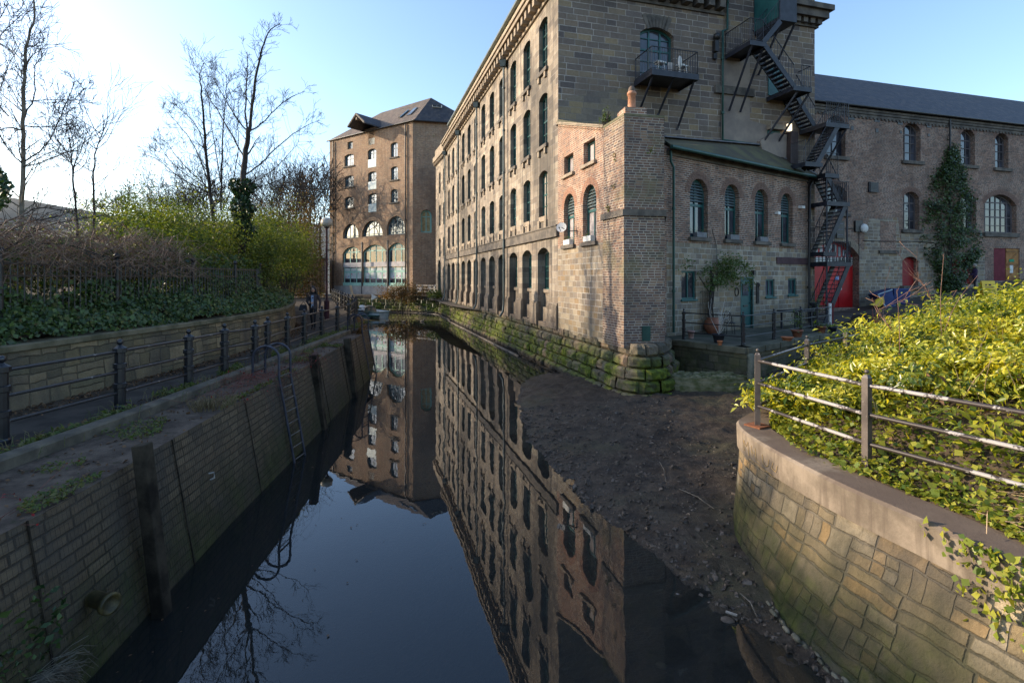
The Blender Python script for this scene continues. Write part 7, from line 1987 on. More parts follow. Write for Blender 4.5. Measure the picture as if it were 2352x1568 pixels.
for i in range(100):
    y = 4.2 + 16 * R_.random() ** 1.5; x = -3.9 - (y - 4) * .09 + abs(R_.normal()) * (.9 + .1 * y)
    if x < 1.5: fl_.append((x, y, .012))
tag(leafmesh('floating_leaves', np.array(fl_), np.tile([0, 0, 9.0], (len(fl_), 1)), .03, L_DRY, seed=77, aspect=1.6), 'small dead leaves and flecks floating on the dark water', 'dead leaves', kind='stuff')
M = MB(); q = random.Random(23)
for i in range(700):
    y = q.uniform(4, 22); 
    if noise.noise(Vector((y * 1.6, 4, 2))) < -.05: continue
    x = kerbx(y) - .22 - abs(q.gauss(0, .16)) + (.35 if q.random() < .15 else 0); a = q.uniform(0, 6.3); h = q.uniform(.06, .24); l_ = h * .5
    M.tube([(x, y, 1.69), (x + cos(a) * l_ * .4, y + sin(a) * l_ * .4, 1.69 + h * .8), (x + cos(a) * l_, y + sin(a) * l_, 1.69 + h)], [.005, .0035, .0015], 3, False, False)
tag(M.build('kerb_grass', plain('mixed_verge_grass', (.07, .09, .03), (.22, .18, .09), 5)), 'sparse upright grass blades and dry stalks along the kerb under the left railing', 'grass', kind='stuff')
# red creepers
def creeper(c, n, r, lab, sd, down=0.3, leaves=40):
    q = random.Random(sd); t = thing('red_creeper', c, lab, 'creeper', 'red creepers on the left wall'); M = MB(); P = []
    for k in range(n):
        b0 = Vector(c) + Vector((q.gauss(0, r * .5), q.gauss(0, r), q.gauss(0, .08))); a = q.uniform(0, 2 * pi); L = q.uniform(.2, .7)
        e1 = b0 + Vector((cos(a) * L * .5, sin(a) * L, q.uniform(-.05, .18))); e2 = e1 + Vector((cos(a) * L * .3, sin(a) * L * .4, -q.uniform(0, down)))
        M.tube([b0, e1, e2], [.0026, .002, .0015], 3, False, False); P += [tuple(e1), tuple(e2)]
    M.build('stems', M_REDTW, t); k_ = min(leaves, len(P)); leafmesh('leaves', np.array(q.sample(P, k_)), None, .03, L_RED, t, seed=sd, aspect=1.3)
creeper((-5.2, 10.7, 1.75), 170, .55, 'reddish creeper tangle around the head of the ladder', 1, .5, 60)
creeper((-5.05, 13.0, 1.8), 60, .3, 'red creeper on the top of the timber post beyond the ladder', 2, .5, 40)
creeper((-4.55, 4.5, 1.64), 26, .2, 'sprig of bright red leaves on the slab at the left edge of the photo', 3, .15, 60)
creeper((-5.0, 9.2, 1.70), 60, .4, 'thin red creeper on the slab beside the tawny grass clump', 4, .2, 30)
# trailing plant on the wall at lower left
P = [(wq(3.9 + abs(R_.normal()) * .3, .65 + R_.normal() * .22)[0] + .05, 3.9 + R_.random() * .8, .75 + R_.normal() * .2) for _ in range(170)]
tag(leafmesh('trailing_plant', np.array(P), None, .06, L_IVY, seed=2, aspect=1.6), 'dark leafy plant trailing on the wall below the outfall pipe at the lower left', 'plant')
c = wq(4.35, .35, .04); M = MB(); q = random.Random(4)
for k in range(240): a = q.gauss(-.4, .5); L = q.uniform(.1, .32); b0 = Vector(c) + Vector((.0, q.gauss(0, .12), q.gauss(0, .05))); M.tube([b0, b0 + Vector((.10, cos(a) * L * .5, sin(a) * L * .4 + .04)), b0 + Vector((.14, cos(a) * L, sin(a) * L - .05))], [.003, .0025, .002], 3, False, False)
tag(M.build('dead_grass_clump', plain('grey_dead_grass', (.09, .08, .06), (.17, .15, .11), 9)), 'clump of grey dead grass hanging on the lower left wall', 'grass')

# ------------------------------------------------------------------ ivy column on the brick wing
iv = thing('wall_ivy', WB.P(16, 1.8, .5), 'tall column of dark ivy climbing the drainpipe on the brick wing', 'ivy')
prf = [(0, 1100, 20), (1150, 1790, 35), (1250, 1790, 65), (1350, 1795, 115), (1450, 1790, 150), (1568, 1760, 185)]
R_ = np.random.default_rng(14); P = []; N = []; kk = []
zone = [(1100, 1815, 8), (1180, 1810, 45), (1260, 1800, 80), (1340, 1790, 125), (1420, 1790, 160), (1500, 1780, 185), (1560, 1775, 200), (1640, 1770, 215), (1740, 1800, 230), (1800, 1840, 225), (1870, 1815, 205), (1960, 1790, 165), (2040, 1800, 120), (2120, 1800, 70), (2200, 1800, 45), (2300, 1790, 40)]
nC = 260; cl = []
for i in range(nC):
    k = R_.random() ** .9 * (len(zone) - 1); a, b = zone[int(k)], zone[min(len(zone) - 1, int(k) + 1)]; t_ = k - int(k); yy = a[0] + (b[0] - a[0]) * t_; cx = a[1] + (b[1] - a[1]) * t_; hw = a[2] + (b[2] - a[2]) * t_
    xx = cx + R_.uniform(-1, 1) * hw * (1 + .6 * noise.noise(Vector((yy * .03, 0, 0)))) * .9; u, z = WB.uz(*z4(xx, yy)); cl.append((u, z, .15 + .55 * (1 - abs(xx - cx) / hw) * min(1, hw / 120) * R_.random(), R_.random()))
for i in range(12000):
    u, z, p, r_ = cl[R_.integers(0, nC)]; u += R_.normal() * .20; z += R_.normal() * .24; q = WB.P(u, max(z, 2.2), max(.04, p + R_.normal() * .14)); P.append(tuple(q)); N.append((.27, -.8, .5)); kk.append(r_)
leafmesh('foliage', np.array(P), np.array(N), .13, L_IVY, iv, seed=15, aspect=1.4, rr=kk)
M = MB(); q = random.Random(3); u0, z0_ = WB.uz(*z4(1800, 2300))
for i in range(7): M.tube([WB.P(u0 + q.gauss(0, .3), 2.0, .1), WB.P(u0 + q.gauss(0, .15), 3.5, .1), WB.P(u0 + q.gauss(0, .8), 6, .15)], [.05, .04, .02], 5, False)
M.build('stems', M_BARK, iv)

# climbing shrub on the low building
cs_ = zoomer(2500, 900, 3.136)
base = WR.uz(*cs_(470, 900)); bp_ = WR.P(base[0], 1.65, .25)
t = thing('climbing_shrub', bp_, 'leafy climbing shrub with twisted stems on a wooden trellis beside the green door', 'shrub')
M = MB(); q = random.Random(6)
for i in range(9):
    pts = [WR.P(base[0] + q.gauss(0, .08), 1.6, .3), WR.P(base[0] + q.gauss(-.02, .1), 2.3, .2), WR.P(base[0] + q.gauss(.05, .1), 3.0, .18), WR.P(base[0] + q.gauss(.3, .45), 3.8 + q.random() * .5, .3)]
    sp_ = smooth_path(pts, 1); M.tube(sp_, [.04 - .025 * k / len(sp_) for k in range(len(sp_))], 5, False)
u, z = WR.uz(*cs_(575, 250)); M.tube([WR.P(u, z - 1.2, .1), WR.P(u, z + .6, .05), WR.P(u - .3, z + 1.3, .04)], .012, 4, False)
M.build('stems', M_BARK, t)
P = []; kk = []
for i in range(40):
    x = q.gauss(610, 150); y = q.gauss(400, 85)
    if x > 900: y = q.gauss(450, 40)
    u, z = WR.uz(*cs_(x, y)); r_ = q.random(); pd = .15 + .45 * q.random()
    for k in range(60): P.append(tuple(WR.P(u + q.gauss(0, .14), z + q.gauss(0, .12), pd + q.gauss(0, .10)))); kk.append(r_)
leafmesh('foliage', np.array(P), None, .085, L_TUFT, t, seed=5, aspect=1.8, rr=kk)
M = MB(); a0 = WR.uz(*cs_(385, 600)); a1 = WR.uz(*cs_(500, 905))
for k in range(7): u = a0[0] + (a1[0] - a0[0]) * k / 6; M.beam(WR.P(u, a1[1], .06), WR.P(u + .02, a0[1], .06), .02)
for zz in (a1[1], a0[1], (a0[1] + a1[1]) / 2): M.beam(WR.P(a0[0], zz, .08), WR.P(a1[0], zz, .08), .025)
M.build('trellis', M_BARKL, t)
# pots
def pot(px, py, r, h, lab, mat=None, plant=0, name='plant_pot', bulb=False, Z=1.605, off=0):
    c = onz(px, py, Z); c.y += r; t = thing(name, c, lab, 'plant pot', 'pots on the terrace'); M = MB()
    if bulb: pr = [(r * .55, 0), (r * .9, h * .25), (r, h * .5), (r * .85, h * .8), (r * .6, h * .92), (r * .72, h), (r * .6, h)]
    else: pr = [(r * .68, 0), (r * .92, h * .78), (r * 1.05, h * .8), (r * 1.08, h), (r * .9, h), (r * .85, h * .85)]
    M.lathe(tuple(c), pr, 16, True); M.build('pot', mat or M_TERRA, t)
    if plant: leaf_tuft(c + Vector((0, 0, h + plant * .45)), (r * 1.2, r * 1.2, plant * .5), int(160 * plant + 40), .07, L_TUFT, 'plant', t)
    return t, c
M_BLKPOT = plain('black_plastic_pot', (.015, .015, .02), (.03, .03, .035), 5)
M_TD = plain('dark_terracotta', (.20, .075, .04), (.30, .11, .06), 6, .6)
t, c = pot(1644, 768, .33, .62, 'large round bulbous terracotta pot behind the left part of the terrace railing', M_TD, 0, bulb=True)
pot(1590, 778, .12, .28, 'small pinkish pot near the first terrace railing post', plain('pink_clay', (.35, .2, .17), (.45, .28, .23), 6))
t, c = pot(1656, 789, .20, .30, 'black tub with bare pale twigs on the terrace edge', M_BLKPOT); M = MB(); q = random.Random(2)
for k in range(9): branches(M, q, c + Vector((0, 0, .28)), Vector((q.gauss(0, .3), q.gauss(0, .3), 1)).normalized(), q.uniform(.6, 1.1), .012, 1, .5, .2, 4, (2, 3), .006)
M.build('bare_twigs', M_PALE, t)
pot(1656, 793, .085, .14, 'small orange pot in front of the black tub with bare twigs', plain('orange_clay', (.45, .15, .06), (.55, .2, .09), 6))
pot(1724, 745, .17, .32, 'terracotta pot left of the green front door foot', None, .2)
pot(1783, 738, .20, .30, 'terracotta pot with a plant right of the green front door', None, .25)
pot(1829, 742, .15, .30, 'terracotta pot behind the third terrace railing post', M_TD, .3)
pot(1815, 783, .20, .12, 'low orange clay bowl at the terrace edge by the third railing post', plain('orange_clay', (.45, .15, .06), (.55, .2, .09), 6))
pot(1838, 775, .20, .26, 'clay pot with a tall pale leafy plant on the terrace edge', M_TD, .75)
pot(1893, 765, .16, .26, 'brown clay pot near the fourth terrace railing post', M_TD, .15)
pot(1918, 765, .17, .24, 'square slate grey planter at the right end of the terrace pots', M_STAIR, .1)
c = onz(1870, 752, 1.605); t = thing('hanging_pot_stand', c, 'dark pot stand with a trailing plant in the middle of the terrace', 'plant stand'); M = MB(); M.tube([c, c + Vector((0, 0, .9))], .03, 6); M.build('stand', M_BLKPIPE, t)
M = MB(); M.lathe((c.x, c.y, c.z + .85), [(.08, 0), (.2, .2), (.2, .24)], 10); M.build('bowl', M_BLKPOT, t); leaf_tuft(c + Vector((.1, -.1, .9)), (.25, .25, .5), 260, .06, L_TUFT, 'plant', t)
# black garden table and wheels (bicycle-like iron furniture) on the terrace
c = onz(1688, 770, 1.605); c.y += .5; t = thing('iron_garden_chair', c, 'black wrought iron garden chair behind the bare twigs on the terrace', 'garden chair'); M = MB()
for a in range(4): M.tube([(c.x + .22 * cos(a * pi / 2 + .7), c.y + .22 * sin(a * pi / 2 + .7), c.z), (c.x + .18 * cos(a * pi / 2 + .7), c.y + .18 * sin(a * pi / 2 + .7), c.z + .42)], .014, 5)
M.build('legs', M_BLKPIPE, t); M = MB(); M.lathe((c.x, c.y, c.z + .42), [(.01, 0), (.23, 0), (.23, .03), (.01, .03)], 14); M.build('seat', M_BLKPIPE, t)
M = MB(); 
for k in range(7): a = pi * k / 6; M.tube([(c.x - .2 * cos(a), c.y + .2, c.z + .44), (c.x - .2 * cos(a) * .9, c.y + .24, c.z + .55 + .32 * sin(a))], .010, 4)
M.tube([(c.x - .2 * cos(pi * k / 10), c.y + .24, c.z + .55 + .32 * sin(pi * k / 10)) for k in range(11)], .013, 5); M.build('backrest', M_BLKPIPE, t)
c = Vector((12.3, 22.6, 1.605)); t = thing('garden_table', c, 'dark green slatted garden table by the end of the terrace railing', 'table'); M = MB(); M.box((c.x, c.y, c.z + .76), (1.6, .8, .06), .55); M.build('tabletop', M_STAIR, t)
for dx, dy in ((-.6, -.3), (.6, -.3), (.6, .3), (-.6, .3)): M = MB(); x = c.x + dx * cos(.55) - dy * sin(.55); y = c.y + dx * sin(.55) + dy * cos(.55); M.box((x, y, c.z + .37), (.06, .06, .74), .55); M.build('leg', M_STAIR, t)
M = MB(); q = onz(1000, 900, 1)
u, z = WR.uz(*cs_(818, 610)); M = MB(); V = [WR.P(u + .13 * cos(k * pi / 10), z + .17 * sin(k * pi / 10), .03) for k in range(21)]; M.tube(V, .018, 5, False); tag(M.build('wall_wreath', M_BARK), 'thin oval wreath hanging left of the green front door', 'wreath')
u, z = WR.uz(*cs_(1063, 630)); M = MB(); WR.box(M, u - .09, u + .09, z - .42, z + .35, .01, .05); c = WR.P(u, z + .38, .03); M.ball(c, .11, 8, (1, .5, 1)); tag(M.build('wall_ornament', M_BARK), 'narrow brown wall ornament right of the green front door', 'ornament')
u, z = WR.uz(*cs_(1000, 386)); M = MB(); WR.box(M, u - .07, u + .07, z - .1, z + .1, .01, .16); tag(M.build('door_light', M_BLKPIPE), 'small dark lantern above the green front door', 'lantern')

# ------------------------------------------------------------------ bins and yellow sign in the yard
M_BLUE = plain('blue_bin_plastic', (.010, .03, .12), (.018, .045, .17), 3, .5)
def bin_(c, lab, s=1.0, rz=0.1):
    t = thing('wheelie_bin', c, lab, 'bin', 'blue bins in the yard'); M = MB(); M.box((c[0], c[1], c[2] + .55 * s), (1.15 * s, .75 * s, 1.0 * s), rz, 1.12); M.build('body', M_BLUE, t, bevel=.02)
    M = MB(); M.box((c[0], c[1], c[2] + 1.10 * s), (1.38 * s, .92 * s, .10 * s), rz, .92); M.build('lid', M_BLUE, t, bevel=.02)
    for k in (-1, 1): M = MB(); M.tube([(c[0] + k * .45 * s, c[1] - .37 * s, c[2] + .09), (c[0] + k * .45 * s, c[1] - .30 * s, c[2] + .09)], .09, 10); M.build('wheel', M_BLKPIPE, t)
yz = yardz(24.1, 32.6)
bin_((24.2, 32.8, yz), 'large dark blue bin with closed lid in front of the brick wing', .88)
c = Vector((22.7, 32.4, yardz(22.7, 32.4))); t = thing('tipped_bin', c, 'blue bin lying open against the large bin, rim pale', 'bin'); M = MB()
M.hexa([(c.x + .1, c.y - .5, c.z), (c.x + .8, c.y - .5, c.z), (c.x + .8, c.y + .4, c.z), (c.x + .1, c.y + .4, c.z), (c.x - .35, c.y - .5, c.z + .8), (c.x + .5, c.y - .5, c.z + 1.1), (c.x + .5, c.y + .4, c.z + 1.1), (c.x - .35, c.y + .4, c.z + .8)]); M.build('body', M_BLUE, t)
M = MB(); P = [(c.x + .1, c.y - .53, c.z + .05), (c.x - .38, c.y - .53, c.z + .82), (c.x + .5, c.y - .53, c.z + 1.12)]; M.beam(P[0], P[1], .05); M.beam(P[1], P[2], .05); M.build('rim', plain('pale_blue_rim', (.35, .5, .6), (.5, .62, .7)), t)
M_YEL = plain('yellow_plastic', (.75, .48, .03), (.85, .58, .05), 3, .5)
c = Vector((22.4, 31.7, yardz(22.4, 31.7))); M = MB(); M.mesh([(c.x - .7, c.y, c.z + .25), (c.x - .1, c.y, c.z + .1), (c.x + .25, c.y + .05, c.z + .35), (c.x + .15, c.y, c.z + .75), (c.x - .3, c.y, c.z + .55), (c.x - .35, c.y + .02, c.z + .35)], [(0, 1, 2, 3, 4, 5)])
M.mesh([(v[0], v[1] + .06, v[2]) for v in M.v], [(5, 4, 3, 2, 1, 0)]); tag(M.build('yellow_bag', M_YEL), 'crumpled yellow bag lying in front of the tipped blue bin', 'bag')
# A-board
sb = at(2268, 660, 30.5); zg = yardz(sb.x, 30.5); c = Vector((sb.x, 30.5, zg)); t = thing('a_board_sign', c, 'yellow folding A board sign with dark lettering above the sunny bank', 'sign')
for s_, nm in ((-1, 'front_panel'), (1, 'back_panel')):
    M = MB(); M.hexa([(c.x - .45, c.y + s_ * .3 - .015, c.z), (c.x + .45, c.y + s_ * .3 - .015, c.z), (c.x + .45, c.y + s_ * .3 + .015, c.z), (c.x - .45, c.y + s_ * .3 + .015, c.z), (c.x - .38, c.y + s_ * .02 - .015, c.z + 1.05), (c.x + .38, c.y + s_ * .02 - .015, c.z + 1.05), (c.x + .38, c.y + s_ * .02 + .015, c.z + 1.05), (c.x - .38, c.y + s_ * .02 + .015, c.z + 1.05)]); o = M.build(nm, M_YEL, t)
    if s_ < 0:
        M = MB()
        for (a, b, z0, z1) in ((-.22, -.12, .78, .86), (-.02, .12, .78, .86), (-.25, .28, .66, .70), (-.2, .2, .50, .53), (-.25, -.22, .1, .53), (.22, .25, .1, .53)):
            f = lambda z: c.y - .3 + .28 * z / 1.05 - .022
            M.hexa([(c.x + a, f(z0), c.z + z0), (c.x + b, f(z0), c.z + z0), (c.x + b, f(z0) + .01, c.z + z0), (c.x + a, f(z0) + .01, c.z + z0), (c.x + a, f(z1), c.z + z1), (c.x + b, f(z1), c.z + z1), (c.x + b, f(z1) + .01, c.z + z1), (c.x + a, f(z1) + .01, c.z + z1)])
        M.build('print', plain('sign_lettering', (.03, .02, .04), (.08, .03, .05)), o)

# ------------------------------------------------------------------ boat at the far quay
bc = Vector((-13.3, 50.5, 0)); bt = thing('moored_boat', bc, 'small white and green barge with a rounded rusty cabin moored at the far quay', 'boat')
def hullpts(cx, cy, ang, L, Wd, z, n=9, k=1.0):
    out = []
    for i in range(n): 
        t_ = i / (n - 1); xx = -L / 2 + L * t_; ww = Wd / 2 * (1 - max(0, (t_ - .6) / .4) ** 2) * (1 - .5 * max(0, (.15 - t_) / .15) ** 2) * k; out.append((xx, ww))
    P_ = [(a, b) for a, b in out] + [(a, -b) for a, b in out[::-1]]
    return [(cx + a * cos(ang) - b * sin(ang), cy + a * sin(ang) + b * cos(ang), z) for a, b in P_]
M = MB(); an = 2.2; A = hullpts(bc.x - .6, bc.y + 1, an, 6.4, 1.9, -.2, k=.85); B = hullpts(bc.x - .6, bc.y + 1, an, 6.6, 2.0, .55); n_ = len(A)
for i in range(n_): M.face([A[i], A[(i + 1) % n_], B[(i + 1) % n_], B[i]])
M.face(B); M.build('hull', plain('blue_white_hull', (.30, .42, .48), (.55, .62, .64), 1.1, .4), bt)
M = MB(); Bp = [Vector(p) for p in B]; M.tube(Bp + [Bp[0]], .05, 5); M.build('rubbing_strake', M_PIPE, bt)
cx, cy = -13.35, 49.3; M = MB(); V = []; F = []
for j, yy in enumerate((cy, cy + 2.6)):
    for k in range(13): a = pi * k / 12; V.append((cx + .55 * cos(a) + j * -.9, yy, .45 + .62 * sin(a) ** .8))
for k in range(12): F.append((k, k + 1, 14 + k, 13 + k))
F.append(tuple(range(12, -1, -1))); M.mesh(V, F, False); cb_ = M.build('cabin', plain('rusty_green_cabin', (.14, .15, .11), (.32, .20, .12), 1.2, .7, lo=.48, hi=.56), bt)
M = MB(); M.tube([(cx + .57 * cos(pi * k / 12), cy - .03, .45 + .64 * sin(pi * k / 12) ** .8) for k in range(13)], .03, 5); M.tube([(cx, cy - .04, .45), (cx, cy - .04, 1.06)], .03, 5); M.build('cabin_frame', M_BARKL, cb_)
M = MB(); M.box((cx + .2, cy - .5, .22), (1.7, .9, .12), 0); M.build('stern_deck', M_PIPE, bt)
M = MB(); M.tube([(cx + .1, cy + .1, .9), (cx + .1, cy + .1, 2.3)], .025, 5); M.build('mast', M_PALE, bt)
M = MB(); X0, Z0 = cx + .1, 1.75; M.mesh([(X0, cy, Z0 + .5), (X0 + .55, cy, Z0 + .2), (X0, cy, Z0 - .1), (X0, cy - .04, Z0 + .5), (X0 + .55, cy - .04, Z0 + .2), (X0, cy - .04, Z0 - .1)], [(0, 1, 2), (5, 4, 3), (0, 3, 4, 1), (1, 4, 5, 2), (2, 5, 3, 0)]); M.build('triangular_panel', M_WHITE, bt)
def junk(c, s, lab, mat, nm='deck_bundle', ct='bundle', sq=(1.2, .9, .7)):
    c = Vector(c); M = MB(); M.ball((0, 0, 0), s, 10, sq); M.v = [tuple(Vector(v) * (1 + .35 * noise.noise(Vector(v) * 4 / s * .4)) + c) for v in M.v]; tag(M.build(nm, mat), lab, ct)
junk((-14.3, 50.0, .95), .30, 'white tarpaulin bundle on the boat left of the triangular panel', M_WHITE)
junk((-14.05, 49.5, .70), .24, 'grey tarpaulin bundle in front of the white one on the boat', M_PALE)
junk((-12.45, 49.0, .30), .17, 'white fender hanging off the boat on the right', M_WHITE, 'boat_fender', 'fender', (1, 1, 1.2))
c = at(815, 700, 40); M = MB(); M.beam(c, c + Vector((-.35, 0, 1.5)), .22, .12); tag(M.build('mooring_plank', plain('pale_plank', (.42, .34, .24), (.55, .45, .33))), 'pale plank leaning up behind the far bend of the path railing', 'plank')
for i, (px, py) in enumerate(((928, 739), (890, 740), (970, 738))):
    c = onz(px, py, 0.02); t = thing('duck', c, ('brown duck swimming in the middle of the far water', 'brown duck on the left of the far water', 'pale duck swimming on the right of the far water')[i], 'duck', 'ducks on the far water')
    M = MB(); M.ball((c.x, c.y, .05), .16, 10, (1.2, .6, .5)); M.ball((c.x + .16, c.y, .20), .055, 8); M.tube([(c.x + .12, c.y, .08), (c.x + .16, c.y, .20)], [.05, .035], 6); M.tube([(c.x + .20, c.y, .195), (c.x + .27, c.y, .18)], [.02, .01], 5); M.tube([(c.x - .14, c.y, .08), (c.x - .25, c.y, .13)], [.05, .015], 6)
    M.build('body', plain('duck_brown', (.10, .07, .05), (.2, .16, .12), 8) if i < 2 else plain('duck_buff', (.16, .13, .10), (.26, .22, .17), 8), t)
# overgrown bush on the far quay
bush('quay_bush', at(925, 672, 56.0) + Vector((0, 0, -.4)), (2.6, 1.2, 1.9), 4200, .16, L_BROWN, 'brown green bush overhanging the far quay below the warehouse corner', 'bush', None, 201, clumps=70)
bush('quay_shrub', Vector((-7.6, 53.6, 1.9)), (1.2, 1.4, .6), 1500, .14, L_BUSH, 'low mossy shrub on the corner of the far quay wall', 'shrub', None, 202)
bush('wall_shrub', at(1393, 280, 17.6), (.22, .2, .38), 260, .06, L_TUFT, 'spindly weed sprouting from the wall top beside the chimney', 'weed', None, 203)
bush('warehouse_creeper', at(992, 320, 60.8), (.9, .35, 1.1), 700, .2, L_BUSH, 'green creeper patch on the shaded side wall of the warehouse', 'creeper', None, 204, stems=False)
for i, (px, py, Y, lb) in enumerate(((1493, 348, 16.1, 'small fern high on the dark face of the stack'), (1412, 428, 16.75, 'small tuft of weeds above the ledge on the sunlit stack face'), (1413, 360, 16.7, 'tiny green tuft on the upper sunlit stack face'), (1398, 480, 17.1, 'tiny weed at the left end of the stack ledge'))):
    c = at(px, py, Y); tag(leafmesh('wall_weed', np.array([tuple(c + Vector((rnd.gauss(0, .06), -.03 - .04 * rnd.random(), rnd.gauss(0, .06)))) for _ in range(40)]), None, .06, L_GRASS, seed=i, aspect=1.6), lb, 'weed')

# ------------------------------------------------------------------ people
def skin_body(name, joints, edges, mat, parent, sub=2, extra=None):
    me = bpy.data.meshes.new(name); me.from_pydata([j[:3] for j in joints], [], []); me = bpy.data.meshes.new(name)
    me.from_pydata([tuple(j[:3]) for j in joints], edges, [])
    o = bpy.data.objects.new(name, me); COL.objects.link(o)
    L = ORG[parent.name]; o.parent = parent; me.transform(Matrix.Translation(-L)); ORG[o.name] = L.copy()
    md = o.modifiers.new('skin', 'SKIN'); md.use_smooth_shade = True
    sv = me.skin_vertices[0].data
    for i, j in enumerate(joints):
        r = j[3] if isinstance(j[3], tuple) else (j[3], j[3]); sv[i].radius = r
    sv[0].use_root = True
    s_ = o.modifiers.new('sub', 'SUBSURF'); s_.levels = sub; s_.render_levels = sub
    me.materials.append(mat); return o
def person(c, ang, lab, coat, legs, hairmat, skinm, long_hair=True, pose='walk', scale=1.0, extras=None):
    """c = point between the feet on the ground, ang = facing (rotation about z, 0 faces -Y)"""
    t = thing('person', c, lab, 'person')
    def X(x, y, z): 
        x *= scale; y *= scale; z *= scale
        return (c[0] + x * cos(ang) - y * sin(ang), c[1] + x * sin(ang) + y * cos(ang), c[2] + z)
    S = scale
    st_ = .13 if pose == 'walk' else .05
    J = [(*X(0, 0, .95), (.135 * S, .11 * S)), (*X(0, 0, 1.13), (.12 * S, .095 * S)), (*X(0, 0, 1.30), (.15 * S, .105 * S)), (*X(0, .0, 1.42), (.10 * S, .08 * S)), (*X(0, -.01, 1.49), .052 * S), (*X(0, -.02, 1.56), .06 * S),
         (*X(.09, 0, .90), .088 * S), (*X(.085, -st_, .50), .055 * S), (*X(.085, -st_ * 1.0, .09), .037 * S), (*X(.09, -st_ - .14, .035), .03 * S),
         (*X(-.09, 0, .90), .088 * S), (*X(-.085, st_ * .3, .50), .055 * S), (*X(-.08, st_ * 1.5, .10), .037 * S), (*X(-.085, st_ * 1.2 - .12, .035), .03 * S)]
    E = [(0, 1), (1, 2), (2, 3), (3, 4), (4, 5), (0, 6), (6, 7), (7, 8), (8, 9), (0, 10), (10, 11), (11, 12), (12, 13)]
    if pose == 'walk': arms = [[(.17, 0, 1.38, .055), (.27, .02, 1.14, .042), (.26, -.10, .92, .032), (.255, -.13, .84, .026)], [(-.17, 0, 1.38, .055), (-.25, .02, 1.14, .042), (-.13, -.16, 1.02, .034), (-.05, -.18, 1.06, .026)]]
    else: arms = [[(.17, 0, 1.38, .055), (.22, -.06, 1.14, .042), (.16, -.26, 1.05, .032), (.12, -.33, 1.06, .026)], [(-.17, 0, 1.38, .055), (-.22, -.05, 1.14, .042), (-.16, -.25, 1.0, .032), (-.10, -.31, 1.03, .026)]]
    hands = []
    for a in arms:
        pv = 2 if False else 3
        for x, y, z, r in a: J.append((*X(x, y, z), r * S)); E.append((pv, len(J) - 1)); pv = len(J) - 1
        hx, hy, hz, _ = a[-1]; sg = 1 if hx > 0 else -1; px_, py_, pz_, _ = a[-2]
        d = Vector((hx - px_, hy - py_, hz - pz_)).normalized(); side = Vector((0, 0, 1)) if abs(d.z) < .7 else Vector((0, -1, 0)); side = (side - d * side.dot(d)).normalized(); nrm = d.cross(side)
        for k, L_ in enumerate((.075, .085, .08, .065)):
            b0 = Vector((hx, hy, hz)) + d * .03 + side * (.03 - .02 * k); m = b0 + d * L_ * .55 ; e_ = m + d * L_ * .35 + nrm * .025 * sg
            for q_, r in ((b0, .010), (m, .009), (e_, .007)): hands.append((X(*q_), r * S))
        b0 = Vector((hx, hy, hz)) + side * .02; m = b0 + side * .03 + d * .025; e_ = m + d * .03
        for q_, r in ((b0, .011), (m, .010), (e_, .008)): hands.append((X(*q_), r * S))
    skin_body('body', J, E, legs, t)
    M = MB()
    for k in range(0, len(hands), 3): M.tube([hands[k][0], hands[k + 1][0], hands[k + 2][0]], [hands[k][1], hands[k + 1][1], hands[k + 2][1]], 6)
    for k in (0, 15): M.ball(hands[k][0], .035 * S, 8, (1, 1, 1.1))
    M.build('hands', skinm, t)
    # head
    M = MB(); hc_ = Vector(X(0, -.03, 1.63)); M.ball(hc_, .098 * S, 16, (.82, .95, 1.15)); V2 = []
    f = lambda x, y, z: X(x, y - .03, z + 1.63)
    M.tube([f(0, -.088, .02), f(0, -.118, -.018), f(0, -.098, -.026)], [.010 * S, .017 * S, .012 * S], 6)
    for s_ in (-1, 1): M.ball(f(s_ * .082, 0, -.01), .022 * S, 6, (.4, .7, 1.2))
    M.ball(f(0, -.05, -.075), .045 * S, 8, (1, .8, .7)); hd = M.build('head', skinm, t)
    M = MB()
    for s_ in (-1, 1): M.ball(f(s_ * .033, -.083, .012), .012 * S, 6)
    M.build('eyes', M_BLKPIPE, hd); M = MB(); M.tube([f(-.022, -.09, -.05), f(0, -.096, -.052), f(.022, -.09, -.05)], .006 * S, 5); M.build('mouth', plain('lips', (.25, .07, .06), (.3, .09, .08)), hd)
    M = MB(); M.ball(f(0, .022, .025), .108 * S, 14, (.95, .98, 1.12))
    if long_hair:
        for k in range(16):
            a = pi * (k / 15) ; x0, y0 = cos(a) * .09, sin(a) * .09 + .01; q = rnd.uniform(-.015, .015)
            M.tube([f(x0 * .8, y0 * .8, .07), f(x0 * 1.1 + q, y0, -.05), f(x0 * 1.45 + q, y0 * 1.0 + .0, -.18), f(x0 * 1.4 - q, y0 * .9 - .02, -.30)], [.035 * S, .04 * S, .04 * S, .012 * S], 6)
    M.build('hair', hairmat, t)
    # coat
    M = MB(); V = []; F = []; pr = [(.85, .155, .125), (.98, .155, .12), (1.13, .135, .105), (1.30, .172, .12), (1.40, .168, .105), (1.45, .075, .07)]
    for z, a, b in pr:
        for k in range(20): V.append(X(a * 1.06 * cos(k * pi / 10), b * 1.08 * sin(k * pi / 10), z))
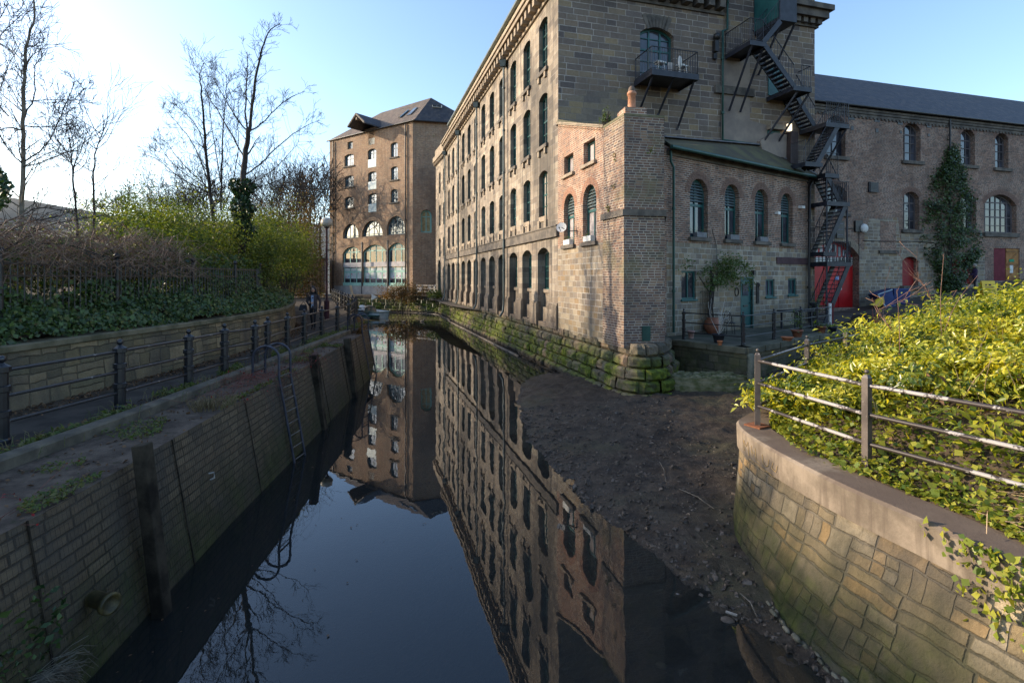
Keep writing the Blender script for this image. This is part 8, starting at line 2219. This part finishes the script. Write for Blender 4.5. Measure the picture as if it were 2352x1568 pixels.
    for j in range(len(pr) - 1):
        for k in range(20): F.append((j * 20 + k, j * 20 + (k + 1) % 20, (j + 1) * 20 + (k + 1) % 20, (j + 1) * 20 + k))
    M.mesh(V, F, True)
    for a in arms:
        M.tube([X(*q_[:3]) for q_ in a[:-1]] + [X(*(Vector(a[-2][:3]).lerp(Vector(a[-1][:3]), .7)))], [r * S * 1.18 for *_, r in a[:-1]] + [.03 * S], 10)
    M.build('jacket', coat, t)
    if extras: extras(t, X, S)
    return t
M_SKINP = plain('skin', (.42, .25, .18), (.48, .29, .21), 8, .5); M_HAIR = plain('dark_brown_hair', (.012, .008, .007), (.03, .02, .016), 14, .5)
def ex1(t, X, S):
    M = MB(); M.hexa([X(-.05, -.128, .90), X(.03, -.128, .90), X(.03, -.10, .90), X(-.05, -.10, .90), X(-.055, -.125, 1.40), X(.035, -.125, 1.40), X(.035, -.09, 1.40), X(-.055, -.09, 1.40)]); M.build('blue_shirt', plain('pale_blue_shirt', (.22, .28, .42), (.3, .36, .5)), t)
    M = MB(); M.hexa([X(-.52, -.18, .80), X(-.22, -.2, .80), X(-.22, -.06, .80), X(-.52, -.04, .80), X(-.48, -.16, 1.02), X(-.24, -.18, 1.02), X(-.24, -.08, 1.02), X(-.48, -.06, 1.02)]); bg_ = M.build('handbag', M_BLKPOT, t)
    M = MB(); M.tube([X(-.44, -.1, 1.02), X(-.36, -.1, 1.16), X(-.27, -.1, 1.02)], .012, 5); M.build('handle', M_BLKPIPE, bg_)
person((-8.06, 21.2, 1.68), .12, 'woman with long dark hair walking toward the camera in a dark jacket', plain('dark_jacket', (.025, .018, .022), (.05, .038, .04), 7, .8), plain('black_trousers', (.008, .008, .011), (.015, .015, .018)), M_HAIR, M_SKINP, True, 'walk', 1.0, ex1)
pp_ = Vector((30.4, 34.3, yardz(30.4, 34.3)))
person(tuple(pp_), -1.9, 'person in a dark purple coat at the red double doors of the brick wing', plain('dark_purple_coat', (.03, .015, .05), (.05, .03, .08), 5, .8), plain('dark_trousers', (.012, .012, .016), (.02, .02, .026)), plain('grey_hair', (.30, .26, .22), (.4, .36, .3)), M_SKINP, False, 'stand', 1.02)
